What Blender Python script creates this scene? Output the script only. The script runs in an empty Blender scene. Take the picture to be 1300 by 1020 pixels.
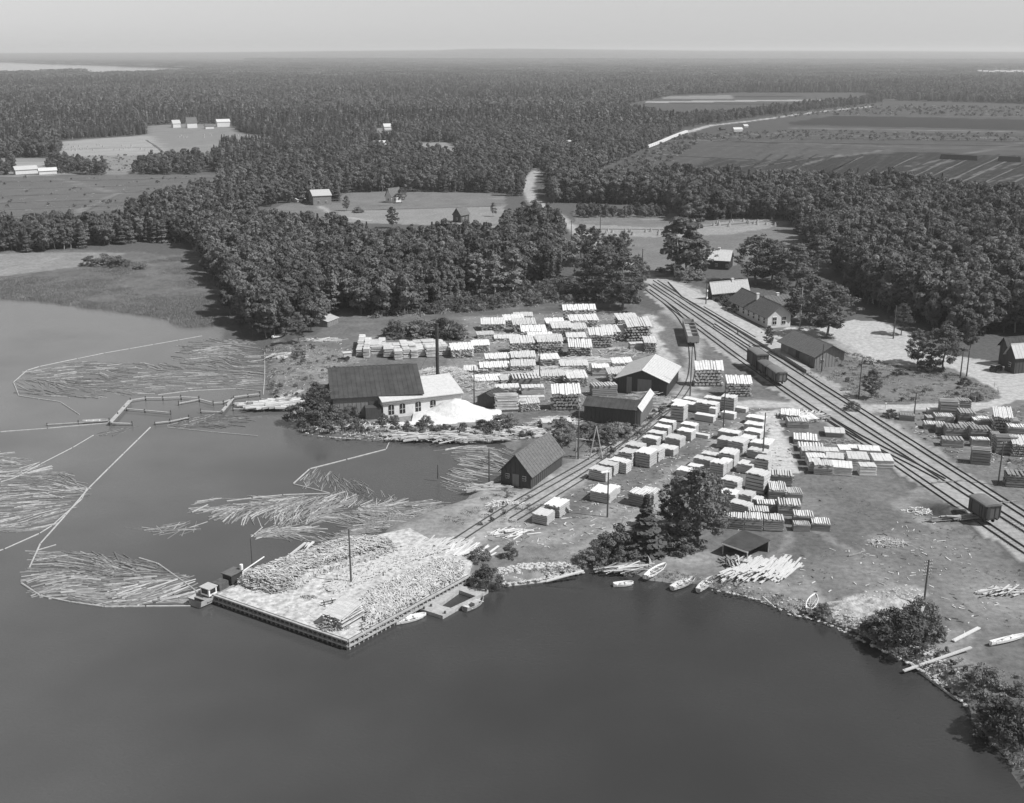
import bpy, bmesh, math, random
import numpy as np
from mathutils import Vector, Matrix
R = math.radians
rng = np.random.default_rng(7)
random.seed(7)
sc = bpy.context.scene
COL = sc.collection

# ------------------------------------------------------------------ camera, sky, sun, exposure
CAM_H = 75.0; FPX = 1450.0; HOR = 66.5
PITCH = math.atan((510 - HOR) / FPX)
cam = bpy.data.cameras.new('camera'); camo = bpy.data.objects.new('camera', cam); COL.objects.link(camo)
camo.location = (0, 0, CAM_H); camo.rotation_euler = (math.pi / 2 - PITCH, 0, 0)
cam.sensor_width = 36; cam.lens = FPX / 1300 * 36; cam.clip_start = 1; cam.clip_end = 60000
sc.camera = camo
SUN_EL = R(50); SUN_AZ = R(108)      # azimuth clockwise from +Y (view direction)
w = bpy.data.worlds.new('World'); sc.world = w; w.use_nodes = True
nt = w.node_tree; nt.nodes.clear()
out = nt.nodes.new('ShaderNodeOutputWorld'); bg = nt.nodes.new('ShaderNodeBackground')
sky = nt.nodes.new('ShaderNodeTexSky'); sky.sky_type = 'NISHITA'; sky.sun_disc = False
sky.sun_elevation = SUN_EL; sky.sun_rotation = SUN_AZ; sky.air_density = 1.0; sky.dust_density = 0.4; sky.altitude = 70
sep = nt.nodes.new('ShaderNodeSeparateColor'); bw = nt.nodes.new('ShaderNodeMix'); bw.inputs[0].default_value = 0.6; bg.inputs[1].default_value = 0.063   # black-and-white film, blue-sensitive
nt.links.new(sky.outputs[0], sep.inputs[0]); nt.links.new(sep.outputs[0], bw.inputs[2]); nt.links.new(sep.outputs[2], bw.inputs[3]); nt.links.new(bw.outputs[0], bg.inputs[0]); nt.links.new(bg.outputs[0], out.inputs[0])
sl = bpy.data.lights.new('sun', 'SUN'); sl.energy = 3.1; sl.angle = R(0.5); sl.color = (1, 1, 1)
so = bpy.data.objects.new('sun', sl); COL.objects.link(so)
sdir = Vector((math.sin(SUN_AZ) * math.cos(SUN_EL), math.cos(SUN_AZ) * math.cos(SUN_EL), math.sin(SUN_EL)))
so.rotation_euler = sdir.to_track_quat('Z', 'Y').to_euler(); so.location = (0, 0, 200)
sc.view_settings.view_transform = 'Standard'; sc.view_settings.look = 'None'
sc.view_settings.exposure = 0.85; sc.view_settings.gamma = 1.0; sc.view_settings.use_curve_mapping = False
sc.render.engine = 'CYCLES'
sc.cycles.max_bounces = 5; sc.cycles.diffuse_bounces = 2; sc.cycles.glossy_bounces = 2
sc.cycles.transparent_max_bounces = 4; sc.cycles.volume_bounces = 0

# ------------------------------------------------------------------ surveying helpers
CP, SP = math.cos(PITCH), math.sin(PITCH)
def G(px, py, z=0.0):
    """plan position of a spot read off the survey picture at height z"""
    dx = (px - 650) / FPX; dy = (510 - py) / FPX
    ry = CP + dy * SP; rz = -SP + dy * CP
    t = (CAM_H - z) / -rz
    return Vector((dx * t, ry * t, z))
def ZT(px, py, ytop):
    """height of something whose foot is at (px,py) and whose top is seen at ytop"""
    Y = G(px, py).y; dy = (510 - ytop) / FPX
    return CAM_H + (-SP + dy * CP) * Y / (CP + dy * SP)
def project(x, y, z=0.0):
    dz = z - CAM_H
    depth = y * CP - dz * SP; up = y * SP + dz * CP
    return 650 + FPX * x / depth, 510 - FPX * up / depth
def pip(px, py, poly):
    px = np.asarray(px); py = np.asarray(py); c = np.zeros(px.shape, bool)
    n = len(poly); j = n - 1
    for i in range(n):
        xi, yi = poly[i]; xj, yj = poly[j]
        if yi != yj:
            m = ((yi > py) != (yj > py)) & (px < (xj - xi) * (py - yi) / (yj - yi) + xi)
            c ^= m
        j = i
    return c
def seg_dist(x, y, pts):
    d = np.full(np.shape(x), 1e9)
    for a, b in zip(pts[:-1], pts[1:]):
        ax, ay, bx, by = a[0], a[1], b[0], b[1]
        vx, vy = bx - ax, by - ay; L = vx * vx + vy * vy + 1e-9
        t = np.clip(((x - ax) * vx + (y - ay) * vy) / L, 0, 1)
        d = np.minimum(d, np.hypot(x - ax - t * vx, y - ay - t * vy))
    return d
_tab = rng.random((256, 256))
def vnoise(x, y, s):
    x = np.asarray(x) / s; y = np.asarray(y) / s
    xi = np.floor(x).astype(int); yi = np.floor(y).astype(int)
    fx = x - xi; fy = y - yi; fx = fx * fx * (3 - 2 * fx); fy = fy * fy * (3 - 2 * fy)
    a = _tab[xi & 255, yi & 255]; b = _tab[(xi + 1) & 255, yi & 255]; c = _tab[xi & 255, (yi + 1) & 255]; d = _tab[(xi + 1) & 255, (yi + 1) & 255]
    return (a * (1 - fx) + b * fx) * (1 - fy) + (c * (1 - fx) + d * fx) * fy
WZ = -0.8     # water level

# ------------------------------------------------------------------ materials (all neutral: the photograph is black and white)
def mat(name, val, var=0.25, scale=1.0, rough=0.85, fine=None, stretch=None, objrand=0.0, bump=0.0, trans=0.0, attr=None):
    m = bpy.data.materials.new(name); m.use_nodes = True; t = m.node_tree; N = t.nodes; L = t.links
    b = N['Principled BSDF']; b.inputs['Roughness'].default_value = rough
    b.inputs['Specular IOR Level'].default_value = 0.2
    tc = N.new('ShaderNodeTexCoord'); src = tc.outputs['Object']
    if stretch:
        mp = N.new('ShaderNodeMapping'); mp.inputs['Scale'].default_value = stretch; L.new(src, mp.inputs[0]); src = mp.outputs[0]
    n1 = N.new('ShaderNodeTexNoise'); n1.inputs['Scale'].default_value = scale; n1.inputs['Detail'].default_value = 5; n1.inputs['Roughness'].default_value = 0.65
    L.new(src, n1.inputs['Vector'])
    mr = N.new('ShaderNodeMapRange'); mr.inputs[1].default_value = 0.3; mr.inputs[2].default_value = 0.7
    mr.inputs[3].default_value = 1 - var; mr.inputs[4].default_value = 1 + var
    L.new(n1.outputs[0], mr.inputs[0]); cur = mr.outputs[0]
    def mul(a, bb):
        x = N.new('ShaderNodeMath'); x.operation = 'MULTIPLY'
        for k, s in ((0, a), (1, bb)):
            if isinstance(s, (int, float)): x.inputs[k].default_value = s
            else: L.new(s, x.inputs[k])
        return x.outputs[0]
    if objrand:
        oi = N.new('ShaderNodeObjectInfo'); m2 = N.new('ShaderNodeMapRange')
        m2.inputs[3].default_value = 1 - objrand; m2.inputs[4].default_value = 1 + objrand
        L.new(oi.outputs['Random'], m2.inputs[0]); cur = mul(cur, m2.outputs[0])
    if attr:
        a = N.new('ShaderNodeAttribute'); a.attribute_name = attr; cur = mul(cur, a.outputs['Fac'])
    cur = mul(cur, val)
    L.new(cur, b.inputs['Base Color'])
    if bump:
        bp = N.new('ShaderNodeBump'); bp.inputs['Strength'].default_value = bump; bp.inputs['Distance'].default_value = 0.3
        L.new(n1.outputs[0], bp.inputs['Height']); L.new(bp.outputs[0], b.inputs['Normal'])
    if trans:
        tr = N.new('ShaderNodeBsdfTranslucent'); mx = N.new('ShaderNodeMixShader'); mx.inputs[0].default_value = trans
        L.new(cur, tr.inputs[0]); L.new(b.outputs[0], mx.inputs[1]); L.new(tr.outputs[0], mx.inputs[2])
        L.new(mx.outputs[0], N['Material Output'].inputs[0])
    return m
M = {}
M['leaf'] = mat('foliage_broadleaf', 0.14, 0.3, 0.6, 0.7, objrand=0.42, trans=0.3)
M['leaf_pale'] = mat('foliage_pale', 0.19, 0.3, 0.6, 0.7, objrand=0.35, trans=0.3)
M['needle'] = mat('foliage_needle', 0.115, 0.3, 0.6, 0.75, objrand=0.3, trans=0.2)
M['bark'] = mat('bark', 0.16, 0.4, 4)
M['birch'] = mat('birch_bark', 0.5, 0.5, 5)
M['board'] = mat('sawn_board', 0.56, 0.2, 2.5, stretch=(1, 6, 6), objrand=0.22)
M['board2'] = mat('board_edge', 0.44, 0.3, 3, stretch=(1, 1, 12), objrand=0.15)
M['oldboard'] = mat('weathered_board', 0.27, 0.3, 2, stretch=(1, 4, 8), objrand=0.22)
M['pole'] = mat('peeled_log', 0.52, 0.3, 3, stretch=(8, 1, 8), objrand=0.15)
M['barklog'] = mat('bark_log', 0.34, 0.55, 5, stretch=(5, 1, 5), objrand=0.2)
M['drylog'] = mat('floating_log_dry', 0.32, 0.3, 2, objrand=0.3)
M['wetlog'] = mat('floating_log', 0.17, 0.35, 2, objrand=0.35, rough=0.6)
M['boom'] = mat('boom_log', 0.34, 0.2, 1.5)
M['billet'] = mat('split_billet', 0.47, 0.45, 1.2)
M['darkwood'] = mat('dark_boarded_wall', 0.07, 0.25, 1.2, stretch=(7, 7, 0.4))
M['midwood'] = mat('grey_boarded_wall', 0.2, 0.22, 1.2, stretch=(7, 7, 0.4))
M['felt'] = mat('roofing_felt', 0.058, 0.3, 0.5)
M['felt2'] = mat('worn_roofing_felt', 0.12, 0.25, 1.2, stretch=(1, 3, 1))
M['tin'] = mat('pale_sheet_roof', 0.5, 0.12, 1.5, 0.55)
M['tin2'] = mat('grey_sheet_roof', 0.4, 0.12, 2, 0.6)
M['plaster'] = mat('white_plaster', 0.6, 0.1, 1.2)
M['white'] = mat('white_paint', 0.75, 0.08, 2, 0.5)
M['pane'] = mat('dark_window_pane', 0.03, 0.2, 2, 0.15)
M['sawdust'] = mat('sawdust', 0.6, 0.1, 1.2, bump=0.6)
M['chips'] = mat('bark_and_chips', 0.42, 0.5, 1.3)
M['sand'] = mat('bank_sand', 0.36, 0.4, 1.6, bump=0.8)
M['stone'] = mat('shore_stone', 0.42, 0.35, 2.5, objrand=0.1)
M['rail'] = mat('rail_steel', 0.06, 0.2, 2, 0.45)
M['sleeper'] = mat('sleeper_wood', 0.22, 0.3, 3)
M['gravel'] = mat('gravel_ground', 0.36, 0.25, 0.8)
M['iron'] = mat('dark_iron', 0.05, 0.25, 3, 0.5)
M['tarred'] = mat('tarred_timber', 0.09, 0.35, 2)
M['waler'] = mat('grey_timber', 0.34, 0.25, 2)
M['carpaint'] = mat('wagon_paint', 0.1, 0.15, 1.5, 0.6, stretch=(6, 6, 0.5))
M['carpaint2'] = mat('wagon_paint_grey', 0.17, 0.15, 1.5, 0.6, stretch=(6, 6, 0.5))
M['roofcar'] = mat('wagon_roof', 0.15, 0.15, 1.5)
M['cloth'] = mat('dark_cloth', 0.06, 0.2, 6)
M['skin'] = mat('skin', 0.35, 0.1, 6)
M['grass'] = mat('grass_tuft', 0.3, 0.2, 1.0, objrand=0.4, trans=0.2)
M['reed'] = mat('reed', 0.22, 0.3, 1.0, objrand=0.3, trans=0.2)
M['leaf_near'] = mat('foliage_near', 0.15, 0.3, 0.6, 0.7, objrand=0.3, trans=0.32)
M['leaf_far'] = mat('foliage_far', 0.15, 0.3, 0.6, 0.7, objrand=0.4, trans=0.3)
M['furrow'] = mat('peat_furrow', 0.025, 0.4, 0.2)
M['ridge'] = mat('grass_ridge', 0.1, 0.5, 0.15)
M['far_wall'] = mat('distant_wall', 0.3, 0.2, 1)
M['hay'] = mat('hay', 0.28, 0.2, 1)
M['peat'] = mat('peat_stack', 0.02, 0.3, 1)

# ------------------------------------------------------------------ mesh helpers
class MB:
    def __init__(s): s.v = []; s.f = []; s.mi = []; s.cur = 0
    def add(s, vs, fs):
        o = len(s.v); s.v += [tuple(p) for p in vs]; s.f += [tuple(i + o for i in f) for f in fs]; s.mi += [s.cur] * len(fs)
    def box(s, c, d, rz=0.0, ry=0.0, rx=0.0):
        hx, hy, hz = d[0] / 2, d[1] / 2, d[2] / 2
        P = [Vector((x * hx, y * hy, z * hz)) for z in (-1, 1) for y in (-1, 1) for x in (-1, 1)]
        if rz or ry or rx:
            m = Matrix.Rotation(rz, 3, 'Z') @ Matrix.Rotation(ry, 3, 'Y') @ Matrix.Rotation(rx, 3, 'X'); P = [m @ p for p in P]
        c = Vector(c)
        s.add([p + c for p in P], [(0, 2, 3, 1), (4, 5, 7, 6), (0, 1, 5, 4), (2, 6, 7, 3), (0, 4, 6, 2), (1, 3, 7, 5)])
    def tube(s, a, b, r0, r1=None, n=6, cap=True):
        a = Vector(a); b = Vector(b); r1 = r0 if r1 is None else r1
        d = (b - a); q = d.to_track_quat('Z', 'Y').to_matrix()
        vs = []
        for p, r in ((a, r0), (b, r1)):
            for k in range(n):
                t = 2 * math.pi * k / n; vs.append(p + q @ Vector((r * math.cos(t), r * math.sin(t), 0)))
        fs = [(k, (k + 1) % n, n + (k + 1) % n, n + k) for k in range(n)]
        if cap: fs += [tuple(range(n - 1, -1, -1)), tuple(range(n, 2 * n))]
        s.add(vs, fs)
    def prism(s, poly, z0, z1):
        n = len(poly); vs = [(p[0], p[1], z0) for p in poly] + [(p[0], p[1], z1) for p in poly]
        area = sum(poly[i][0] * poly[(i + 1) % n][1] - poly[(i + 1) % n][0] * poly[i][1] for i in range(n))
        fs = [(k, (k + 1) % n, n + (k + 1) % n, n + k) for k in range(n)] + [tuple(range(n - 1, -1, -1)), tuple(range(n, 2 * n))]
        if area < 0: fs = [f[::-1] for f in fs]
        s.add(vs, fs)
    def mesh(s, name, m, smooth=False):
        me = bpy.data.meshes.new(name); me.from_pydata(s.v, [], s.f)
        for x in (m if isinstance(m, (list, tuple)) else [m]): me.materials.append(x)
        if isinstance(m, (list, tuple)): me.polygons.foreach_set('material_index', s.mi)
        if smooth: me.polygons.foreach_set('use_smooth', [True] * len(me.polygons))
        me.update(); return me
    def obj(s, name, m, parent=None, loc=None, rz=0.0, smooth=False):
        return link(name, s.mesh(name, m, smooth), parent, loc, rz)
def link(name, me, parent=None, loc=None, rz=0.0):
    o = bpy.data.objects.new(name, me); COL.objects.link(o)
    if parent is not None: o.parent = parent
    if loc is not None: o.location = loc
    o.rotation_euler.z = rz
    return o
def tag(o, label=None, cat=None, group=None, kind=None):
    if label: o['label'] = label
    if cat: o['category'] = cat
    if group: o['group'] = group
    if kind: o['kind'] = kind
    return o
def empty(name, loc, rz=0.0, label=None, cat=None, group=None):
    o = bpy.data.objects.new(name, None); COL.objects.link(o); o.location = loc; o.rotation_euler.z = rz
    o.empty_display_size = 0.3
    return tag(o, label, cat, group)
def copy_tree(root, loc, rz=0.0, scale=None, label=None, group=None):
    r = root.copy(); COL.objects.link(r); r.location = loc; r.rotation_euler.z = rz
    if scale is not None: r.scale = scale
    if label: r['label'] = label
    if group: r['group'] = group
    for ch in root.children:
        c = ch.copy(); COL.objects.link(c); c.parent = r
        for g in ch.children:
            d = g.copy(); COL.objects.link(d); d.parent = c
    return r
def quadmesh(name, C, U, V, m):
    """one mesh of many quads: centre C, half axes U and V (n,3)"""
    n = len(C); P = np.empty((n, 4, 3)); P[:, 0] = C - U - V; P[:, 1] = C + U - V; P[:, 2] = C + U + V; P[:, 3] = C - U + V
    me = bpy.data.meshes.new(name); me.vertices.add(n * 4); me.vertices.foreach_set('co', P.reshape(-1))
    me.loops.add(n * 4); me.loops.foreach_set('vertex_index', np.arange(n * 4, dtype=np.int32))
    me.polygons.add(n); me.polygons.foreach_set('loop_start', np.arange(0, n * 4, 4, dtype=np.int32))
    me.materials.append(m); me.update(calc_edges=True); return me
ORD = ['nearest', 'second', 'third', 'fourth', 'fifth', 'sixth', 'seventh', 'eighth', 'ninth', 'tenth', 'eleventh', 'twelfth', 'thirteenth', 'fourteenth']

# ------------------------------------------------------------------ terrain outlines (surveyed)
LAND = [(-900, 67), (2300, 67), (2300, 1500), (1400, 1300), (1330, 1040), (1262, 945), (1236, 905), (1220, 884), (1202, 871), (1178, 853), (1154, 840), (1127, 826),
        (1097, 813), (1077, 803), (1050, 791), (1026, 783), (1006, 781), (989, 771), (958, 759), (928, 752), (904, 748), (880, 745), (849, 742), (816, 736), (777, 727),
        (741, 726), (690, 734), (640, 741), (594, 737), (500, 745), (430, 700), (440, 691), (480, 676), (520, 660), (560, 645), (592, 634), (612, 622), (632, 606), (652, 585), (655, 573), (630, 565),
        (580, 561), (520, 559), (480, 558), (440, 557), (405, 554), (384, 547), (376, 532), (368, 520), (345, 518), (337, 500), (336, 470), (334, 449), (345, 440), (365, 434),
        (350, 428), (325, 425), (305, 414), (290, 404), (275, 398), (200, 393), (130, 386), (60, 374), (0, 366), (-120, 352), (-500, 345), (-900, 340)]
FARLAKE = [(-300, 79), (0, 79), (60, 81), (130, 83), (170, 84.5), (255, 87), (262, 89), (230, 92.5), (150, 96), (100, 97), (96, 92), (0, 95), (-300, 96)]
FIELDS = {  # clearings in the wood: outline, albedo
    'left_field': ([(-300, 226), (0, 226), (74, 223), (135, 222), (200, 220), (281, 222), (272, 243), (250, 262), (165, 280), (168, 300), (60, 296), (-300, 300)], 0.125),
    'farm_field': ([(70, 180), (130, 177), (190, 171), (291, 168), (345, 176), (349, 186), (283, 187), (250, 200), (245, 212), (160, 222), (70, 222), (70, 206), (-300, 206), (-300, 201), (70, 201)], 0.22),
    'village': ([(186, 160), (230, 158), (296, 158), (304, 171), (300, 176), (186, 176)], 0.2),
    'mid_field': ([(300, 282), (365, 258), (430, 257), (432, 246), (500, 243), (642, 246), (642, 282), (690, 300), (640, 312), (585, 300), (540, 284), (430, 284), (350, 286)], 0.17),
    'glade': ([(528, 181), (575, 181), (590, 196), (572, 206), (535, 204), (520, 190)], 0.24),
    'house_yard': ([(478, 163), (500, 163), (503, 180), (474, 180)], 0.22), 'low_yard': ([(466, 184), (497, 184), (498, 201), (462, 200)], 0.22), 'line_yard': ([(716, 184), (730, 184), (731, 196), (714, 196)], 0.22), 'far_yard': ([(398, 93), (412, 93), (414, 99), (394, 99)], 0.25),
    'east_field': ([(728, 268), (880, 272), (1000, 270), (1015, 300), (1000, 330), (860, 345), (820, 352), (790, 320), (735, 300)], 0.17),
    'bog': ([(695, 236), (775, 212), (819, 190), (845, 176), (870, 166), (800, 143), (785, 135), (860, 121), (940, 118), (1097, 118), (1130, 128), (1300, 132), (1800, 134), (1800, 262), (1250, 258), (1150, 244), (1050, 244), (940, 240), (860, 232), (760, 242)], 0.07),
    'right_clearing': ([(1240, 91), (1310, 90), (1310, 97), (1236, 97)], 0.4),
}
# trees by region: outline of the ground they stand on
WOODS = {
    'field_edge': [(733, 269), (800, 270), (846, 273), (846, 277), (733, 277)],
    'roadside': [(640, 296), (668, 282), (690, 284), (706, 296), (718, 318), (716, 334), (690, 340), (650, 334)],
    'strip': [(-200, 300), (0, 298), (60, 292), (165, 300), (172, 309), (60, 319), (-200, 324)],
    'left': [(165, 278), (250, 262), (283, 262), (330, 286), (352, 300), (300, 324), (268, 332), (258, 322), (230, 310), (175, 307)],
    'peninsula': [(262, 324), (330, 300), (430, 312), (560, 322), (650, 320), (690, 316), (712, 335), (706, 360), (640, 366), (575, 376), (540, 398), (462, 404), (430, 388), (404, 420), (372, 430), (330, 424), (292, 400), (300, 372), (262, 350)],
    'east': [(695, 240), (780, 246), (860, 238), (940, 247), (1050, 250), (1150, 250), (1250, 266), (1500, 280), (1500, 500), (1340, 452), (1298, 422), (1262, 424), (1226, 434), (1190, 424), (1158, 406), (1112, 396), (1085, 380), (1062, 345), (1020, 305), (1000, 280), (940, 278), (870, 282), (846, 262), (735, 258), (700, 258)],
    'farm_wood': [(-300, 182), (0, 181), (72, 180), (76, 200), (0, 201), (-300, 202)],
    'farm_row': [(60, 212), (85, 208), (135, 218), (132, 223), (62, 220)],
    'farm_row2': [(166, 218), (250, 202), (262, 214), (250, 222), (170, 222)],
    'farm_row3': [(0, 215), (18, 214), (18, 222), (0, 223)],
    'bog_row': [(795, 141), (860, 151), (925, 147), (1010, 137), (1090, 129), (1120, 124), (1122, 130), (1090, 134), (1010, 143), (925, 154), (870, 163), (840, 166), (790, 150)],
    'field_hedge': [(205, 258), (240, 240), (262, 232), (268, 238), (245, 255), (225, 262)],
}
NORTH = [(-1200, 66.9), (2500, 66.9), (2500, 130), (1300, 134), (1180, 133), (1120, 132), (1097, 120), (940, 119), (860, 122), (787, 138), (800, 144), (868, 165), (819, 190), (775, 211), (695, 240), (693, 222), (688, 214),
         (676, 214), (664, 232), (662, 250), (640, 251), (500, 247), (432, 248), (428, 257), (365, 262), (335, 272), (275, 262), (283, 222), (262, 214), (281, 188), (349, 187), (347, 175), (300, 167), (186, 171), (75, 178), (-1200, 178)]
def hz(x, y):
    """rolling far country; flat round the lake"""
    x = np.asarray(x, float); y = np.asarray(y, float)
    px = 650 + FPX * x / np.maximum(y, 1)
    tgt = np.interp(px, [-900, 0, 190, 300, 430, 560, 600, 660, 710, 820, 900, 1100, 1300, 2200], [67.8, 67.8, 67.3, 66.6, 65.3, 64.6, 62.8, 62.6, 63.0, 64.2, 65.0, 65.6, 66.3, 66.3])
    top = 75 + (HOR - tgt) * 17000 / FPX - 14
    t = np.clip((y - 10500) / 6500, 0, 1); t = t * t * (3 - 2 * t)
    far = np.clip((y - 4500) / 5000, 0, 1)
    und = (vnoise(x, y, 1900) - 0.3) * 26 * far * (px > 330)
    return t * top + und * (1 - t * 0.6)

def axis(lo_far, lo, hi, hi_far, step, g):
    mid = list(np.arange(lo, hi + 1e-6, step)); a = []; x = lo; s = step
    while x > lo_far: s *= g; x -= s; a.append(x)
    b = []; x = hi; s = step
    while x < hi_far: s *= g; x += s; b.append(x)
    return np.array(a[::-1] + mid + b)
xs = axis(-13000, -150, 170, 13000, 0.9, 1.035)
ys = axis(60, 128, 420, 19500, 0.9, 1.015)
X, Y = np.meshgrid(xs, ys)
def warp(s, a): return (vnoise(X + 31, Y + 7, s) - .5) * a, (vnoise(X - 91, Y + 57, s) - .5) * a
w1, w2 = warp(2.5, 1.8); w3, w4 = warp(9, 2.0)
XW, YW = X + w1 + w3, Y + w2 + w4
PX, PY = project(XW, YW, np.zeros_like(X))
PXW, PYW = project(XW, YW, np.full_like(X, WZ))
land = pip(PXW, PYW, LAND); far = pip(PX, PY, FARLAKE)
land &= ~far
# soft shoreline: distance to the shore polyline
shore_pts = [G(a, b, WZ) for a, b in LAND[4:]]
sd = seg_dist(XW, YW, [(p.x, p.y) for p in shore_pts])
h = np.where(land, np.clip(-0.95 + sd * 0.42, -0.95, 0.0), np.clip(-0.95 - sd * 0.3, -2.2, -0.9))
h = np.where(far, -1.6, h)
h = np.where(land & (PY < 336) & (PY > 300) & False, -0.3, h)
marsh = pip(PX, PY, [(-900, 300), (0, 320), (60, 318), (150, 318), (262, 326), (300, 372), (292, 405), (200, 396), (0, 368), (-900, 345)])
h = np.where(marsh & land, np.minimum(h, -0.5 + 0.2 * vnoise(X, Y, 14)), h)
h += hz(X, Y) + np.where(land & ~marsh, (vnoise(X, Y, 6) - .5) * 0.10 * (Y < 700), 0)

ALB = np.full(X.shape, 0.10)
mott = vnoise(X, Y, 7) * .5 + vnoise(X, Y, 2.3) * .5
def paint(poly, v, var=0.25, rough=None):
    m = pip(PX, PY, poly)
    ALB[m] = (v * (1 + (mott - .5) * 2 * var))[m]
def stroke(pts, wd, v, var=0.3, blend=1.0, fade=0.35):
    d = seg_dist(XW, YW, [(G(*p).x, G(*p).y) for p in pts]); a = np.clip((wd / 2 * (1 + fade) - d) / (wd * fade + .01), 0, 1) * blend
    np.copyto(ALB, ALB * (1 - a) + a * v * (1 + (mott - .5) * 2 * var))
for k, (p, v) in FIELDS.items(): paint(p, v, 0.18)
# bog: bare peat cuttings
for p, v in (([(940, 205), (1180, 193), (1300, 200), (1400, 205), (1400, 225), (1250, 250), (1150, 240), (940, 232), (880, 210), (905, 200)], 0.03),
             ([(1000, 156), (1060, 147), (1300, 152), (1500, 156), (1500, 168), (1300, 165), (1100, 160), (1000, 158)], 0.028),
             ([(930, 122.5), (1020, 122.2), (1020, 124), (930, 124)], 0.03), ([(850, 130), (1010, 131), (1060, 128), (1010, 134), (850, 132)], 0.06),
             ([(980, 205), (1150, 193), (1300, 198), (1300, 220), (1200, 238), (1130, 238)], 0.024),
             ([(820, 129), (1080, 126), (1080, 127.5), (820, 131)], 0.3), ([(840, 122.5), (930, 121), (930, 126), (840, 126)], 0.2)): paint(p, v, 0.15)
for a, b in (((1150, 212), (1300, 181)), ((1100, 232), (1240, 196)), ((1180, 234), (1300, 206)), ((1220, 240), (1300, 222)), ((1000, 215), (1070, 196)), ((1000, 172), (1300, 176)), ((900, 176), (1000, 168)), ((1060, 200), (1130, 190))):
    stroke([a, b], 3.5, 0.17, 0.3, 0.8)
stroke([(860, 172), (900, 160), (960, 153), (1040, 142), (1110, 135)], 7, 0.42, 0.2)
stroke([(0, 224), (75, 222)], 6, 0.3); stroke([(186, 180), (212, 196)], 5, 0.32); stroke([(70, 226), (150, 246), (90, 272)], 3, 0.2)
for i in range(26):      # drainage furrows over the bog and the near hayfields
    stroke([(900 + i * 26, 246), (985 + i * 22, 178 + (i % 3) * 4)], 1.5, 0.10 if i % 2 else 0.03, 0.4, 0.6)
for i in range(9): stroke([(790 + i * 20, 214), (900 + i * 22, 172 + i)], 2.0, 0.11, 0.3, 0.5)
for i in range(7): stroke([(-60, 234 + i * 8.5), (270, 226 + i * 6.5)], 2.2, 0.17 if i % 2 else 0.09, 0.5, 0.5)
for i in range(6): stroke([(78, 182 + i * 3), (205 + 5 * i, 176 + i * 3.2)], 2.5, 0.14 if i % 2 else .3, 0.4, 0.6)
for i in range(5): stroke([(425, 256 + i * 6), (640, 252 + i * 7)], 1.6, 0.11 if i % 2 else .22, 0.4, 0.6)
for i in range(5): stroke([(740, 282 + i * 4), (1000, 273 + i * 6)], 1.8, 0.12 if i % 2 else .25, 0.4, 0.6)
stroke([(880, 178), (1010, 182), (1180, 188), (1310, 190)], 7, 0.13, 0.5, .8); stroke([(880, 176), (1000, 177), (1310, 181)], 5, 0.04, 0.5, .7); stroke([(1010, 163), (1310, 168)], 14, 0.16, 0.6, .8)
paint([(-300, 206), (60, 206), (66, 220), (-300, 222)], 0.28, 0.2)
paint([(74, 180), (190, 172), (215, 197), (76, 199)], 0.3, 0.2)
paint([(220, 188), (340, 176), (300, 170), (196, 173)], 0.2, 0.1)
paint([(430, 268), (640, 262), (640, 283), (600, 288), (430, 282)], 0.24, 0.15)
paint([(735, 285), (860, 290), (1000, 272), (1000, 285), (940, 296), (860, 302), (740, 300)], 0.27, 0.2)
paint([(600, 292), (640, 285), (672, 296), (690, 306), (650, 308)], 0.26, 0.2)
# marsh and reed bed
paint([(-900, 300), (0, 320), (60, 318), (150, 318), (262, 326), (300, 372), (292, 405), (200, 396), (0, 368), (-900, 345)], 0.14, 0.3)
paint([(-400, 318), (0, 322), (60, 320), (155, 320), (150, 330), (90, 338), (0, 350), (-400, 350)], 0.24, 0.2)
paint([(262, 318), (290, 320), (300, 330), (270, 332)], 0.26, 0.2)
# peninsula, yards and working ground
YARD = [(336, 440), (400, 425), (430, 400), (560, 402), (600, 395), (720, 385), (800, 385), (850, 400), (940, 470), (1060, 545), (1135, 600), (1300, 720), (1320, 1100), (1250, 925), (1100, 812), (1026, 782), (904, 748),
        (741, 722), (594, 738), (440, 690), (592, 634), (650, 585), (640, 566), (400, 553), (370, 522), (340, 515)]
paint(YARD, 0.145, 0.28)
paint([(430, 392), (560, 388), (720, 372), (800, 380), (800, 395), (600, 402), (430, 412)], 0.13, 0.3)
paint([(560, 372), (640, 364), (720, 362), (800, 372), (800, 392), (600, 400), (545, 400)], 0.12, 0.4)
paint([(336, 450), (420, 440), (470, 455), (420, 470), (415, 500), (342, 500)], 0.2, 0.35)
paint([(586, 402), (700, 398), (830, 400), (840, 470), (780, 500), (730, 520), (640, 525), (560, 500), (575, 440)], 0.19, 0.4)
paint([(330, 500), (376, 500), (420, 515), (410, 540), (370, 522), (335, 518)], 0.3, 0.3)
paint([(480, 505), (640, 500), (650, 540), (560, 548), (470, 538)], 0.24, 0.4)
paint([(560, 545), (655, 545), (660, 572), (560, 562)], 0.24, 0.5)
paint([(430, 692), (560, 640), (620, 618), (700, 628), (720, 640), (640, 690), (600, 735), (500, 745)], 0.26, 0.35)
paint([(600, 690), (700, 662), (800, 640), (870, 600), (900, 620), (850, 660), (760, 690), (740, 722), (600, 735)], 0.19, 0.3)
paint([(1058, 785), (1062, 765), (1095, 748), (1150, 742), (1180, 752), (1175, 770), (1130, 790), (1095, 810)], 0.4, 0.4)
paint([(790, 715), (860, 700), (1000, 705), (1060, 770), (1000, 778), (905, 746), (800, 732)], 0.24, 0.5)
paint([(1130, 640), (1180, 612), (1235, 660), (1180, 676)], 0.2, 0.6)
paint([(1150, 800), (1230, 800), (1260, 880), (1200, 865)], 0.22, 0.5)
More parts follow.
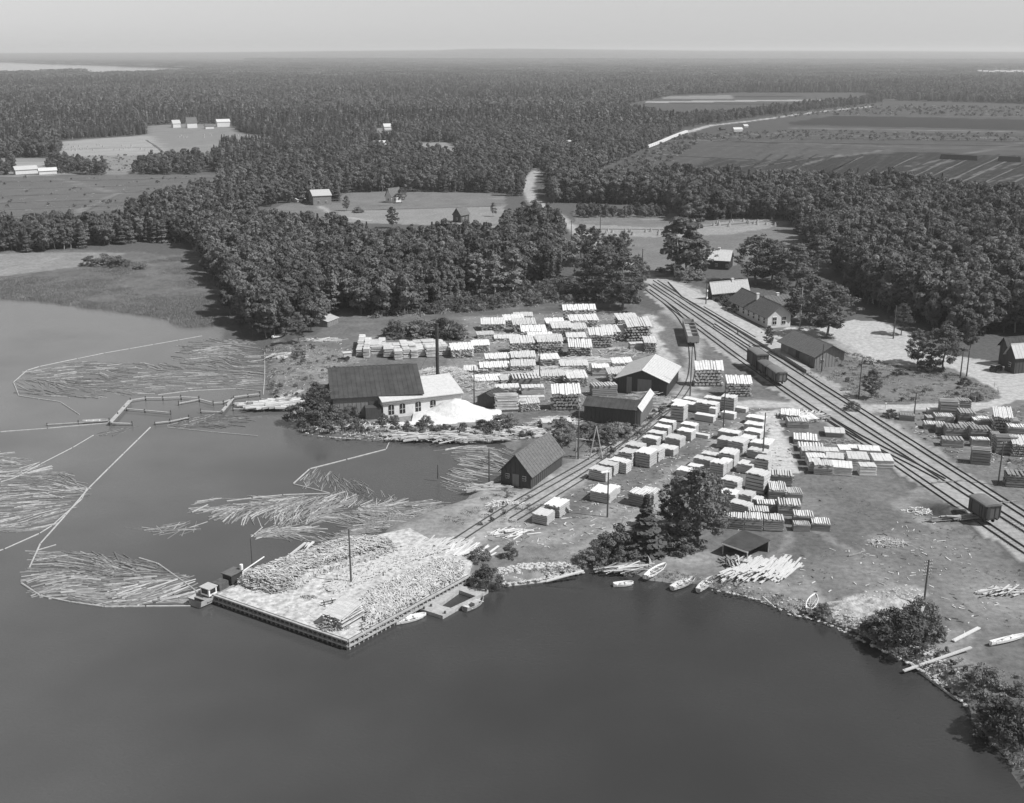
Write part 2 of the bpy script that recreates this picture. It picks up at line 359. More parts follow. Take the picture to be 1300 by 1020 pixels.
for c, r, v in (((1200, 648), 5, 0.06), ((1010, 640), 7, .2), ((1125, 690), 4, .3), ((1200, 700), 8, .19), ((1050, 700), 12, .115), ((1100, 730), 9, .2), ((1280, 760), 9, .24), ((470, 600), 1, .1)):
    g = G(*c); a = np.clip(1.3 - np.hypot(XW - g.x, YW - g.y) / r, 0, 1); np.copyto(ALB, ALB * (1 - a) + a * v)
# station side
paint([(826, 352), (862, 352), (905, 372), (1000, 400), (1060, 430), (1300, 470), (1400, 470), (1400, 720), (1300, 650), (1120, 532), (1000, 470)], 0.17, 0.25)
ROADLOT = [(1050, 424), (1063, 432), (1097, 456), (1144, 464), (1198, 467), (1239, 479), (1268, 497), (1272, 504), (1262, 510), (1225, 513), (1097, 515), (1080, 512), (1092, 524), (1110, 523), (1225, 521), (1262, 518), (1300, 508), (1400, 500),
           (1400, 468), (1300, 468), (1262, 458), (1219, 452), (1178, 446), (1158, 426), (1114, 408), (1080, 406), (1060, 414), (1040, 416)]
paint(ROADLOT, 0.42, 0.12)
paint([(978, 424), (1000, 415), (1060, 420), (1040, 428), (1000, 436)], 0.45, 0.2)
stroke([(1062, 434), (1110, 462), (1170, 470)], 3, 0.3)
BALLAST = [(822, 352), (862, 352), (900, 380), (1000, 450), (1120, 530), (1186, 570), (1265, 622), (1300, 646), (1380, 700), (1380, 770), (1300, 712), (1249, 676), (1222, 654), (1185, 628), (1131, 592), (1070, 550), (1042, 534), (1004, 508), (938, 464), (860, 408), (822, 374)]
paint(BALLAST, 0.33, 0.14)
stroke([(850, 394), (868, 410), (878, 428), (880, 460), (876, 490), (858, 512)], 4.5, 0.3)
stroke([(872, 500), (855, 512), (797, 556), (753, 589), (705, 616), (643, 652), (560, 700)], 7.0, 0.36, 0.35, 0.85)
stroke([(828, 400), (836, 440), (862, 478), (900, 492)], 3.0, 0.42)
stroke([(860, 508), (905, 512), (1010, 516), (1075, 520), (1110, 519)], 5.5, 0.4, 0.2)
stroke([(940, 540), (905, 568), (862, 602), (820, 632), (770, 660), (700, 682), (620, 700)], 4.2, 0.27, 0.35, 0.8)
stroke([(935, 546), (895, 580), (850, 615), (812, 642), (770, 668)], 1.3, 0.13, .1, .7)
for a in ([(640, 688), (700, 676), (760, 650), (820, 618), (880, 578), (930, 545)], [(1000, 640), (1060, 690), (1120, 740), (1180, 770)], [(420, 500), (410, 470), (440, 440), (520, 415)], [(590, 462), (660, 455), (760, 460), (800, 450)], [(600, 500), (700, 495), (780, 510)],
          [(900, 560), (890, 530), (935, 515)], [(985, 610), (1000, 690), (960, 735)], [(1140, 540), (1180, 575), (1250, 600)], [(540, 700), (610, 680), (680, 650)]):
    stroke(a, 1.1, 0.26, .4, .55); stroke([(x + 7, y + 3) for x, y in a], .9, 0.24, .4, .5)
stroke([(735, 700), (780, 672), (830, 640)], 4, 0.36, 0.4, 0.7)
paint([(968, 526), (994, 522), (1000, 560), (1010, 585), (1016, 598), (1000, 602), (975, 600), (972, 560)], 0.47, 0.14)
stroke([(684, 214), (672, 228), (669, 243), (681, 258), (710, 277), (732, 294), (775, 325), (830, 358)], 6.5, 0.36, 0.15)
stroke([(684, 214), (692, 205), (720, 196)], 5, 0.3, 0.15)
stroke([(404, 262), (425, 275), (470, 280)], 3, 0.35)
n = X.size; me = bpy.data.meshes.new('ground')
co = np.stack([X, Y, h], -1).reshape(-1, 3)
ny, nx = X.shape
idx = np.arange(n).reshape(ny, nx)
q = np.stack([idx[:-1, :-1], idx[:-1, 1:], idx[1:, 1:], idx[1:, :-1]], -1).reshape(-1, 4)
me.vertices.add(n); me.vertices.foreach_set('co', co.reshape(-1)); me.loops.add(q.size); me.loops.foreach_set('vertex_index', q.reshape(-1).astype(np.int32))
me.polygons.add(len(q)); me.polygons.foreach_set('loop_start', np.arange(0, q.size, 4, dtype=np.int32)); me.polygons.foreach_set('use_smooth', np.ones(len(q), bool))
at = me.attributes.new('alb', 'FLOAT', 'POINT'); at.data.foreach_set('value', np.clip(ALB, 0.02, 0.8).reshape(-1).astype(np.float32))
gm = mat('ground', 0.86, 0.3, 0.9, 0.95, attr='alb', bump=0.35)
me.materials.append(gm); me.update(calc_edges=True)
tag(link('ground', me), kind='structure')

# ------------------------------------------------------------------ water
wm = bpy.data.materials.new('lake_water'); wm.use_nodes = True; t = wm.node_tree; b = t.nodes['Principled BSDF']
b.inputs['Base Color'].default_value = (0.062, 0.062, 0.062, 1); b.inputs['Roughness'].default_value = 0.09; b.inputs['IOR'].default_value = 1.33
tc = t.nodes.new('ShaderNodeTexCoord'); mp = t.nodes.new('ShaderNodeMapping'); mp.inputs['Scale'].default_value = (1.0, 1.5, 1)
n1 = t.nodes.new('ShaderNodeTexNoise'); n1.inputs['Scale'].default_value = 1.6; n1.inputs['Detail'].default_value = 4
n2 = t.nodes.new('ShaderNodeTexNoise'); n2.inputs['Scale'].default_value = 0.035; n2.inputs['Detail'].default_value = 3
bp = t.nodes.new('ShaderNodeBump'); bp.inputs['Distance'].default_value = 0.05
mr = t.nodes.new('ShaderNodeMapRange'); mr.inputs[1].default_value = .35; mr.inputs[2].default_value = .65; mr.inputs[3].default_value = 0.1; mr.inputs[4].default_value = 1.6
for a, bb in ((tc.outputs['Object'], mp.inputs[0]), (mp.outputs[0], n1.inputs['Vector']), (tc.outputs['Object'], n2.inputs['Vector']), (n1.outputs[0], bp.inputs['Height']), (n2.outputs[0], mr.inputs[0]), (mr.outputs[0], bp.inputs['Strength']), (bp.outputs[0], b.inputs['Normal'])):
    t.links.new(a, bb)
sx = t.nodes.new('ShaderNodeSeparateXYZ'); t.links.new(tc.outputs['Object'], sx.inputs[0])
mx_ = t.nodes.new('ShaderNodeMapRange'); mx_.interpolation_type = 'SMOOTHSTEP'; mx_.inputs[1].default_value = 20; mx_.inputs[2].default_value = -120; mx_.inputs[3].default_value = 0.036; mx_.inputs[4].default_value = 0.105   # sky reflection put into the water colour: paler towards the west bay
my_ = t.nodes.new('ShaderNodeMapRange'); my_.interpolation_type = 'SMOOTHSTEP'; my_.inputs[1].default_value = 135; my_.inputs[2].default_value = 260; my_.inputs[3].default_value = 0.0; my_.inputs[4].default_value = 0.035  # paler with distance too, again reflected sky put into the colour
ad = t.nodes.new('ShaderNodeMath'); ad.operation = 'ADD'; ml = t.nodes.new('ShaderNodeMath'); ml.operation = 'MULTIPLY'; nr = t.nodes.new('ShaderNodeMapRange'); nr.inputs[1].default_value = .3; nr.inputs[2].default_value = .7; nr.inputs[3].default_value = .85; nr.inputs[4].default_value = 1.15
for a, bb in ((sx.outputs[0], mx_.inputs[0]), (sx.outputs[1], my_.inputs[0]), (mx_.outputs[0], ad.inputs[0]), (my_.outputs[0], ad.inputs[1]), (n2.outputs[0], nr.inputs[0]), (ad.outputs[0], ml.inputs[0]), (nr.outputs[0], ml.inputs[1]), (ml.outputs[0], b.inputs['Base Color'])): t.links.new(a, bb)
mb = MB(); mb.add([(-12000, 20, 0), (12000, 20, 0), (12000, 12000, 0), (-12000, 12000, 0)], [(0, 1, 2, 3)])
tag(mb.obj('lake_water', wm, loc=(0, 0, WZ)), kind='structure')
# ------------------------------------------------------------------ rails
def pl(pts, z=0.0): return [G(a, b).xy.to_3d() + Vector((0, 0, z)) for a, b in pts]
def resample(P, step):
    out = [P[0].copy()]; acc = 0.0
    for a, b in zip(P[:-1], P[1:]):
        L = (b - a).length; d = step - acc
        while d <= L: out.append(a + (b - a) * (d / L)); d += step
        acc = L - (d - step)
    return out
def smooth(P, k=2):
    for _ in range(k):
        Q = [P[0]]
        for a, b in zip(P[:-1], P[1:]): Q += [a * .75 + b * .25, a * .25 + b * .75]
        P = Q + [P[-1]]
    return P
GAUGE = 1.55
def track(pts, label, base_z=0.05, sleepers=True, smoothk=2):
    P = smooth(pl(pts), smoothk); P = resample(P, 0.9); n = len(P)
    root = empty('railway_track', P[0], 0, label, 'railway track', 'railway tracks through the timber yard')
    T = [(P[min(i + 1, n - 1)] - P[max(i - 1, 0)]).normalized() for i in range(n)]
    for s in (-1, 1):
        mb = MB(); vs = []
        for p, t_ in zip(P, T):
            nn = Vector((-t_.y, t_.x, 0)); c = p - P[0] + nn * s * GAUGE / 2 + Vector((0, 0, base_z))
            vs += [c - nn * .07 + Vector((0, 0, .0)), c - nn * .06 + Vector((0, 0, .20)), c + nn * .06 + Vector((0, 0, .20)), c + nn * .07]
        fs = [(4 * i + k, 4 * i + k + 1, 4 * i + k + 5, 4 * i + k + 4) for i in range(n - 1) for k in range(3)]
        mb.add(vs, fs); mb.obj('rail', M['rail'], root)
    if sleepers:
        mb = MB()
        for p, t_ in zip(P, T):
            mb.box(p - P[0] + Vector((0, 0, base_z - .09)), (0.26, 2.4, 0.12), math.atan2(t_.y, t_.x) + random.uniform(-.03, .03))
        tag(mb.obj('sleepers', M['sleeper'], root), kind='stuff')
    return root
track([(832, 356.5), (1256, 625), (1300, 653), (1360, 691)], 'main railway track running closest to the station platform')
track([(826, 361), (860, 384), (954, 448), (1031, 500), (1160, 583), (1230, 628), (1300, 672), (1360, 710)], 'middle railway track between the platform track and the wagons')
track([(822, 368), (860, 396), (938, 455), (1005, 502), (1131, 585), (1225, 649), (1300, 699), (1350, 732)], 'outer railway track with the three standing wagons and the lone covered wagon')
track([(1038, 523), (1070, 543), (1100, 560), (1150, 585), (1199, 611)], 'crossover track linking the outer track with the middle track', 0.06, False)
track([(846, 386), (860, 399), (869, 411), (876, 428), (880, 452), (879, 478), (868, 500), (850, 519), (800, 562), (756, 596), (708, 626), (652, 660)], 'siding curving past the pale barn towards the lake pier', 0.03)
track([(862, 514), (840, 522), (790, 560), (744, 589), (698, 615), (640, 648), (560, 700)], 'narrow tramway beside the siding along the boarded boathouse', 0.03)
# ties crossing between tracks
for a, b in (((1183, 614), (1215, 612)), ((1268, 640), (1290, 637))):
    p, q = G(*a), G(*b); mb = MB(); L = (q - p).length
    mb.box((L / 2, 0, .12), (L, .3, .2)); mb.box((L * .3, 0.2, .25), (0.5, .3, .3))
    o = mb.obj('point_rodding', M['sleeper'], loc=p, rz=math.atan2((q - p).y, (q - p).x))
    tag(o, 'dark timber of a points lever laid across the tracks ' + ('near the lone covered wagon' if a[0] > 1200 else 'left of the right-hand timber yard'), 'points lever')

# ------------------------------------------------------------------ trees
def crown_mesh(name, kind, n, seed, size, m):
    r = np.random.default_rng(seed)
    if kind == 'broad':          # height 12, crown 3..12
        nb = 34; cs = []; rs = []
        for k in range(nb):
            a = r.random() * 6.283; hgt = 0.22 + 0.74 * (k + r.random()) / nb
            prof = math.sin(math.pi * min(1, max(0.06, (hgt - 0.12) / 0.92)) ** 0.85)
            rad = 3.3 * prof * math.sqrt(r.random()) * r.uniform(.7, 1.2)
            cs.append((rad * math.cos(a), rad * math.sin(a), hgt * 12)); rs.append(r.uniform(.75, 1.45) * (0.7 + .5 * prof))
    elif kind == 'tall':         # birch: narrower, ragged
        nb = 30; cs = []; rs = []
        for k in range(nb):
            a = r.random() * 6.283; hgt = 0.25 + 0.73 * (k + r.random()) / nb
            prof = (1 - hgt) ** 0.55 * 1.25
            rad = 2.3 * prof * math.sqrt(r.random()); cs.append((rad * math.cos(a), rad * math.sin(a), hgt * 12.5)); rs.append(r.uniform(.5, 1.05))
    elif kind == 'bush':         # height 2.4
        nb = 12; cs = []; rs = []
        for k in range(nb):
            a = r.random() * 6.283; rad = 1.3 * math.sqrt(r.random()); cs.append((rad * math.cos(a), rad * math.sin(a), r.uniform(.4, 1.9) * (1 - rad * .25))); rs.append(r.uniform(.45, .8))
    if kind in ('broad', 'tall', 'bush'):
        cs = np.array(cs); rs = np.array(rs); k = r.choice(len(cs), n, p=rs ** 2 / (rs ** 2).sum())
        d = r.normal(size=(n, 3)); d /= np.linalg.norm(d, axis=1)[:, None]; d[:, 2] = np.abs(d[:, 2]) * np.where(r.random(n) < .78, 1, -1)
        rr = rs[k] * (1 - 0.35 * r.random(n) ** 2); C = cs[k] + d * rr[:, None] * np.array([1, 1, .8])
        N = d + r.normal(size=(n, 3)) * .45
    else:                        # conifer, height 13
        C = np.empty((n, 3)); N = np.empty((n, 3))
        u = r.random(n) ** 1.25; z = 1.2 + u * 11.8
        tier = np.round(z / .62) * .62
        rad = (13.2 - tier) * 0.205 * (0.35 + .65 * r.random(n) ** .6) * (0.8 + .35 * np.sin(tier * 7.3 + seed))
        a = r.random(n) * 6.283; a = np.round(a * 9 / 6.283 + tier) / 9 * 6.283 + r.normal(size=n) * .16
        C[:, 0] = rad * np.cos(a); C[:, 1] = rad * np.sin(a); C[:, 2] = tier - rad * .38 + r.normal(size=n) * .1
        N[:, 0] = np.cos(a) * .6; N[:, 1] = np.sin(a) * .6; N[:, 2] = 1; N += r.normal(size=(n, 3)) * .35
    N /= np.linalg.norm(N, axis=1)[:, None]
    A = r.normal(size=(n, 3)); U = np.cross(N, A); U /= np.linalg.norm(U, axis=1)[:, None]; V = np.cross(N, U)
    s = size * r.uniform(.6, 1.3, (n, 1))
    return quadmesh(name, C, U * s, V * s * .75, m)
def trunk_mesh(name, kind, seed, m):
    rr = random.Random(seed); mb = MB()
    if kind == 'bush':
        for k in range(5):
            a = rr.random() * 6.28; mb.tube((0, 0, -.3), (math.cos(a) * .7, math.sin(a) * .7, 1.5), .05, .02, 4, False)
        return mb.mesh(name, m)
    H = {'broad': 10.5, 'tall': 11.8, 'conifer': 12.8}[kind]; r0 = {'broad': .2, 'tall': .14, 'conifer': .17}[kind]
    p = Vector((0, 0, -.4)); seg = 5
    for k in range(seg):
        q = Vector((rr.uniform(-.25, .25) * (kind != 'conifer'), rr.uniform(-.25, .25) * (kind != 'conifer'), H * (k + 1) / seg))
        mb.tube(p, q, r0 * (1 - k / seg * .85), r0 * (1 - (k + 1) / seg * .85), 6, False); p = q
    if kind != 'conifer':
        for k in range(9):
            a = k * 2.4 + rr.random(); z = H * (.3 + .07 * k); L = (2.6 if kind == 'broad' else 1.5) * (1 - k * .06)
            mb.tube((0, 0, z), (math.cos(a) * L, math.sin(a) * L, z + L * .75), r0 * .42, .03, 4, False)
    else:
        for k in range(8):
            a = k * 2.4; z = 1.5 + k * 1.1; L = (13 - z) * .17; mb.tube((0, 0, z), (math.cos(a) * L, math.sin(a) * L, z - L * .3), .04, .015, 3, False)
    return mb.mesh(name, m)
TREE = {}
for i in range(5): TREE['broad', i] = (crown_mesh('broad_crown', 'broad', 2600, 10 + i, .30, M['leaf']), trunk_mesh('broad_trunk', 'broad', i, M['bark']))
for i in range(3): TREE['tall', i] = (crown_mesh('birch_crown', 'tall', 1500, 30 + i, .25, M['leaf_pale']), trunk_mesh('birch_trunk', 'tall', i, M['birch']))
for i in range(3): TREE['conifer', i] = (crown_mesh('conifer_crown', 'conifer', 2200, 50 + i, .27, M['needle']), trunk_mesh('conifer_trunk', 'conifer', i, M['bark']))
for i in range(4): TREE['bush', i] = (crown_mesh('bush_crown', 'bush', 1900, 70 + i, .095, M['leaf'] if i % 2 else M['leaf_pale']), trunk_mesh('bush_stem', 'bush', i, M['bark']))
def fine_crown(name, kind, n, seed, size, m):
    r = np.random.default_rng(seed); cs = []; rs = []
    if kind == 'bush':
        for k in range(46):
            a = r.random() * 6.283; rad = 1.35 * math.sqrt(r.random()); cs.append((rad * math.cos(a), rad * math.sin(a), r.uniform(.2, 2.0) * (1.05 - (rad / 1.6) ** 2))); rs.append(r.uniform(.16, .36))
    else:
        lean = r.normal(size=2) * .3
        for k in range(120):
            a = r.random() * 6.283; hgt = 0.2 + 0.78 * r.random(); prof = math.sin(math.pi * min(1, max(0.05, (hgt - 0.1) / 0.93)) ** .9)
            lob = 1 + .28 * math.sin(3 * a + seed) + .15 * math.sin(5 * a + hgt * 9); rad = 3.7 * prof * lob * r.random() ** .42
            cs.append((rad * math.cos(a) + lean[0] * hgt, rad * math.sin(a) + lean[1] * hgt, hgt * 12)); rs.append(r.uniform(.38, .85))
    cs = np.array(cs); rs = np.array(rs); k = r.choice(len(cs), n, p=rs ** 2 / (rs ** 2).sum()); d = r.normal(size=(n, 3)); d /= np.linalg.norm(d, axis=1)[:, None]
    C = cs[k] + d * (rs[k] * r.random(n) ** .4)[:, None] * np.array([1.15, 1.15, .7]); N = d + np.array([0, 0, .5]) + r.normal(size=(n, 3)) * .6
    N /= np.linalg.norm(N, axis=1)[:, None]; A = r.normal(size=(n, 3)); U = np.cross(N, A); U /= np.linalg.norm(U, axis=1)[:, None]; V = np.cross(N, U); s = size * r.uniform(.5, 1.3, (n, 1))
    return quadmesh(name, C, U * s, V * s * .6, m)
for i in range(3): TREE['fine', i] = (fine_crown('fine_crown', 'broad', 7200, 310 + i, .15, M['leaf_near']), TREE['broad', i][1])
for i in range(4): TREE['bush', i] = (fine_crown('bush_crown', 'bush', 3200, 330 + i, .062, M['leaf'] if i == 1 else M['leaf_pale']), TREE['bush', i][1])
NV = {'fine': 3, 'broad': 5, 'tall': 3, 'conifer': 3, 'bush': 4}
NAMES = {'fine': 'broadleaf_tree', 'broad': 'broadleaf_tree', 'tall': 'birch_tree', 'conifer': 'spruce_tree', 'bush': 'bush'}
CATS = {'fine': 'tree', 'broad': 'tree', 'tall': 'tree', 'conifer': 'tree', 'bush': 'bush'}
def plant(kind, x, y, z, H, wid, label, group=None, rot=None):
    i = random.randrange(NV[kind]); base = {'fine': 12.4, 'broad': 12.4, 'tall': 12.5, 'conifer': 13.2, 'bush': 2.3}[kind]
    o = empty(NAMES[kind], (x, y, z), random.random() * 6.28 if rot is None else rot, label, CATS[kind], group)
    s = H / base; o.scale = (s * wid, s * wid, s)
    a = link('crown', TREE[kind, i][0], o); b = link('trunk' if kind != 'bush' else 'stem', TREE[kind, i][1], o)
    return o
def ghz(x, y):
    return float(hz(x, y))

# single trees that stand apart: kind, foot px, py, top y, width factor, label
SOLO = [
 ('broad', 886, 690, 592, 1.25, 'large broadleaf tree on the shore behind the open boat shelter'),
 ('broad', 858, 672, 606, 1.1, 'smaller broadleaf tree touching the big shore tree on its left side'),
 ('broad', 906, 668, 600, .85, 'broadleaf tree behind the big shore tree, against the board stacks'),
 ('conifer', 819, 702, 630, 1.9, 'broad shaggy spruce on the bank left of the large shore tree'),
 ('bush', 787, 702, 664, 1.0, 'pale loose bush left of the shaggy shore spruce'),
 ('bush', 770, 708, 676, 1.15, 'low pale bush on the bank above the small white rowboat'),
 ('bush', 748, 712, 692, 1.2, 'flat leafy bush at the end of the shore beam'),
 ('bush', 798, 708, 688, 1.2, 'spreading bush at the foot of the shaggy shore spruce'),
 ('bush', 838, 696, 682, 1.0, 'low bush in the shade between the spruce and the large shore tree'),
 ('bush', 860, 696, 664, 1.4, 'dark bush under the left side of the large shore tree'),
 ('bush', 618, 742, 714, 1.0, 'round bush on the bank at the right-hand end of the pier'),
 ('bush', 610, 712, 690, .9, 'small thin bush just above the pier end'),
 ('bush', 647, 708, 686, .7, 'small dark sapling on the stone bank right of the pier'),
 ('broad', 713, 574, 529, 1.35, 'round dense low tree behind the boathouse'),
 ('bush', 765, 562, 538, 1.2, 'bush in front of the low dark shed, left one'),
 ('bush', 785, 553, 531, 1.2, 'bush in front of the low dark shed, right one'),
 ('bush', 748, 548, 532, 1.0, 'small bush at the left corner of the low dark shed'),
 ('bush', 640, 543, 524, 1.6, 'wide low bush below the round log pile at the sawdust heap'),
 ('bush', 612, 545, 531, 1.3, 'small bush at the right foot of the sawdust heap'),
 ('bush', 540, 540, 526, 1.0, 'small bush in front of the sawdust heap'),
 ('bush', 500, 538, 525, 1.0, 'small bush in front of the white engine house, right one'),
 ('bush', 488, 537, 524, .9, 'small bush in front of the white engine house, left one'),
 ('bush', 446, 530, 512, 1.0, 'bush by the wall of the dark-roofed sawmill'),
 ('broad', 402, 531, 484, 1.2, 'dense rounded tree on the point at the left end of the sawmill'),
 ('bush', 384, 533, 505, 1.3, 'bush at the water left of the dense point tree'),
 ('bush', 414, 536, 508, 1.3, 'bush between the dense point tree and the sawmill wall'),
 ('broad', 379, 436, 396, .95, 'pale round tree at the lake edge in front of the peninsula wood'),
 ('bush', 379, 454, 438, .9, 'bush on the beach below the pale round lake-edge tree'),
 ('broad', 338, 428, 388, 1.1, 'broad dark tree overhanging the still pool at the peninsula shore'),
 ('bush', 500, 428, 404, 1.1, 'leftmost bush of the thicket behind the long cordwood rows'),
 ('bush', 518, 425, 405, 1.3, 'second bush from the left in the thicket behind the long cordwood rows'),
 ('bush', 540, 428, 402, 1.4, 'middle bush of the thicket behind the long cordwood rows'),
 ('bush', 562, 428, 400, 1.3, 'tall bush of the thicket just right of the iron chimney'),
 ('bush', 580, 430, 410, 1.2, 'rightmost bush of the thicket behind the long cordwood rows'),
 ('broad', 790, 393, 316, 1.4, 'big dark tree at the left side of the railway before it enters the wood'),
 ('broad', 765, 380, 312, 1.4, 'dark tree joined to the left side of the big railway tree'),
 ('broad', 745, 372, 322, 1.0, 'dark rounded tree left of the pair beside the railway'),
 ('broad', 808, 372, 322, .9, 'dark tree behind the big railway tree, close to the tracks'),
 ('broad', 775, 352, 296, 1.2, 'dark tree rising behind the big railway tree'),
 ('broad', 752, 338, 286, 1.0, 'dark tree left of the line, beyond the big railway tree group'),
 ('broad', 738, 330, 284, 1.0, 'tree beside the road, second beyond the railway tree group'),
 ('broad', 790, 335, 292, .9, 'tree close to the line just beyond the big railway tree'),
 ('tall', 728, 352, 300, 1.2, 'birch standing in the scrub behind the log yard'),
 ('tall', 700, 355, 312, 1.2, 'birch beside the narrow light path at the wood edge'),
 ('tall', 651, 373, 320, 1.6, 'leafy birch on the grass behind the log yard, one with a clear trunk'),
 ('tall', 627, 378, 325, 1.4, 'slim birch left of the clear-trunked birch behind the log yard'),
 ('tall', 605, 371, 322, 1.5, 'birch at the right end of the peninsula wood'),
 ('tall', 858, 352, 280, 1.7, 'tall thin birch beyond the platform, left of the white-roofed house'),
 ('tall', 872, 350, 280, 1.9, 'second tall birch hiding the left part of the white-roofed house'),
 ('broad', 886, 352, 300, 1.2, 'leafy tree in front of the left gable of the white-roofed house'),
 ('bush', 876, 356, 336, 1.5, 'bush under the birches beyond the platform'),
 ('bush', 856, 346, 332, 1.5, 'bush between the tracks and the birches'),
 ('bush', 838, 345, 338, 1.3, 'small bush beside the line beyond the platform'),
 ('broad', 960, 362, 296, 1.5, 'large dark tree behind the small outbuilding, left one'),
 ('broad', 979, 358, 302, 1.45, 'large dark tree behind the small outbuilding, right one'),
 ('broad', 1010, 366, 308, 1.5, 'large dark tree behind the station building'),
 ('broad', 1037, 350, 298, 1.4, 'dark tree behind the station at the edge of the wood'),
 ('broad', 1050, 426, 356, 1.5, 'spreading tree between the goods shed and the station yard'),
 ('broad', 1028, 410, 348, 1.5, 'spreading tree shading the gable of the station'),
 ('broad', 1003, 410, 368, .8, 'smaller tree beside the station gable, in the shade'),
 ('broad', 990, 380, 345, 1.0, 'low leafy tree just behind the station ridge'),
 ('broad', 975, 441, 413, .85, 'small round shade tree on the platform'),
 ('bush', 925, 390, 376, 1.2, 'shrub in the flower bed left of the station, upper one'),
 ('bush', 932, 397, 384, 1.2, 'shrub in the flower bed left of the station, lower one'),
 ('bush', 918, 383, 372, 1.2, 'shrub at the foot of the small outbuilding'),
 ('broad', 1164, 463, 417, 1.15, 'feathery small tree on the island of the turning place, left one'),
 ('broad', 1197, 470, 412, 1.3, 'dark tree on the island of the turning place, right one'),
 ('bush', 1180, 470, 452, 1.4, 'dark shrub between the two trees of the turning place'),
 ('broad', 1106, 506, 468, 1.05, 'small open tree on the grass beside the tracks'),
 ('broad', 1231, 445, 405, .9, 'tree left of the house at the right edge'),
 ('broad', 1144, 425, 385, 1.0, 'tree behind the tall pole of the gravel yard'),
 ('bush', 1224, 488, 478, 1.3, 'low shrub on the grass inside the road bend'),
 ('bush', 1238, 508, 497, 1.3, 'low shrub beside the fence inside the road bend'),
 ('bush', 1140, 476, 467, 1.2, 'low shrub on the grass below the gravel yard'),
 ('bush', 1146, 818, 772, 1.15, 'big dark bush at the water beside the crossarm pole, nearest one'),
 ('bush', 1125, 808, 770, 1.15, 'leafy bush left of the big dark waterside bush'),
 ('bush', 1168, 790, 752, .95, 'dense bush wrapped round the foot of the crossarm pole'),
 ('bush', 1185, 812, 786, .8, 'thin bush right of the crossarm pole'),
 ('bush', 1100, 800, 785, .9, 'small bush at the sandy bank'),
 ('bush', 1044, 779, 762, .9, 'small bush beside the beached rowboat'),
 ('bush', 1245, 875, 840, 1.1, 'upper bush of the shore thicket in the lower right corner'),
 ('bush', 1272, 930, 880, 1.1, 'large waterside bush in the lower right corner'),
 ('bush', 1300, 935, 886, 1.0, 'waterside bush cut by the right frame edge'),
 ('bush', 1292, 880, 862, 1.0, 'bush at the right frame edge above the corner thicket'),
 ('bush', 1255, 912, 888, 1.0, 'low bush hanging over the water in the lower right corner'),
 ('bush', 1082, 520, 508, 1.3, 'dark bush at the foot of the pole by the tracks'),
 ('bush', 1130, 530, 518, 1.1, 'dark bush at the road corner beside the tracks'),
 ('broad', 498, 290, 262, .95, 'dark small tree in the wood gap before the middle field'),
 ('broad', 510, 258, 238, 1.0, 'tree beside the small gabled cottage in the middle field'),
 ('tall', 626, 275, 258, 1.3, 'small tree at the right end of the middle field'),
 ('broad', 440, 268, 248, .8, 'tree behind the farmhouse'),
 ('bush', 455, 270, 262, 1.5, 'bush in the farmhouse garden'),
]
solo_xy = []
for k, px, py, yt, wd, lab in SOLO:
    p = G(px, py); H = ZT(px, py, yt) * 1.02; solo_xy.append((p.x, p.y))
    o = plant('fine' if k == 'broad' else k, p.x, p.y, 0 if not (k == 'bush' and py > 700) else -.1, H, wd, lab)
    if k == 'bush': o.scale.x = o.scale.y = o.scale.z * wd * 1.05

# woods: collect every tree spot, build the ones that show largest singly, the rest as one mass
def wood_points(poly, sp, jit=.45):
    ps = [G(*q) for q in poly if q[1] > 90]
    x0, x1 = min(p.x for p in ps), max(p.x for p in ps); y0, y1 = min(p.y for p in ps), max(p.y for p in ps)
    gx, gy = np.meshgrid(np.arange(x0, x1, sp), np.arange(y0, y1, sp * .95)); gx = gx + (np.arange(gx.shape[0]) % 2)[:, None] * sp / 2
    gx = (gx + rng.uniform(-jit, jit, gx.shape) * sp).ravel(); gy = (gy + rng.uniform(-jit, jit, gy.shape) * sp).ravel()
    a, b = project(gx, gy, np.zeros_like(gx)); m = pip(a, b, poly) & (a > -140) & (a < 1440)
    return gx[m], gy[m]
WPLACE = {'field_edge': ('in the hedge along the top of the east field', 4.5, 0, 3.0), 'roadside': ('beside the road where it bends into the wood', 9.5, .1, 3.6), 'strip': ('in the wooded strip along the left lake shore', 9, .3, 3.0), 'left': ('in the wood left of the middle field', 10, .3, 3.2), 'peninsula': ('in the dense wood on the peninsula behind the log yard', 10.6, .12, 3.1),
          'east': ('in the dense wood right of the railway', 11.5, .16, 3.2), 'farm_wood': ('in the copse beside the far hayfield', 12, .4, 4.5), 'farm_row': ('in the tree row below the far hayfield', 8, .2, 4.5),
          'farm_row2': ('in the tree row at the corner of the left field', 9, .2, 4.5), 'farm_row3': ('in the copse by the far-left farm', 8, .3, 4.5), 'bog_row': ('in the tree row across the far bog', 9, .3, 7), 'field_hedge': ('in the hedge inside the left field', 5, 0, 4)}
cand = []
for k, poly in WOODS.items():
    place, H, pc, sp = WPLACE[k]
    gx, gy = wood_points(poly, sp)
    keep = vnoise(gx, gy, 13) * .6 + vnoise(gx, gy, 5) * .4 > .27; gx, gy = gx[keep], gy[keep]
    Hs = H * rng.uniform(.6, 1.28, len(gx)) * (0.85 + .3 * vnoise(gx, gy, 22))
    r = rng.random(len(gx)); pcx = pc * 2 * vnoise(gx, gy, 40)
    kinds = np.where(r < pcx, 2, np.where(r > 0.86, 1, 0))
    for i in range(len(gx)): cand.append((gy[i], gx[i], k, Hs[i], int(kinds[i])))
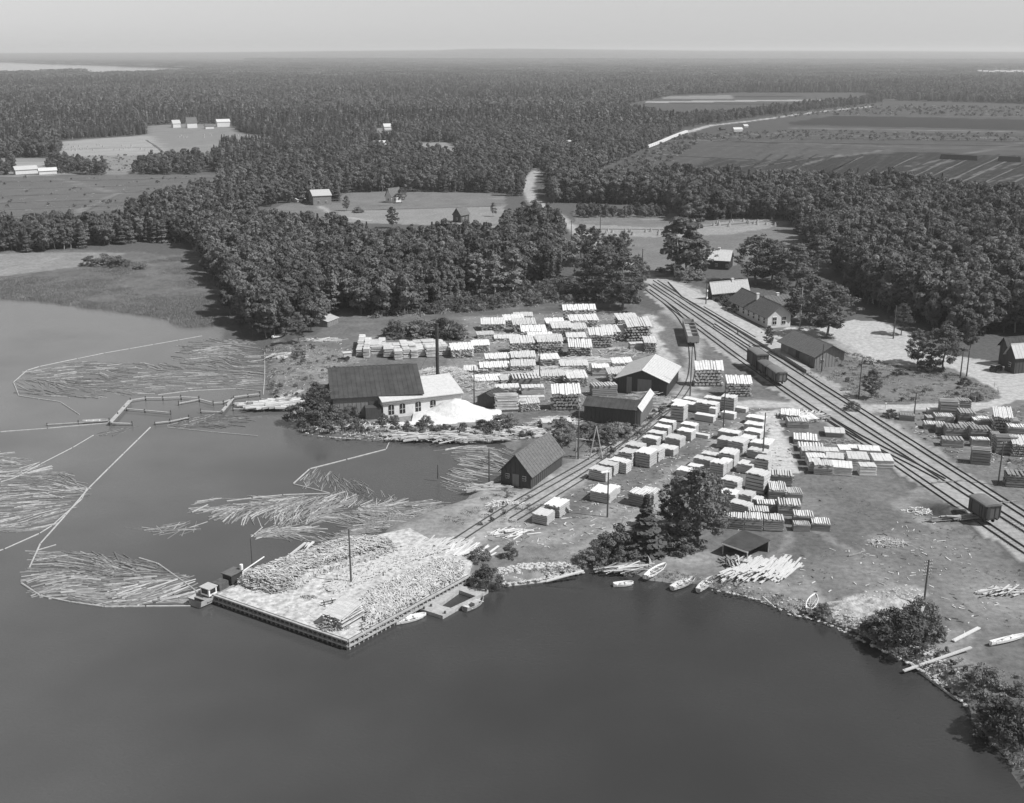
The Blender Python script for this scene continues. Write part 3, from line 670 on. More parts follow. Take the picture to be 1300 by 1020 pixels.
# a tree is shown when little stands before it: rank by nearness and by being on the front edge
front = {}
for c in cand:
    key = (c[2], int(project(c[1], c[0])[0] // 7)); front.setdefault(key, []).append(c)
score = []
for key, L in front.items():
    L.sort(key=lambda c: c[0])
    for j, c in enumerate(L): score.append((c[0] * (1 + .12 * j), c))
score.sort(key=lambda s: s[0])
single = [s[1] for s in score if s[1][2] in ('roadside', 'east', 'peninsula', 'left', 'strip')][:230]
sset = set(id(c) for c in single)
KK = ['broad', 'tall', 'conifer']
GL = {'broad': 'broadleaf tree', 'tall': 'pale slender birch', 'conifer': 'dark pointed spruce'}
for c in single:
    place = WPLACE[c[2]][0]; kd = KK[c[4]]; cx = project(c[1], c[0])[0]
    if c[2] == 'east': place += ', ' + ('beyond the east field' if cx < 1000 else 'behind the station garden' if cx < 1090 else 'behind the gravel yard' if cx < 1210 else 'above the edge house')
    if c[2] == 'peninsula': place = 'in the peninsula wood, ' + ('overhanging the bay' if cx < 370 else 'above the cordwood rows' if cx < 520 else 'behind the scrub of the log yard')
    plant(kd, c[1], c[0], 0, c[3], .82 + .35 * random.random(), f'{GL[kd]} {place}', f'{GL[kd].replace("birch", "birche")}s {place}')
rest = [c for c in cand if id(c) not in sset]

# ---- masses: one mesh of points, trees set on the points
def lib(name, meshes):
    c = bpy.data.collections.new(name)
    for i, me in enumerate(meshes):
        o = bpy.data.objects.new(f'{name}_{i:02d}', me); c.objects.link(o)
    return c
def merge(name, a, b):
    mb = bmesh.new(); mb.from_mesh(a); off = len(mb.faces); mb.from_mesh(b); mb.faces.ensure_lookup_table()
    for f in mb.faces[off:]: f.material_index = 1
    me = bpy.data.meshes.new(name); mb.to_mesh(me); mb.free()
    me.materials.append(a.materials[0]); me.materials.append(b.materials[0]); return me
def scatter(name, P, S, idx, coll, label, cat):
    P = np.asarray(P, float); n = len(P)
    me = bpy.data.meshes.new(name); me.vertices.add(n); me.vertices.foreach_set('co', P.reshape(-1))
    a = me.attributes.new('scl', 'FLOAT_VECTOR', 'POINT'); a.data.foreach_set('vector', np.asarray(S, np.float32).reshape(-1))
    a = me.attributes.new('rot', 'FLOAT_VECTOR', 'POINT'); rr = np.zeros((n, 3), np.float32); rr[:, 2] = rng.random(n) * 6.283; a.data.foreach_set('vector', rr.reshape(-1))
    a = me.attributes.new('pick', 'INT', 'POINT'); a.data.foreach_set('value', np.asarray(idx, np.int32))
    o = link(name, me); ng = bpy.data.node_groups.new(name, 'GeometryNodeTree')
    ng.interface.new_socket('Geometry', in_out='INPUT', socket_type='NodeSocketGeometry'); ng.interface.new_socket('Geometry', in_out='OUTPUT', socket_type='NodeSocketGeometry')
    N = ng.nodes; gi = N.new('NodeGroupInput'); go = N.new('NodeGroupOutput'); iop = N.new('GeometryNodeInstanceOnPoints'); ci = N.new('GeometryNodeCollectionInfo')
    ci.inputs['Collection'].default_value = coll; ci.inputs['Separate Children'].default_value = True; ci.inputs['Reset Children'].default_value = True
    iop.inputs['Pick Instance'].default_value = True
    def att(nm, ty):
        x = N.new('GeometryNodeInputNamedAttribute'); x.data_type = ty; x.inputs['Name'].default_value = nm; return [s for s in x.outputs if s.enabled][0]
    ng.links.new(gi.outputs[0], iop.inputs['Points']); ng.links.new(ci.outputs[0], iop.inputs['Instance'])
    ng.links.new(att('scl', 'FLOAT_VECTOR'), iop.inputs['Scale']); ng.links.new(att('rot', 'FLOAT_VECTOR'), iop.inputs['Rotation']); ng.links.new(att('pick', 'INT'), iop.inputs['Instance Index'])
    ng.links.new(iop.outputs[0], go.inputs[0]); md = o.modifiers.new('scatter', 'NODES'); md.node_group = ng
    return tag(o, label, cat, kind='stuff')
LT = lib('near_tree', [merge('t', *TREE['broad', i]) for i in range(5)] + [merge('t', *TREE['tall', i]) for i in range(3)] + [merge('t', *TREE['conifer', i]) for i in range(3)])
basev = np.array([12.4, 12.5, 13.2]); off = np.array([0, 5, 8]); cnt = np.array([5, 3, 3])
def forest(name, C, label, coll=LT):
    A = np.array([(c[1], c[0], c[3], c[4]) for c in C]); k = A[:, 3].astype(int)
    s = A[:, 2] / basev[k]; w_ = s * rng.uniform(.85, 1.2, len(s)) * np.where(k == 2, 1.15, 1.0)
    scatter(name, np.c_[A[:, 0], A[:, 1], hz(A[:, 0], A[:, 1])], np.c_[w_, w_, s], off[k] + rng.integers(0, 99, len(k)) % cnt[k], coll, label, 'forest')
for k in WOODS:
    C = [c for c in rest if c[2] == k]
    if C: forest('woodland', C, 'mass of closely standing trees ' + WPLACE[k][0])
# the great forest towards the horizon
def grid_pts(y0, y1, sp):
    half = (y1 * 0.47) + 120
    gx, gy = np.meshgrid(np.arange(-half, half, sp), np.arange(y0, y1, sp)); gx = (gx + rng.uniform(-.48, .48, gx.shape) * sp).ravel(); gy = (gy + rng.uniform(-.48, .48, gy.shape) * sp).ravel()
    m = np.abs(gx) < gy * 0.475 + 60; gx = gx[m]; gy = gy[m]
    a, b = project(gx, gy, np.zeros_like(gx)); m = pip(a, b, NORTH)
    for f in FIELDS.values():
        m &= ~pip(a, b, f[0])
    m &= ~pip(a, b, FARLAKE)
    m &= (vnoise(gx, gy, 75) * .55 + vnoise(gx, gy, 24) * .45 > .26) | (gy > 3300)
    return gx[m], gy[m]
LM = lib('mid_tree', [crown_mesh('m', 'broad', 420, 110 + i, .62, M['leaf_far']) for i in range(5)] + [crown_mesh('m', 'tall', 260, 130 + i, .5, M['leaf_pale']) for i in range(3)] + [crown_mesh('m', 'conifer', 380, 150 + i, .5, M['needle']) for i in range(3)])
def fkinds(gx, gy):
    r = rng.random(len(gx)); pc = np.clip((vnoise(gx, gy, 260) - .25) * 1.5 + np.clip((gy - 1200) / 2500, 0, .2), 0.06, .8); return np.where(r < pc, 2, np.where(r > .74, 1, 0))
gx, gy = grid_pts(560, 1150, 3.9); kk = fkinds(gx, gy)
Hh = (7.4 + 3.2 * vnoise(gx, gy, 60)) * rng.uniform(.55, 1.35, len(gx))
forest('woodland', list(zip(gy, gx, [''] * len(gx), Hh, kk)), 'closely grown mixed forest behind the fields')
n_mid = len(gx)
gx, gy = grid_pts(1150, 3400, 6.4); kk = fkinds(gx, gy); Hh = (8.5 + 3.5 * vnoise(gx, gy, 90)) * rng.uniform(.7, 1.35, len(gx)) * np.where(rng.random(len(gx)) < .06, 1.35, 1)
forest('woodland', list(zip(gy, gx, [''] * len(gx), Hh, kk)), 'mixed forest stretching away towards the horizon', LM)
print('mid', n_mid, 'far', len(gx), 'rest', len(rest))
# farthest: canopy patches 70 m square
def canopy(seed):
    r = np.random.default_rng(seed); n = 130; c = r.uniform(-36, 36, (n, 2)); C = []; U = []; V = []
    for x, y in c:
        H = r.uniform(7, 13); con = r.random() < .6; rad = 2.6 if con else 3.6
        for k in range(3):
            a = k * 2.094 + r.random(); nrm = np.array([math.cos(a) * .6, math.sin(a) * .6, .8]); nrm /= np.linalg.norm(nrm)
            u = np.array([-math.sin(a), math.cos(a), 0]); v = np.cross(nrm, u); C.append([x + math.cos(a) * rad * .45, y + math.sin(a) * rad * .45, H - 1.5 - (1.2 if con else 0)]); U.append(u * rad * .7); V.append(v * (rad * .9 if not con else rad * 1.3))
    return quadmesh('canopy', np.array(C), np.array(U), np.array(V), M['needle'] if seed % 2 else M['leaf_far'])
LC = lib('canopy', [canopy(i) for i in range(6)])
gx, gy = grid_pts(3400, 18500, 62.0)
if True:
    S = np.ones((len(gx), 3)); S[:, 2] = rng.uniform(.8, 1.25, len(gx)); S[:, 0] = S[:, 1] = 1.05
    scatter('woodland', np.c_[gx, gy, hz(gx, gy)], S, rng.integers(0, 6, len(gx)), LC, 'endless dark forest canopy running out to the horizon hills', 'forest')
print('patches', len(gx))

# ---- undergrowth, reeds, weeds
def tuft(seed, n, hgt, sp, wq, m, flat=False):
    r = np.random.default_rng(seed); C = np.c_[r.normal(size=(n, 2)) * sp, np.zeros(n)]; Hq = hgt * r.uniform(.5, 1.2, n); C[:, 2] = Hq / 2 - .05
    a = r.random(n) * 6.283; U = np.c_[np.cos(a), np.sin(a), np.zeros(n)] * wq; V = np.c_[r.normal(size=n) * .22 * Hq, r.normal(size=n) * .22 * Hq, Hq / 2]
    return quadmesh('tuft', C, U, V, m)
LG = lib('weed', [tuft(i, 30, .3, .5, .1, M['grass']) for i in range(3)] + [crown_mesh('w', 'bush', 90, 200 + i, .26, M['leaf']) for i in range(2)])
def region_pts(poly, n):
    ps = [G(*q) for q in poly]; x0, x1 = min(p.x for p in ps), max(p.x for p in ps); y0, y1 = min(p.y for p in ps), max(p.y for p in ps)
    gx = rng.uniform(x0, x1, n * 6); gy = rng.uniform(y0, y1, n * 6); a, b = project(gx, gy, np.zeros_like(gx)); m = pip(a, b, poly); return gx[m][:n], gy[m][:n]
def weeds(poly, n, share_bush, s0, s1, label, z=-.02, cl=None):
    gx, gy = region_pts(poly, n)
    if cl: m = vnoise(gx, gy, 5) * .4 + vnoise(gx, gy, 1.7) * .3 + rng.random(len(gx)) * .3 > cl; gx, gy = gx[m], gy[m]
    k = np.where(rng.random(len(gx)) < share_bush, 3 + rng.integers(0, 2, len(gx)), rng.integers(0, 3, len(gx)))
    s = rng.uniform(s0, s1, len(gx)) * np.where(k > 2, .55, 1.0)
    scatter('undergrowth', np.c_[gx, gy, np.full(len(gx), z)], np.c_[s, s, s * rng.uniform(.7, 1.3, len(gx))], k, LG, label, 'undergrowth')
weeds([(540, 372), (640, 362), (720, 358), (800, 368), (812, 386), (720, 384), (600, 396), (470, 404)], 2600, .5, .8, 1.9, 'rough scrub between the log yard and the wood', cl=.44)
weeds([(380, 545), (440, 549), (560, 552), (650, 556), (700, 560), (640, 545), (560, 542), (470, 536), (400, 532)], 1000, .12, .5, 1.1, 'rough grass and weeds along the sawmill shore')
weeds([(600, 738), (740, 722), (820, 734), (905, 744), (1020, 776), (1100, 806), (1110, 790), (1030, 765), (920, 738), (820, 715), (740, 700), (640, 712)], 420, .0, .25, .55, 'weeds along the near shore between the pier and the sandy bank', cl=.45)
weeds([(1105, 815), (1160, 840), (1225, 884), (1262, 945), (1320, 1000), (1320, 860), (1240, 845), (1180, 820)], 500, .02, .3, .7, 'rank growth along the lower right shore', cl=.4)
weeds([(1060, 440), (1140, 466), (1198, 469), (1265, 497), (1260, 507), (1100, 512), (1010, 470)], 1500, .06, .4, .9, 'long grass inside the road loop', cl=.5)
weeds([(1120, 528), (1300, 516), (1300, 640), (1200, 575)], 1200, .03, .25, .55, 'grass between the tracks and the weathered stacks', cl=.5)
weeds([(1010, 610), (1150, 604), (1300, 730), (1300, 800), (1180, 800), (1060, 740), (960, 720)], 1500, .01, .12, .3, 'short tufts of grass on the open shore meadow', cl=.52)
weeds([(336, 440), (400, 430), (455, 460), (415, 500), (345, 510)], 900, .06, .4, .9, 'grass tufts on the worn ground north of the sawmill', cl=.5)
weeds([(700, 620), (760, 590), (860, 520), (950, 560), (870, 640), (760, 700), (640, 700)], 1000, .01, .15, .35, 'grass tufts between the tramway and the dirt road', cl=.55)
weeds([(780, 590), (690, 560), (830, 500), (860, 505)], 700, .15, .4, 1.0, 'weeds beside the tramway below the low shed', cl=.5)
weeds([(640, 690), (560, 660), (640, 620), (700, 640)], 500, .05, .3, .7, 'sparse grass round the pier root', cl=.55)
for poly, n, lb in (([(-60, 352), (60, 350), (170, 345), (262, 345), (300, 380), (292, 406), (200, 400), (130, 390), (60, 380), (-60, 372)], 3800, 'reed bed at the head of the left bay'),
                    ([(180, 378), (300, 372), (292, 408), (240, 412)], 1500, 'thin reeds standing in the water before the peninsula'), ([(100, 340), (262, 322), (262, 350), (180, 352)], 1300, 'sedge and willow scrub behind the reed bed')):
    gx, gy = region_pts(poly, n); s = rng.uniform(.5, 1.3, len(gx)) * (.35 + 1.3 * vnoise(gx, gy, 12)); scatter('reeds', np.c_[gx, gy, np.full(len(gx), -.75)], np.c_[s * .4 + .9, s * .4 + .9, s], rng.integers(0, 3, len(gx)), lib('reed', [tuft(300 + i, 120, .55, .9, .02, M['reed']) for i in range(3)]), lb, 'reeds')
for px, py, yt, wd, lb in ((113, 336, 322, 1.3, 'round willow bush at the left end of the marsh scrub'), (135, 336, 319, 1.6, 'willow bush in the middle of the marsh scrub'), (150, 338, 322, 1.6, 'willow bush at the right end of the marsh scrub'), (178, 340, 330, 1.6, 'low willow bush further right in the marsh'), (128, 222, 214, 1.5, 'small dark bush on the far-left field')):
    p = G(px, py); o = plant('bush', p.x, p.y, -.4, ZT(px, py, yt), wd, lb); o.scale.x = o.scale.y = o.scale.z * wd

# ---- furrows, ditches and hay on the far fields
def strips(name, segs, m, label, hgt=.12):
    mb = MB()
    for a, b_, wd in segs:
        p, q_ = G(*a), G(*b_); d = (q_ - p); L = d.length; u = d / L; n_ = Vector((-u.y, u.x, 0)); k = max(2, int(L / 25)); L_ = []
        for i in range(k + 1):
            c = p + d * i / k + n_ * random.uniform(-.25, .25) * wd; w_ = wd * random.uniform(.55, 1.25) / 2; L_.append((c - n_ * w_, c + n_ * w_))
        vs = []
        for x, y in L_: vs += [(x.x, x.y, .02), (x.x, x.y, hgt), (y.x, y.y, hgt), (y.x, y.y, .02)]
        mb.add(vs, [(4 * i + j, 4 * i + 4 + j, 4 * i + 5 + j, 4 * i + 1 + j) for i in range(k) for j in range(3)])
    tag(mb.obj(name, m), label, 'field strips', kind='stuff')
seg = []
for i in range(30):
    x = 905 + i * 17; seg.append(((x, 246), (x + 75 + i * 2.2, 196 + (i % 3)), 2.6))
strips('peat_furrows', seg, M['furrow'], 'dark parallel furrows cut across the near bog')
seg = [((x, 243), (x + 95, 199), 1.6) for x in (1000, 1068, 1120, 1142, 1176, 1196, 1226, 1262)] + [((880, 224), (1010, 199), 1.4), ((950, 214), (1060, 196), 1.2)]
strips('field_ridges', seg, M['ridge'], 'pale ridges between the furrows of the near bog')
seg = [((1003, 157), (1310, 165.5), 9), ((1003, 159), (1150, 162), 5), ((905, 180), (1310, 186), 4), ((1060, 176), (1310, 180.5), 3), ((1160, 171), (1310, 173.5), 3), ((822, 131), (1010, 133.5), 12), ((932, 122.8), (1018, 123), 14), ((880, 176), (990, 183), 2.5), ((850, 198), (960, 203), 2)]
strips('peat_furrows', seg, M['furrow'], 'dark ditches and peat edges across the far bog')
seg = [((990, 172), (1310, 177), 6), ((1100, 167), (1310, 170.5), 7), ((900, 170), (1010, 174), 4), ((870, 185), (1180, 191), 2.5), ((1030, 147), (1310, 149), 8), ((820, 127.5), (1085, 126.5), 12)]
strips('field_ridges', seg, M['ridge'], 'pale scrubby banks across the far bog')
seg = [((-20, 232 + i * 9), (262 - i * 8, 226 + i * 8), 1.3) for i in range(7)] + [((100, 274), (152, 247), 1.2), ((186, 178), (214, 198), 2.2), ((75, 190), (200, 187), 1.4), ((430, 268), (636, 262), 1.5), ((740, 291), (856, 292), 1.4), ((860, 290), (995, 280), 1.4)]
strips('peat_furrows', seg, M['ridge'], 'field boundaries and drains across the pastures')
mb = MB()
for i in range(95):
    px, py = random.choice([(random.uniform(78, 190), random.uniform(184, 192)), (random.uniform(78, 190), random.uniform(184, 192)), (random.uniform(220, 320), random.uniform(172, 175)), (random.uniform(862, 990), random.uniform(280, 288)), (random.uniform(745, 850), random.uniform(294, 300))]); p = G(px, py)
    mb.tube((p.x, p.y, 0), (p.x, p.y, 1.5), .8, .2, 6)
tag(mb.obj('haycocks', M['hay']), 'haycocks dotted over the hayfields', 'haycocks', kind='stuff')
weeds([(880, 172), (1000, 166), (1310, 171), (1310, 180), (1000, 178), (870, 180)], 1100, .6, .7, 2.0, 'scrubby bank across the middle of the bog', cl=.5)
weeds([(1000, 138), (1120, 134), (1310, 136), (1310, 149), (1080, 146), (980, 150)], 1100, .7, 1.0, 3.0, 'rough scrub at the far side of the bog', cl=.5)
weeds([(700, 238), (775, 214), (870, 170), (905, 172), (850, 205), (790, 232)], 900, .5, .8, 2.2, 'rough pasture edge beside the bog railway', cl=.5)
weeds([(-60, 226), (270, 224), (250, 260), (165, 276), (-60, 292)], 900, .3, .4, 1.3, 'tussocks and small bushes on the left pasture', cl=.58)
weeds([(72, 198), (250, 196), (240, 218), (70, 221)], 500, .4, .6, 1.8, 'tussocks below the hayfield', cl=.5)
# ------------------------------------------------------------------ buildings
def v2(p): return Vector((p[0], p[1], 0))
def frame(A, B, C, ridge='u'):
    """rectangle from three surveyed foot corners A-B-C (B the nearest); returns origin, unit vectors and lengths"""
    a, b, c = (G(*q) for q in (A, B, C)); u = (a - b); v = (c - b); Lu, Lv = u.length, v.length
    v = v.normalized(); u = u.normalized(); u2 = Vector((-v.y, v.x, 0)); u2 = u2 if u2.dot(u) > 0 else -u2
    m = (u + u2).normalized(); v2_ = Vector((m.y, -m.x, 0)); v2_ = v2_ if v2_.dot(v) > 0 else -v2_
    return b, m, v2_, Lu, Lv
def gable_house(name, A, B, C, wall_h, ridge_h, axis, wallm, roofm, label, cat, over=.4, rt=.14, door=None, windows=(), extra=None, chim=None, battens=True, off=.5):
    """local frame: origin at corner B, x along BA, y along BC; ridge along 'u' (BA) or 'v' (BC)"""
    b, u, v, Lu, Lv = frame(A, B, C)
    flip = (u.x * v.y - u.y * v.x) < 0
    if flip: u, v, Lu, Lv = v, u, Lv, Lu; axis = {'u': 'v', 'v': 'u'}[axis]; sw = True
    else: sw = False
    rz = math.atan2(u.y, u.x)
    root = empty(name, b, rz, label, cat)
    # work with ridge along local x; if axis is v, swap coordinates through a matrix
    if axis == 'u': Lr, Lc = Lu, Lv; T = lambda x, y, z: (x, y, z)
    else: Lr, Lc = Lv, Lu; T = lambda x, y, z: (y, x, z)
    def addp(mb, P, F):
        mb.add([T(*p) for p in P], F if axis == 'u' else [f[::-1] for f in F])
    rc = Lc * off
    mb = MB()
    P = [(0, 0, 0), (Lr, 0, 0), (Lr, Lc, 0), (0, Lc, 0), (0, 0, wall_h), (Lr, 0, wall_h), (Lr, Lc, wall_h), (0, Lc, wall_h), (0, rc, ridge_h), (Lr, rc, ridge_h)]
    addp(mb, P, [(0, 1, 5, 4), (2, 3, 7, 6), (1, 2, 6, 9, 5), (3, 0, 4, 8, 7)])
    w_ = mb.obj('wall', wallm, root)
    if battens:
        mb = MB(); st = .9
        def bat(x, y, zt):
            p = T(x, y, zt / 2); mb.box(p, (.07, .07, zt))
        k = st / 2
        while k < Lr:
            bat(k, -.03, wall_h); bat(k, Lc + .03, wall_h); k += st
        k = st / 2
        while k < Lc:
            z = wall_h + (ridge_h - wall_h) * (k / rc if k < rc else (Lc - k) / (Lc - rc)); bat(-.03, k, z); bat(Lr + .03, k, z); k += st
        tag(mb.obj('board_battens', wallm, root), kind='stuff')
    # roof slopes as two slabs
    for side in (0, 1):
        y0, y1 = (0, rc) if side == 0 else (Lc, rc)
        d = y1 - y0; s_ = (ridge_h - wall_h) / d; ye = y0 - math.copysign(over, d); ze = wall_h - abs(s_) * over
        P = [(-over, ye, ze), (Lr + over, ye, ze), (Lr + over, y1, ridge_h), (-over, y1, ridge_h)]
        P = P + [(x, y, z + rt) for x, y, z in P]
        F = [(0, 1, 2, 3), (7, 6, 5, 4), (0, 4, 5, 1), (1, 5, 6, 2), (2, 6, 7, 3), (3, 7, 4, 0)]
        if side == 0: F = [f[::-1] for f in F]
        mb = MB(); addp(mb, P, F); slo = mb.obj('roof_slope', roofm, root)
        if Lr < 40 and wall_h < 9 and b.y < 520:
            mb = MB(); k = .6
            while k < Lr:
                addp(mb, [(k - .05, ye, ze + rt), (k + .05, ye, ze + rt), (k + .05, y1, ridge_h + rt), (k - .05, y1, ridge_h + rt), (k - .05, ye, ze + rt + .06), (k + .05, ye, ze + rt + .06), (k + .05, y1, ridge_h + rt + .06), (k - .05, y1, ridge_h + rt + .06)], [(4, 5, 6, 7), (0, 1, 5, 4), (1, 2, 6, 5), (3, 0, 4, 7)] if side == 0 else [(7, 6, 5, 4), (4, 5, 1, 0), (5, 6, 2, 1), (7, 4, 0, 3)]); k += 1.0
            tag(mb.obj('roof_battens', roofm, slo), kind='stuff')
    mb = MB(); addp(mb, [(-over, rc - .15, ridge_h + rt - .05), (Lr + over, rc - .15, ridge_h + rt - .05), (Lr + over, rc + .15, ridge_h + rt - .05), (-over, rc + .15, ridge_h + rt - .05), (-over, rc, ridge_h + rt + .07), (Lr + over, rc, ridge_h + rt + .07)], [(0, 1, 5, 4), (2, 3, 4, 5), (1, 2, 5), (3, 0, 4)]); mb.obj('ridge_cap', roofm, root)
    # openings: (face, position along 0..1, bottom z, width, height, kind)  faces: 'x0' end at origin, 'x1', 'y0', 'y1' in the ridge frame
    for f, t_, z, ww, hh, kd in windows:
        if f in ('y0', 'y1'): x = t_ * Lr; y = -.05 if f == 'y0' else Lc + .05; dims = (ww, .12, hh)
        else: y = t_ * Lc; x = -.05 if f == 'x0' else Lr + .05; dims = (.12, ww, hh)
        if axis == 'v': dims = (dims[1], dims[0], dims[2])
        p = Vector(T(x, y, z + hh / 2)); dark = kd in ('window',)
        mb = MB(); mb.box(p, dims); o = mb.obj('window_frame' if dark else 'door', M['white'] if kd == 'window' else (M['midwood'] if kd == 'door' else M['darkwood']), root)
        nrm = Vector(T(*{'y0': (0, -1, 0), 'y1': (0, 1, 0), 'x0': (-1, 0, 0), 'x1': (1, 0, 0)}[f]))
        if dark:
            mb = MB(); tv = Vector((abs(nrm.y), abs(nrm.x), 0))
            for sx in (-.25, .25):
                for sz in (-.25, .25):
                    d2 = tv * (ww * .4) + Vector((abs(nrm.x), abs(nrm.y), 0)) * .04 + Vector((0, 0, hh * .4)); mb.box(p + nrm * .07 + tv * sx * ww * .96 + Vector((0, 0, sz * hh * .96)), d2)
            mb.obj('pane', M['pane'], o)
    if chim:
        x, y, hgt = chim; mb = MB(); zt = ridge_h + hgt; mb.box(T(x * Lr, y * Lc, (wall_h + zt) / 2), (.7, .7, zt - wall_h)); mb.box(T(x * Lr, y * Lc, zt + .04), (.9, .9, .12)); mb.obj('chimney', M['plaster'], root)
    if extra: extra(root, T, Lr, Lc, axis)
    return root
# boarded boathouse / sawmill shed by the tramway
zr = ZT(653, 618, 577); zw = ZT(634, 615, 594)
def boat_extra(root, T, Lr, Lc, ax): pass
gable_house('lakeside_shed', (635, 615), (674, 621), (719, 592), ZT(674, 621, 603), ZT(654.5, 618, 578), 'v', M['darkwood'], M['felt2'], 'dark boarded gabled shed with a sheer grey roof beside the tramway and inlet', 'shed', .45,
            windows=(('x0', .50, .05, 1.3, 2.3, 'door'), ('x0', .78, 1.3, .7, .9, 'window'), ('x0', .22, 1.3, .7, .9, 'window')))
# pale roofed barn
gable_house('storage_barn', (783, 499), (846, 504), (864, 484), ZT(846, 504, 485), ZT(816, 501, 470), 'v', M['darkwood'], M['tin'], 'large dark barn with a brilliant pale sheet roof among the log piles', 'barn', .6,
            windows=(('x0', .45, .05, 3.2, 3.6, 'door'), ('x0', .76, .05, 1.2, 3.9, 'door'), ('x0', .18, .05, .8, 2.6, 'plain')), off=.5)
# low dark shed: front wing + cross wing
gable_house('low_shed', (741, 536), (806, 542), (815, 530), ZT(806, 542, 521), ZT(800, 538, 512), 'u', M['darkwood'], M['felt'], 'long low dark shed with a shallow felt roof beside the tramway', 'shed', .35)
gable_house('cross_shed', (805, 541), (813, 541.5), (836, 519), ZT(813, 541, 521), ZT(810, 541, 517), 'v', M['midwood'], M['tin'], 'narrow grey boarded wing with pale boards on its roof, right of the long low shed', 'shed', .3)
# sawmill with broad dark roof
gable_house('sawmill', (424, 532), (536, 525), (522, 486), ZT(424, 532, 506), ZT(424, 521, 478), 'u', M['midwood'], M['felt'], 'sawmill with a broad dark felt roof and boarded wall on the point', 'sawmill', .5,
            windows=(('y0', .55, .3, 2.0, 3.2, 'plain'), ('y1', .55, .3, 2.0, 3.2, 'plain')))
# white engine house
def arch(root, x, y, nx, ny, ww, hh, z):
    mb = MB(); n = 7; P = []
    pts = [(-ww / 2, 0), (ww / 2, 0)] + [(ww / 2 * math.cos(math.pi * k / n), hh - ww * .25 + ww * .25 * math.sin(math.pi * k / n)) for k in range(n + 1)]
    tx, ty = -ny, nx
    for d in (-.06, .05): P += [(x + tx * a + nx * d, y + ty * a + ny * d, z + b_) for a, b_ in pts]
    m = len(pts); mb.add(P, [tuple(range(m - 1, -1, -1)), tuple(range(m, 2 * m))] + [(k, (k + 1) % m, m + (k + 1) % m, m + k) for k in range(m)])
    f = mb.obj('arched_window', M['pane'], root); mb = MB()
    for a in (-.0,): mb.box((x + nx * .07, y + ny * .07, z + hh / 2), (.06 + abs(tx) * .02, .06, hh))
    mb.box((x + nx * .07, y + ny * .07, z + hh * .45), (abs(tx) * ww + .05, abs(ty) * ww + .05, .06)); mb.obj('glazing_bar', M['plaster'], f)
b, u, v, Lu, Lv = frame((480, 517), (487, 532), (582, 516))
root = empty('engine_house', b, math.atan2(v.y, v.x), 'white plastered engine house with arched windows and a white roof beside the sawdust heap', 'engine house')
H1 = ZT(487, 532, 510); H2 = ZT(484, 524, 493) + .2; D = 8.5; L = Lv * .98
mb = MB(); P = [(0, 0, 0), (L, 0, 0), (L, D, 0), (0, D, 0), (0, 0, H1), (L, 0, H1), (L, D, H2), (0, D, H2)]
mb.add(P, [(0, 1, 5, 4), (1, 2, 6, 5), (2, 3, 7, 6), (3, 0, 4, 7)]); mb.obj('wall', M['plaster'], root)
mb = MB(); sl_ = (H2 - H1) / D; P = [(-.4, -.5, H1 - .5 * sl_ + .02), (L + .4, -.5, H1 - .5 * sl_ + .02), (L + .4, D + .3, H2 + .05), (-.4, D + .3, H2 + .05)]; P = P + [(x, y, z + .18) for x, y, z in P]
mb.add(P, [(3, 2, 1, 0), (4, 5, 6, 7), (0, 1, 5, 4), (1, 2, 6, 5), (2, 3, 7, 6), (3, 0, 4, 7)]); mb.obj('roof', M['tin'], root)
mb = MB(); mb.box((L / 2, -.35, H1 - .45), (L + .6, .12, .18)); mb.obj('eaves_board', M['oldboard'], root)
for t_ in (.10, .24, .44, .63): arch(root, t_ * L, -.0, 0, -1, 1.25, H1 * .56, .75)
arch(root, 0, D * .4, -1, 0, 1.1, 2.0, .3)
# low annex with flat dark opening between the mill and engine house
pb = G(480, 533); mb = MB(); mb.box((0, 0, 1.3), (3.4, 2.6, 2.6), .2); o = mb.obj('lean_to', M['darkwood'], loc=pb + Vector((-1.2, 1.5, 0))); tag(o, 'small dark lean-to between the sawmill wall and the white engine house', 'lean-to')
# chimney stack of sheet iron
p = G(556, 497); ht = ZT(556, 497, 411); root = empty('iron_chimney', p, 0, 'tall thin dark iron chimney rising behind the white engine house', 'chimney')
mb = MB(); mb.tube((0, 0, 0), (0, 0, ht), .40, .36, 14); mb.obj('flue', M['iron'], root)
mb = MB(); mb.tube((0, 0, ht - .25), (0, 0, ht + .08), .48, .48, 14); mb.tube((0, 0, ht * .55), (0, 0, ht * .55 + .15), .45, .45, 14); mb.obj('band', M['iron'], root)
mb = MB(); mb.box((0, 0, 1.1), (1.6, 1.6, 2.6)); mb.obj('plinth', M['plaster'], root)
for a in (0.4, 2.5, 4.6):
    mb = MB(); mb.tube((0, 0, ht * .8), (math.cos(a) * 8, math.sin(a) * 8, 0), .018, .018, 4); mb.obj('guy_wire', M['iron'], root)
# sawdust heap
def heap(name, poly_c, rx, ry, hgt, m, label, cat, rz=0, rough=.12, peaks=((0, 0, 1),), n=34, z0=-.1):
    vs = []; fs = []
    for j in range(n + 1):
        for i in range(n + 1):
            x = (i / n * 2 - 1); y = (j / n * 2 - 1); z = 0
            for ax, ay, ah in peaks:
                d = math.hypot((x - ax), (y - ay)); z = max(z, ah * max(0, 1 - d * 1.15) ** .9)
            z = z + rough * (float(vnoise(x * 9 + 40 + rx, y * 9 + 20, 1.6)) - .5) * (z > 0.02)
            vs.append((x * rx, y * ry, z * hgt if z > 0 else -.3))
    for j in range(n):
        for i in range(n): a = j * (n + 1) + i; fs.append((a, a + 1, a + n + 2, a + n + 1))
    mb = MB(); mb.add(vs, fs); o = mb.obj(name, m, loc=(poly_c.x, poly_c.y, z0), rz=rz, smooth=True); return tag(o, label, cat)
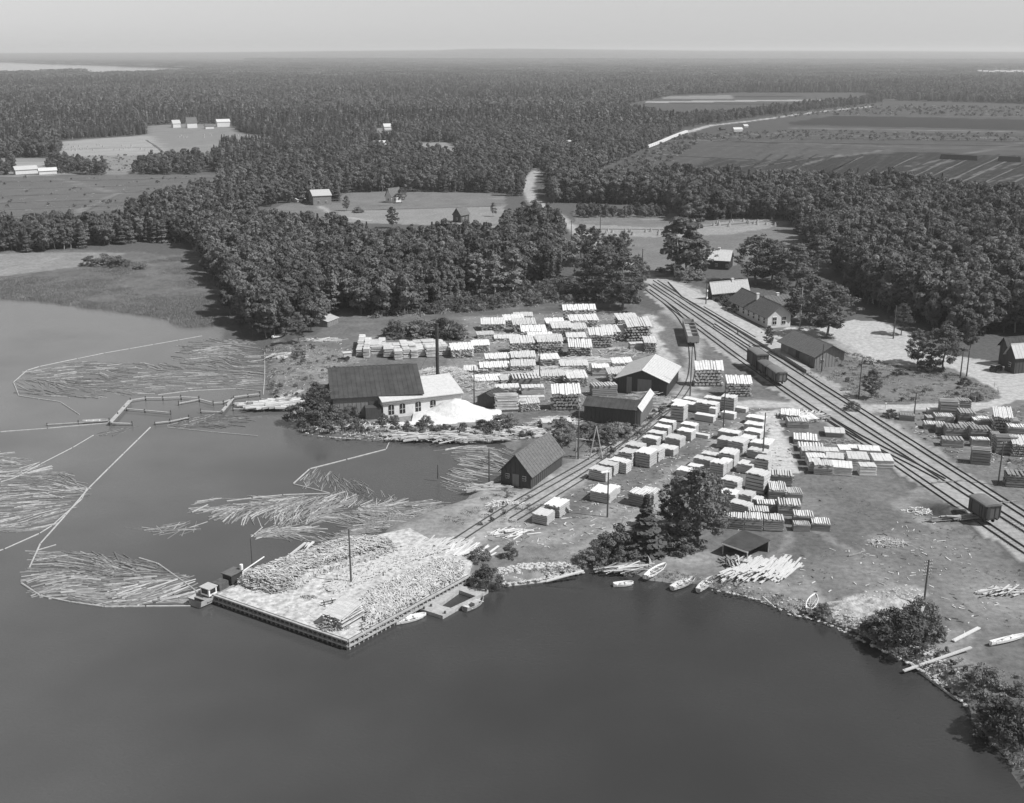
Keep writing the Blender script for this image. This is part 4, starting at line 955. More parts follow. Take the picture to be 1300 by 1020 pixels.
heap('sawdust_heap', G(581, 527), 9.5, 6.5, ZT(578, 525, 506) * 1.12, M['sawdust'], 'huge bright heap of sawdust in front of the white engine house', 'sawdust heap', peaks=((-.05, .1, 1.0), (-.5, -.25, .42), (.45, .0, .45)))
heap('sawdust_spill', G(520, 539), 7, 2.2, .8, M['sawdust'], 'low spill of pale sawdust along the foot of the engine house wall', 'sawdust heap', peaks=((0, 0, 1), (.5, 0, .8), (-.5, 0, .7)))
heap('slab_waste', G(444, 524), 4.5, 3.0, 2.6, M['chips'], 'grey heap of bark waste between the sawmill wall and the water', 'waste heap', rough=.3)
heap('coal_heap', G(1203, 650), 4.2, 3.2, 1.1, M['iron'], 'dark heap of coal beside the lone covered wagon', 'coal heap', rough=.3)
heap('sand_bank', G(1112, 772), 6.6, 3.2, 1.1, M['sand'], 'bare pale sand bank on the shore left of the crossarm pole', 'sand bank', rough=.8, peaks=((-.3, .1, .8), (.3, .2, 1), (0, -.3, .5)))
# small dark sheds in the yard
gable_house('yard_hut', (612, 515), (629, 521), (634, 512), ZT(629, 521, 508), ZT(621, 518, 499), 'v', M['darkwood'], M['felt'], 'small dark hut between the sawdust heap and the upright slab pile', 'hut', .2)
gable_house('shore_hut', (402, 412), (416, 416), (420, 410), ZT(416, 416, 409), ZT(411, 413, 403), 'v', M['midwood'], M['tin2'], 'tiny grey-roofed hut under the trees on the peninsula beach', 'hut', .2)
gable_house('white_cabin', (1049, 556), (1071, 556), (1073, 550), ZT(1071, 556, 550.5), ZT(1060, 554, 547.5), 'u', M['oldboard'], M['tin'], 'low white-topped cover standing alone on the grass beside the tracks', 'shelter', .25)
# open shelter on the shore
b = G(945, 704); rz = math.atan2((G(975, 690) - G(945, 704)).y, (G(975, 690) - G(945, 704)).x)
root = empty('boat_shelter', b, rz, 'open-fronted boat shelter with a flat dark felt roof on the near shore', 'shelter')
mb = MB(); C4 = [G(916, 690, 1.9), G(949, 701.5, 1.7), G(978, 687, 1.9), G(943, 674, 2.3)]
q = Matrix.Rotation(-rz, 3, 'Z'); L4 = [q @ (c - b) for c in C4]; L4[2].z = 1.9; L4[3].z = 2.3; L4[0].z = 1.9
mb.add([tuple(c) for c in L4] + [(c.x, c.y, c.z + .16) for c in L4], [(3, 2, 1, 0), (4, 5, 6, 7), (0, 1, 5, 4), (1, 2, 6, 5), (2, 3, 7, 6), (3, 0, 4, 7)]); mb.obj('roof', M['felt'], root)
for c in L4:
    cc = Vector((c.x * .93, c.y * .93, 0)) + Vector((L4[0].x + L4[2].x, L4[0].y + L4[2].y, 0)) * .035; mb = MB(); mb.tube((cc.x, cc.y, -.4), (cc.x, cc.y, c.z), .1, .1, 6); mb.obj('post', M['waler'], root)
mb = MB(); a, c = L4[2] * .96, L4[3] * .96; d = c - a; mb.box(((a.x + c.x) / 2, (a.y + c.y) / 2, .85), (d.length * .95, .08, 1.8), math.atan2(d.y, d.x)); a, c = L4[0] * .96, L4[3] * .96; d = c - a; mb.box(((a.x + c.x) / 2, (a.y + c.y) / 2, .85), (d.length * .9, .08, 1.8), math.atan2(d.y, d.x)); mb.obj('back_wall', M['darkwood'], root)
mb = MB(); a, c = L4[0], L4[1]; d = c - a; mb.box(((a.x + c.x) / 2, (a.y + c.y) / 2 - .1, a.z - .12), (d.length, .08, .22), math.atan2(d.y, d.x), math.atan2(a.z - c.z, d.length)); mb.obj('fascia', M['white'], root)

# station
def rowwin(f, n, z, ww, hh, a=.08, b_=.92, kd='window'): return tuple((f, a + (b_ - a) * k / (n - 1), z, ww, hh, kd) for k in range(n))
st = gable_house('station_building', (944, 394), (974, 417), (1000, 414), ZT(974, 417, 401), ZT(985, 416, 387), 'u', M['plaster'], M['felt2'], 'pale station building with a long grey roof facing the platform', 'station', .9, .16,
            windows=rowwin('y1', 7, .9, 1.0, 1.8) + rowwin('y0', 7, .9, 1.0, 1.8) + (('x1', .3, .9, 1.3, 2.3, 'window'), ('x1', .7, .9, 1.3, 2.3, 'window'), ('x0', .3, .9, 1.3, 2.3, 'window'), ('x0', .7, .9, 1.3, 2.3, 'window')), chim=(.5, .35, .9), battens=False)
# rear wing
gable_house('station_wing', (968, 395), (980, 405), (1008, 402), ZT(980, 405, 389), ZT(992, 404, 380), 'v', M['plaster'], M['felt2'], 'rear cross wing of the station with its own gabled grey roof', 'station wing', .5, .16, battens=False, chim=(.5, .5, .8))
gable_house('outbuilding', (899, 381), (904, 383), (947, 378), ZT(904, 383, 370), ZT(902, 382, 359), 'v', M['darkwood'], M['tin2'], 'dark boarded outbuilding with a pale grey roof beyond the station', 'outbuilding', .5, windows=(), chim=(.6, .5, .7))
gs = gable_house('goods_shed', (1001, 448), (1034, 468), (1067, 463), ZT(1034, 468, 451), ZT(1051, 466, 438), 'u', M['midwood'], M['felt2'], 'boarded goods shed with a grey gable roof and loading platform right of the station', 'goods shed', .9,
            windows=(('y1', .2, .8, 1.5, 2.2, 'door'), ('y1', .5, .8, 1.5, 2.2, 'plain'), ('y1', .8, .8, 1.5, 2.2, 'door'), ('y0', .2, .8, 1.5, 2.2, 'door'), ('y0', .5, .8, 1.5, 2.2, 'plain'), ('y0', .8, .8, 1.5, 2.2, 'door'), ('x0', .25, 1.4, .9, .8, 'window'), ('x0', .75, 1.4, .9, .8, 'window'), ('x1', .25, 1.4, .9, .8, 'window'), ('x1', .75, 1.4, .9, .8, 'window')))
def slab_px(name, poly, z0, z1, m, label, cat, kind=None):
    P = [G(*q, z1) for q in poly]; c = P[0]; mb = MB(); mb.prism([(p.x - c.x, p.y - c.y) for p in P], z0, z1); o = mb.obj(name, m, loc=(c.x, c.y, 0)); return tag(o, label, cat, kind=kind)
slab_px('loading_platform', [(995, 446), (1029, 468), (1024, 470), (990, 448)], 0, .9, M['oldboard'], 'raised timber loading platform along the track side of the goods shed', 'platform')
slab_px('station_platform', [(848, 357), (866, 362), (900, 379), (940, 402), (976, 424), (1004, 446), (998, 455), (958, 430), (893, 391.5), (866, 376)], -.1, .45, M['gravel'], None, None, 'structure')
slab_px('island_platform', [(910, 410), (962, 444), (957, 446), (906, 413)], -.1, .35, M['gravel'], None, None, 'structure')
for a, b_, lb in (((893.5, 391.5), (959, 430.5), 'dark strip standing for the shadow along the station platform edge'), ((907, 413), (958, 446), 'dark strip standing for the edge shadow of the narrow platform between the tracks')):  # shadow under the platform edges, put in as dark boxes
    p, q_ = G(*a), G(*b_); d = q_ - p; mb = MB(); mb.box((d.length / 2, 0, .22), (d.length, .16, .6)); mb.box((d.length / 2, .02, .54), (d.length, .3, .08)); tag(mb.obj('platform_shadow_strip', M['tarred'], loc=p, rz=math.atan2(d.y, d.x)), lb, 'shadow strip')
# house beyond the outbuilding, house at right edge, far houses
gable_house('white_roofed_house', (893, 342), (925, 343), (935, 338), ZT(925, 343, 331), ZT(922, 341, 319), 'u', M['darkwood'], M['tin'], 'dark house with a pale roof half hidden by birches beyond the platform', 'house', .5, windows=rowwin('y0', 3, .9, .9, 1.2) + rowwin('y1', 3, .9, .9, 1.2), chim=(.5, .5, .8))
gable_house('edge_house', (1277, 470), (1287, 475), (1325, 470), ZT(1287, 475, 452), ZT(1280, 472, 437), 'v', M['darkwood'], M['tin2'], 'dark wooden house at the right frame edge with a worn grey roof', 'house', .5, windows=(('x0', .5, 1.4, .9, 1.1, 'window'),))
gable_house('edge_outhouse', (1270, 462), (1277, 466), (1320, 458), ZT(1277, 466, 440), ZT(1275, 463, 428), 'v', M['darkwood'], M['felt'], 'dark roofed building behind the house at the right frame edge', 'house', .5)
FAR = [('farmhouse', (392, 257), (398, 261), (421, 260), 249, 243.5, 'v', 'midwood', 'tin2', 'grey farmhouse at the left end of the middle field', 'farmhouse'),
       ('farm_shed', (374, 256), (378, 257.5), (384, 256), 254, 252, 'v', 'plaster', 'tin', 'tiny white shed left of the grey farmhouse', 'shed'),
       ('cottage', (491, 257), (497, 258), (508, 256), 249, 240, 'v', 'plaster', 'felt2', 'small steep gabled cottage with white barge boards in the middle field', 'cottage'),
       ('field_barn', (575, 282), (585, 283), (596, 281), 273, 265, 'v', 'darkwood', 'felt2', 'dark gabled barn at the lower right of the middle field', 'barn'),
       ('left_farm', (12, 221), (20, 222), (48, 221), 216, 212, 'v', 'plaster', 'tin2', 'pale low farmstead at the far left edge of the field', 'farmhouse'),
       ('left_barn', (46, 221), (50, 222), (72, 220), 217, 214, 'v', 'plaster', 'tin', 'long low white barn right of the pale far-left farmstead', 'barn'),
       ('village_house', (216, 161), (220, 162.5), (230, 161), 157, 153, 'v', 'plaster', 'tin2', 'leftmost white house of the far settlement above the hayfield', 'house'),
       ('village_house', (234, 161), (238, 163), (251, 161), 156, 149.5, 'v', 'plaster', 'felt2', 'tallest white gabled house of the far settlement', 'house'),
       ('village_house', (272, 160), (276, 161.5), (293, 160), 155, 152, 'v', 'plaster', 'tin', 'long white roofed house at the right end of the far settlement', 'house'),
       ('village_shed', (258, 163), (261, 164), (272, 163), 160.5, 158, 'v', 'plaster', 'felt2', 'small shed between the white houses of the far settlement', 'shed'),
       ('wood_house', (485, 164), (488, 165), (497, 164), 161, 157.5, 'v', 'plaster', 'tin', 'bright white gabled house alone in the far forest', 'house'),
       ('wood_house', (471, 184), (476, 185.5), (492, 184), 181.5, 179.5, 'v', 'plaster', 'tin', 'low white house among trees left of the small glade', 'house'),
       ('wood_house', (718, 183), (721, 184.5), (727, 183), 181, 178.5, 'v', 'plaster', 'tin2', 'small pale house in the forest near the far end of the railway', 'house'),
       ('wood_house', (732, 209), (735, 210), (740, 209), 207.5, 205, 'v', 'plaster', 'tin', 'white hut showing above the trees right of the railway cutting', 'hut'),
       ('far_white_house', (402, 93), (404, 93.6), (409, 93), 92, 89.5, 'v', 'plaster', 'tin', 'tiny white farm far out near the horizon', 'house'),
       ('bog_hut', (929, 166), (932, 167.2), (943, 166), 164.5, 162.3, 'v', 'plaster', 'tin', 'white hut beside the track across the bog', 'hut'),
       ('bog_hut', (943, 161), (945, 161.8), (949, 161), 160, 158.5, 'v', 'plaster', 'tin', 'smaller white hut behind the one on the bog', 'hut'),
       ('bog_hut', (913, 165), (916, 166), (921, 165), 163.8, 161.8, 'v', 'darkwood', 'felt', 'small dark hut left of the white bog hut', 'hut')]
for nm, A, B, C, yw, yr, ax, wmn, rmn, lb, ct in FAR:
    if B[1] < 230: k_ = .35 if B[1] > 150 else .15; A = (A[0], B[1] - k_); C = (C[0], B[1] - k_ * .6)
    ax_ = ax; gable_house(nm, A, B, C, ZT(B[0], B[1], yw), ZT(B[0], B[1], yr), ax_, M[wmn], M[rmn], lb, ct, .4, battens=False, windows=(('y0', .3, 1, 1, 1.2, 'window'), ('y0', .7, 1, 1, 1.2, 'window'), ('x0', .5, 1, 1, 1.2, 'window')) if nm in ('farmhouse', 'cottage', 'field_barn') else ())
# white peat wagons / stone road line at the bog edge
P = smooth(pl([(822, 189), (838, 183), (856, 175), (873, 168.5)]), 1); P = resample(P, 9); mb = MB(); k = 0
root = empty('peat_wagon_train', P[0], 0, 'string of pale peat wagons standing along the edge of the bog', 'train')
for a, b_ in zip(P[:-1], P[1:]):
    d = b_ - a; mb = MB(); c = (a + b_) / 2 - P[0]; mb.box((c.x, c.y, 1.6), (d.length * .93, 2.4, 1.9), math.atan2(d.y, d.x)); mb.obj('wagon', M['plaster'], root)
for a, b_, yt, lb in (((1193, 202), (1241, 204), 196, 'long black peat stack on the bog, left one'), ((1266, 205), (1296, 206), 198.5, 'shorter black peat stack on the bog by the right frame edge')):
    p, q_ = G(*a), G(*b_); d = q_ - p; hh = ZT(*a, yt); mb = MB(); L = d.length
    mb.add([(0, -2, 0), (L, -2, 0), (L, 2, 0), (0, 2, 0), (.6, -.5, hh), (L - .6, -.5, hh), (L - .6, .5, hh), (.6, .5, hh)], [(0, 1, 5, 4), (1, 2, 6, 5), (2, 3, 7, 6), (3, 0, 4, 7), (4, 5, 6, 7)])
    tag(mb.obj('peat_stack', M['peat'], loc=p, rz=math.atan2(d.y, d.x)), lb, 'peat stack')
gx, gy = region_pts([(1240, 91), (1310, 90), (1310, 97), (1236, 97)], 26)
for i in range(9):
    p = G(1243 + i * 7.5, 94.5 + (i % 3) * .6); mb = MB(); s = 8 + (i * 37 % 9); mb.box((0, 0, 5), (s * 2, s * 1.3, 10)); mb.add([(-s, -s * .7, 10), (s, -s * .7, 10), (s, s * .7, 10), (-s, s * .7, 10), (-s, 0, 15), (s, 0, 15)], [(0, 1, 5, 4), (2, 3, 4, 5), (1, 2, 5), (3, 0, 4)])
    o = mb.obj('distant_house', M['far_wall'], loc=p); tag(o, 'tiny pale building of the distant settlement at the right edge below the horizon', 'house', 'buildings of the distant settlement')

# ------------------------------------------------------------------ railway wagons
def wheelset(mb, x, y0, r=.48, n=12):
    for s in (-1, 1): mb.tube((x, s * .72, y0 + r), (x, s * .86, y0 + r), r, r, n)
    mb.tube((x, -.8, y0 + r), (x, .8, y0 + r), .07, .07, 6)
def wagon(px_near, px_far, wid, hgt, kind, label, wallm, roofm):
    a, b_ = G(*px_near), G(*px_far); d = b_ - a; L = d.length; root = empty('goods_wagon', a, math.atan2(d.y, d.x), label, 'railway wagon', 'goods wagons on the yard tracks')
    z0 = .25; fl = z0 + 1.0
    for x in (L * .2, L * .8): mb = MB(); wheelset(mb, x, z0); mb.obj('wheelset', M['iron'], root)
    mb = MB(); mb.box((L / 2, 0, fl), (L, wid * .92, .25)); [mb.box((x, s * .8, fl), (.3, .3, .3)) for x in (-.15, L + .15) for s in (-1, 1)]; mb.obj('underframe', M['iron'], root)
    if kind == 'covered':
        hb = hgt - fl - .35; mb = MB(); mb.box((L / 2, 0, fl + hb / 2 + .12), (L - .1, wid, hb)); mb.obj('body', wallm, root)
        mb = MB()
        for k in range(7):
            x = .1 + (L - .2) * k / 6
            for s in (-1, 1): mb.box((x, s * (wid / 2 + .04), fl + hb / 2 + .12), (.12, .08, hb))
        for s in (-1, 1):
            for y in (-wid / 2 + .1, -wid / 6, wid / 6, wid / 2 - .1): mb.box((L / 2 + s * (L / 2 - .02), y, fl + hb / 2 + .12), (.08, .12, hb))
        mb.obj('side_post', M['iron'], root)
        for s in (-1, 1): mb = MB(); mb.box((L / 2, s * (wid / 2 + .07), fl + hb * .47 + .12), (1.7, .08, hb * .86)); mb.obj('sliding_door', wallm, root)
        mb = MB(); n = 8; vs = []; W2 = wid / 2 + .15
        for x in (-.15, L + .15): vs += [(x, W2 * math.cos(math.pi * k / n), hgt - .38 + .42 * math.sin(math.pi * k / n)) for k in range(n + 1)]
        mb.add(vs, [(k, n + 1 + k, n + 2 + k, k + 1) for k in range(n)] + [tuple(range(n + 1)), tuple(range(2 * n + 1, n, -1))]); mb.obj('roof', roofm, root)
        for s in (0, 1): mb = MB(); mb.box((-.2 if s == 0 else L + .2, wid * .3, fl + 1.2), (.06, .5, 2.2)); mb.obj('ladder', M['iron'], root)
    elif kind == 'open':
        hb = hgt - fl
        for s in (-1, 1):
            mb = MB(); mb.box((L / 2, s * (wid / 2), fl + hb / 2), (L, .1, hb)); mb.obj('side_board', wallm, root)
            mb = MB(); mb.box((L / 2 + s * L / 2, 0, fl + hb / 2), (.1, wid, hb)); mb.obj('end_board', wallm, root)
        mb = MB(); mb.box((L / 2, 0, fl + .2), (L * .96, wid * .95, .1)); mb.obj('floor', M['oldboard'], root)
        for k in range(1, 5): mb = MB(); mb.box((L * k / 5, 0, fl + hb - .1), (.2, wid + .1, .2)); mb.obj('cross_beam', M['waler'], root)
    return root
wagon((1258, 668), (1238, 654.5), 2.9, 3.9, 'covered', 'lone covered goods wagon at the right frame edge, nearest the lake', M['carpaint'], M['roofcar'])
wagon((991, 491), (979, 482), 2.8, 3.6, 'covered', 'covered goods wagon, nearest of the three beside the goods shed', M['carpaint2'], M['roofcar'])
wagon((977.5, 481), (968, 474), 2.8, 3.4, 'covered', 'middle wagon of the three beside the goods shed, with a paler roof', M['carpaint'], M['felt2'])
wagon((967, 473), (955, 464), 3.0, 4.7, 'covered', 'tallest wagon of the three, farthest from the camera, dark roof', M['carpaint'], M['roofcar'])
wagon((880, 441), (873, 418), 3.0, 3.0, 'open', 'open stake wagon with crossbeams standing on the curved siding', M['oldboard'], M['roofcar'])
# motor car by the edge house
p = G(1264, 471); root = empty('motor_car', p, R(35), 'dark vintage motor car parked in front of the house at the right edge', 'car')
mb = MB(); mb.box((0, 0, .75), (3.4, 1.35, .5)); mb.box((-.5, 0, 1.3), (1.9, 1.3, .65)); mb.box((1.15, 0, 1.05), (1.1, .9, .2)); mb.obj('body', M['iron'], root)
mb = MB(); mb.box((-.5, 0, 1.66), (2.0, 1.4, .1)); mb.obj('roof', M['tin2'], root)
mb = MB(); [mb.box((-.5, s * .66, 1.38), (1.5, .04, .35)) for s in (-1, 1)]; mb.box((.47, 0, 1.38), (.04, 1.1, .38)); mb.obj('window', M['pane'], root)
for x in (-1.2, 1.25):
    for s in (-1, 1): mb = MB(); mb.tube((x, s * .62, .38), (x, s * .8, .38), .38, .38, 12); mb.obj('wheel', M['iron'], root); mb = MB(); mb.box((x, s * .72, .82), (1.0, .32, .08)); mb.obj('mudguard', M['iron'], root)
for s in (-1, 1): mb = MB(); mb.tube((1.7, s * .5, .95), (1.85, s * .5, .95), .14, .14, 8); mb.obj('headlight', M['white'], root)
# little cart on the beach
p = G(441, 456); root = empty('hand_cart', p, .3, 'small pale box cart standing alone on the worn ground north of the sawmill', 'cart')
mb = MB(); mb.box((0, 0, 1.2), (2.0, 1.5, 1.0)); mb.box((0, 0, 1.76), (2.3, 1.8, .1)); mb.obj('box', M['tin'], root)
for s in (-1, 1): mb = MB(); mb.tube((0, s * .8, .5), (0, s * .95, .5), .5, .5, 12); mb.obj('wheel', M['iron'], root)

# ------------------------------------------------------------------ poles
def pole(px, py, yt, label, arms=1, cat='telegraph pole', r=.11, lamp=False, z=0, lean=0, pale=False):
    p = G(px, py, z); Hh = ZT(px, py, yt) if z == 0 else ZT(px, py, yt); root = empty('utility_pole', (p.x, p.y, z), R(25), label, cat, 'poles and masts round the yard')
    mb = MB(); mb.tube((0, 0, -.3), (lean, 0, Hh - z), r * 1.25, r * .8, 7); mb.obj('pole', M['waler'] if pale else M['tarred'], root)
    for k in range(arms):
        z_ = Hh - z - .3 - k * .5; mb = MB(); mb.box((lean, 0, z_), (1.5, .08, .1)); mb.obj('crossarm', M['tarred'], root)
        mb = MB(); [mb.tube((lean + x, 0, z_ + .05), (lean + x, 0, z_ + .2), .05, .04, 6) for x in (-.65, -.3, .3, .65)]; mb.obj('insulators', M['white'], root)
    if lamp: mb = MB(); mb.box((-.6, 0, Hh - z - .1), (1.6, .5, .15)); mb.obj('lamp_shade', M['white'], root)
    return root
POLES = [(1173, 766, 711, 'telegraph pole with five crossarms standing in the bush near the sandy shore', 5), (446, 744, 672, 'slim pole rising from the middle of the wood-covered pier', 0), (771, 657, 598, 'pole with a lamp arm beside the board stacks left of the shaggy spruce', 0),
         (734, 583, 515, 'pole beside the white strut behind the boathouse', 0), (876, 503, 440, 'pole standing at the end of the open wagon on the siding', 0), (918, 548, 486, 'pole at the front of the tall board stacks by the siding', 0), (968, 583, 524, 'pole on the edge of the pale sand strip between the stacks', 0),
         (602, 512, 465, 'pole right of the sawdust heap', 0), (685, 490, 436, 'pole in the middle of the log yard', 0), (738, 440, 428, 'short pole on top of the upper log piles', 0), (1090, 507, 456, 'pole on the grass beside the small open tree', 1), (1015, 420, 365, 'tall pale mast in front of the station trees', 0),
         (1134, 430, 388, 'tall pole at the wood edge of the gravel yard', 0), (1160, 532, 499, 'pole at the road corner by the weathered stacks', 0), (1219, 480, 447, 'left one of the two thin poles inside the road bend', 0), (1227, 478, 446, 'right one of the two thin poles inside the road bend', 0),
         (1267, 616, 561, 'pole with a small arm between the weathered stacks and the tracks', 1), (1043, 472, 437, 'thin pole standing before the goods shed gable', 0), (762, 292, 268, 'pole at the edge of the east field', 1), (815, 348, 316, 'pole beside the line beyond the platform', 1), (896, 388, 356, 'signal post standing on the end of the platform', 0),
         (534, 418, 385, 'thin pole behind the thicket above the cordwood', 0), (621, 612, 570, 'old mooring post in the log-filled inlet', 0), (725, 315, 280, 'pole beside the road where it leaves the wood', 1), (822, 425, 405, 'pole at the right corner of the upper log yard', 0), (979, 440, 421, 'short post on the platform under the shade tree', 0), (556, 606, 590, 'post standing in the water left of the inlet logs', 0)]  # last post is added in place of the iron chimney's water reflection
for px, py, yt, lb, arms in POLES:
    zz = WZ if px in (621, 556) else 0
    o = pole(px, py, yt, lb, arms, lamp=(px == 771), pale=(px in (1015,)), r=.13 if py > 480 else .15, cat='mast' if 'mast' in lb else ('post' if 'post' in lb else 'pole'))
    if px == 896:
        for z_, s in ((2.4, .35), (4.6, .35)): mb = MB(); mb.tube((.3, -.05, z_), (.3, .05, z_), s, s, 12); mb.obj('signal_disc', M['white'], o)
# strut frame
p = G(748, 584); root = empty('strut_frame', p, 0, 'white leaning strut frame beside the tramway behind the boathouse', 'frame'); Ht = ZT(748, 584, 543)
q_ = G(757, 578) - p
for a, b_, m in (((0, 0, 0), (1.3, .8, Ht), 'boom'), ((2.6, .3, 0), (1.3, .8, Ht), 'waler'), ((-2.6, 1.2, 1.0), (1.2, .8, Ht - .6), 'oldboard'), ((-2.5, 1.2, 3.9), (1.3, .8, 3.6), 'boom'), ((-2.5, 1.2, 0), (-2.5, 1.2, 4.0), 'waler')): mb = MB(); mb.tube(a, b_, .13, .1, 6); mb.obj('strut', M[m], root)
# fence along the road loop
P = resample(smooth(pl([(1097, 514), (1225, 512), (1262, 508), (1269, 500), (1262, 492)]), 1), 3.2); root = empty('wire_fence', P[0], 0, 'light post fence inside the bend of the road', 'fence')
for p in P: mb = MB(); mb.tube((0, 0, 0), (0, 0, 1.25), .06, .05, 5); mb.obj('post', M['waler'], root, loc=p - P[0])
mb = MB()
for a, b_ in zip(P[:-1], P[1:]):
    for z_ in (.6, 1.1): mb.tube(a - P[0] + Vector((0, 0, z_)), b_ - P[0] + Vector((0, 0, z_)), .015, .015, 3, False)
mb.obj('wire', M['iron'], root)
for px, lb in ((1124, 'left'), (1125.5, 'right')): pass
p = G(1124, 521); mb = MB(); mb.tube((0, 0, 0), (0, 0, 1.5), .11, .11, 6); mb.box((0, 0, 1.55), (.3, .3, .2)); tag(mb.obj('crossing_post', M['white'], loc=p), 'white crossing post where the road meets the tracks', 'post')
# people
def person(px, py, label, rz):
    p = G(px, py, .1); V = [(0, 0, .95), (0, 0, 1.2), (0, 0, 1.42), (0, 0, 1.52), (0, 0, 1.68), (.1, 0, .9), (.12, .03, .5), (.12, 0, .08), (.12, .14, .04), (-.1, 0, .9), (-.12, -.08, .5), (-.12, -.16, .08), (-.12, -.02, .04), (.19, 0, 1.4), (.27, .02, 1.12), (.28, .1, .86), (-.19, 0, 1.4), (-.27, .02, 1.12), (-.28, .1, .86)]
    E_ = [(0, 1), (1, 2), (2, 3), (3, 4), (0, 5), (5, 6), (6, 7), (7, 8), (0, 9), (9, 10), (10, 11), (11, 12), (2, 13), (13, 14), (14, 15), (2, 16), (16, 17), (17, 18)]
    rad = [.15, .15, .15, .06, .11, .1, .07, .045, .04, .1, .07, .045, .04, .07, .045, .035, .07, .045, .035]
    me = bpy.data.meshes.new('person'); me.from_pydata(V, E_, []); me.materials.append(M['cloth'])
    o = link('person', me, loc=(p.x, p.y, .06), rz=rz); o.modifiers.new('skin', 'SKIN')
    for i, r_ in enumerate(rad): me.skin_vertices[0].data[i].radius = (r_, r_)
    me.skin_vertices[0].data[0].use_root = True; s = o.modifiers.new('sub', 'SUBSURF'); s.levels = s.render_levels = 1
    return tag(o, label, 'person')
o = person(936.5, 425, 'person in dark clothes standing between the rails near the platform', .4)
o.location.z = .05
for px, lb, rz in ((977.5, 'person in dark clothes standing under the small tree on the platform', 1.0), (980.5, 'second person on the platform, right of the one under the tree', -1)):
    o = person(px, 437, lb, rz); o.location = G(px, 436, .45)
# ------------------------------------------------------------------ stacks
def board_tier_mesh(seed, mats, aged=False):
    """unit stack: 1 wide (x), 1 deep (y), 1 high, sawn boards in tiers on bearers"""
    r = random.Random(seed); mb = MB(); n = 5 if not aged else 6
    for k in range(n):
        z = .06 + .9 * (k + .5) / n; hh = .9 / n
        mb.cur = 0; mb.box((r.uniform(-.012, .012), r.uniform(-.012, .012), z - hh * .1), (1 + r.uniform(-.03, .02), 1 + r.uniform(-.05, .02), hh * .74))
        if k < n - 1:
            mb.cur = 1
            mb.box((0, 0, z + hh * .38), (.9, .9, hh * .36))  # gap filler; its darker material puts the shade between tiers into colour
    return mb.mesh('board_tiers', mats)
def top_mesh(seed, m, n=9, ragged=.08, slope=.0, axis='y', gap=.12):
    r = random.Random(seed); mb = MB()
    for k in range(n):
        x = -.5 + (k + .5) / n; w_ = (1 / n) * r.uniform(1 - gap * 1.6, 1 - gap * .4); L = 1.03 + r.uniform(-ragged, ragged)
        if axis == 'y': mb.box((x + r.uniform(-.006, .006), r.uniform(-ragged, ragged) * .6, .985 + slope * .35 + r.uniform(0, .045)), (w_, L, .05), r.uniform(-.02, .02), 0, slope)
        else: mb.box((r.uniform(-ragged, ragged) * .6, x, .985 + r.uniform(0, .045)), (L, w_, .05), r.uniform(-.02, .02))
    return mb.mesh('top_boards', m)
def bearer_mesh(m):
    mb = MB()
    for y in (-.35, .35): mb.box((0, y, .02), (1.04, .09, .09))
    return mb.mesh('bearer', m)
def log_pile_mesh(seed, m, nx_=9, nz_=6, ragged=.05):
    """unit pile of roundwood lying along y, ends showing"""
    r = random.Random(seed); mb = MB()
    for k in range(nz_):
        for i in range(nx_ - (k % 2)):
            x = -.5 + (i + .5 + .5 * (k % 2)) / nx_ + r.uniform(-.012, .012); z = .05 + .88 * (k + .5) / nz_ + r.uniform(-.015, .015); rr = .5 / nx_ * r.uniform(.7, 1.08)
            a = r.uniform(-ragged, ragged); mb.cur = r.choice((0, 0, 1))
            mb.tube((x, -.5 + a, z), (x + r.uniform(-.02, .02), .5 + a + r.uniform(-ragged, ragged), z + r.uniform(-.01, .01)), rr * 1.05, rr * r.uniform(.7, 1), 6)
    return mb.mesh('logs', m)
def cross_pile_mesh(seed, m):
    """unit pile of short billets, seen end on, laid in crossed lifts"""
    r = random.Random(seed); mb = MB()
    for k in range(9):
        for i in range(6):
            mb.cur = r.choice((0, 1)); z = .05 + .95 * (k + .5) / 9; y = -.5 + (i + .5) / 6
            if r.random() < .05: continue
            if (k + i) % 3: mb.tube((-.5 + r.uniform(-.1, .06), y + r.uniform(-.03, .03), z), (.5 + r.uniform(-.06, .1), y + r.uniform(-.03, .03), z), .07, .06, 5)
            else: mb.box((r.uniform(-.05, .05), y, z), (.98, .15, .08), 0, 0, r.uniform(-.3, .3))
    return mb.mesh('billets', m)
MT = {}
MT['board'] = [(board_tier_mesh(i, [M['board2'], M['darkwood']]), top_mesh(i, M['board'], 7 + i % 3), bearer_mesh(M['waler'])) for i in range(5)]
MT['slab'] = [(board_tier_mesh(20 + i, [M['oldboard'], M['darkwood']]), top_mesh(40 + i, M['board'], 9, .1, gap=.42), bearer_mesh(M['waler'])) for i in range(4)]
MT['old'] = [(board_tier_mesh(60 + i, [M['oldboard'], M['iron']]), top_mesh(70 + i, M['oldboard'], 6, .07, gap=.3, axis='x' if i % 2 else 'y'), bearer_mesh(M['waler'])) for i in range(4)]
MT['log'] = [(log_pile_mesh(80 + i, [M['barklog'], M['pole']]), top_mesh(90 + i, M['board'], 15, .07, slope=.4, gap=.13), bearer_mesh(M['waler'])) for i in range(5)]
MT['dark'] = [(log_pile_mesh(100 + i, [M['barklog'], M['barklog']], 8, 5), top_mesh(110 + i, M['board'], 11, .1, slope=.4, gap=.2), bearer_mesh(M['waler'])) for i in range(3)]
MT['flat'] = [(board_tier_mesh(120 + i, [M['board'], M['board2']]), top_mesh(130 + i, M['board'], 6, .02, gap=.05), bearer_mesh(M['waler'])) for i in range(3)]
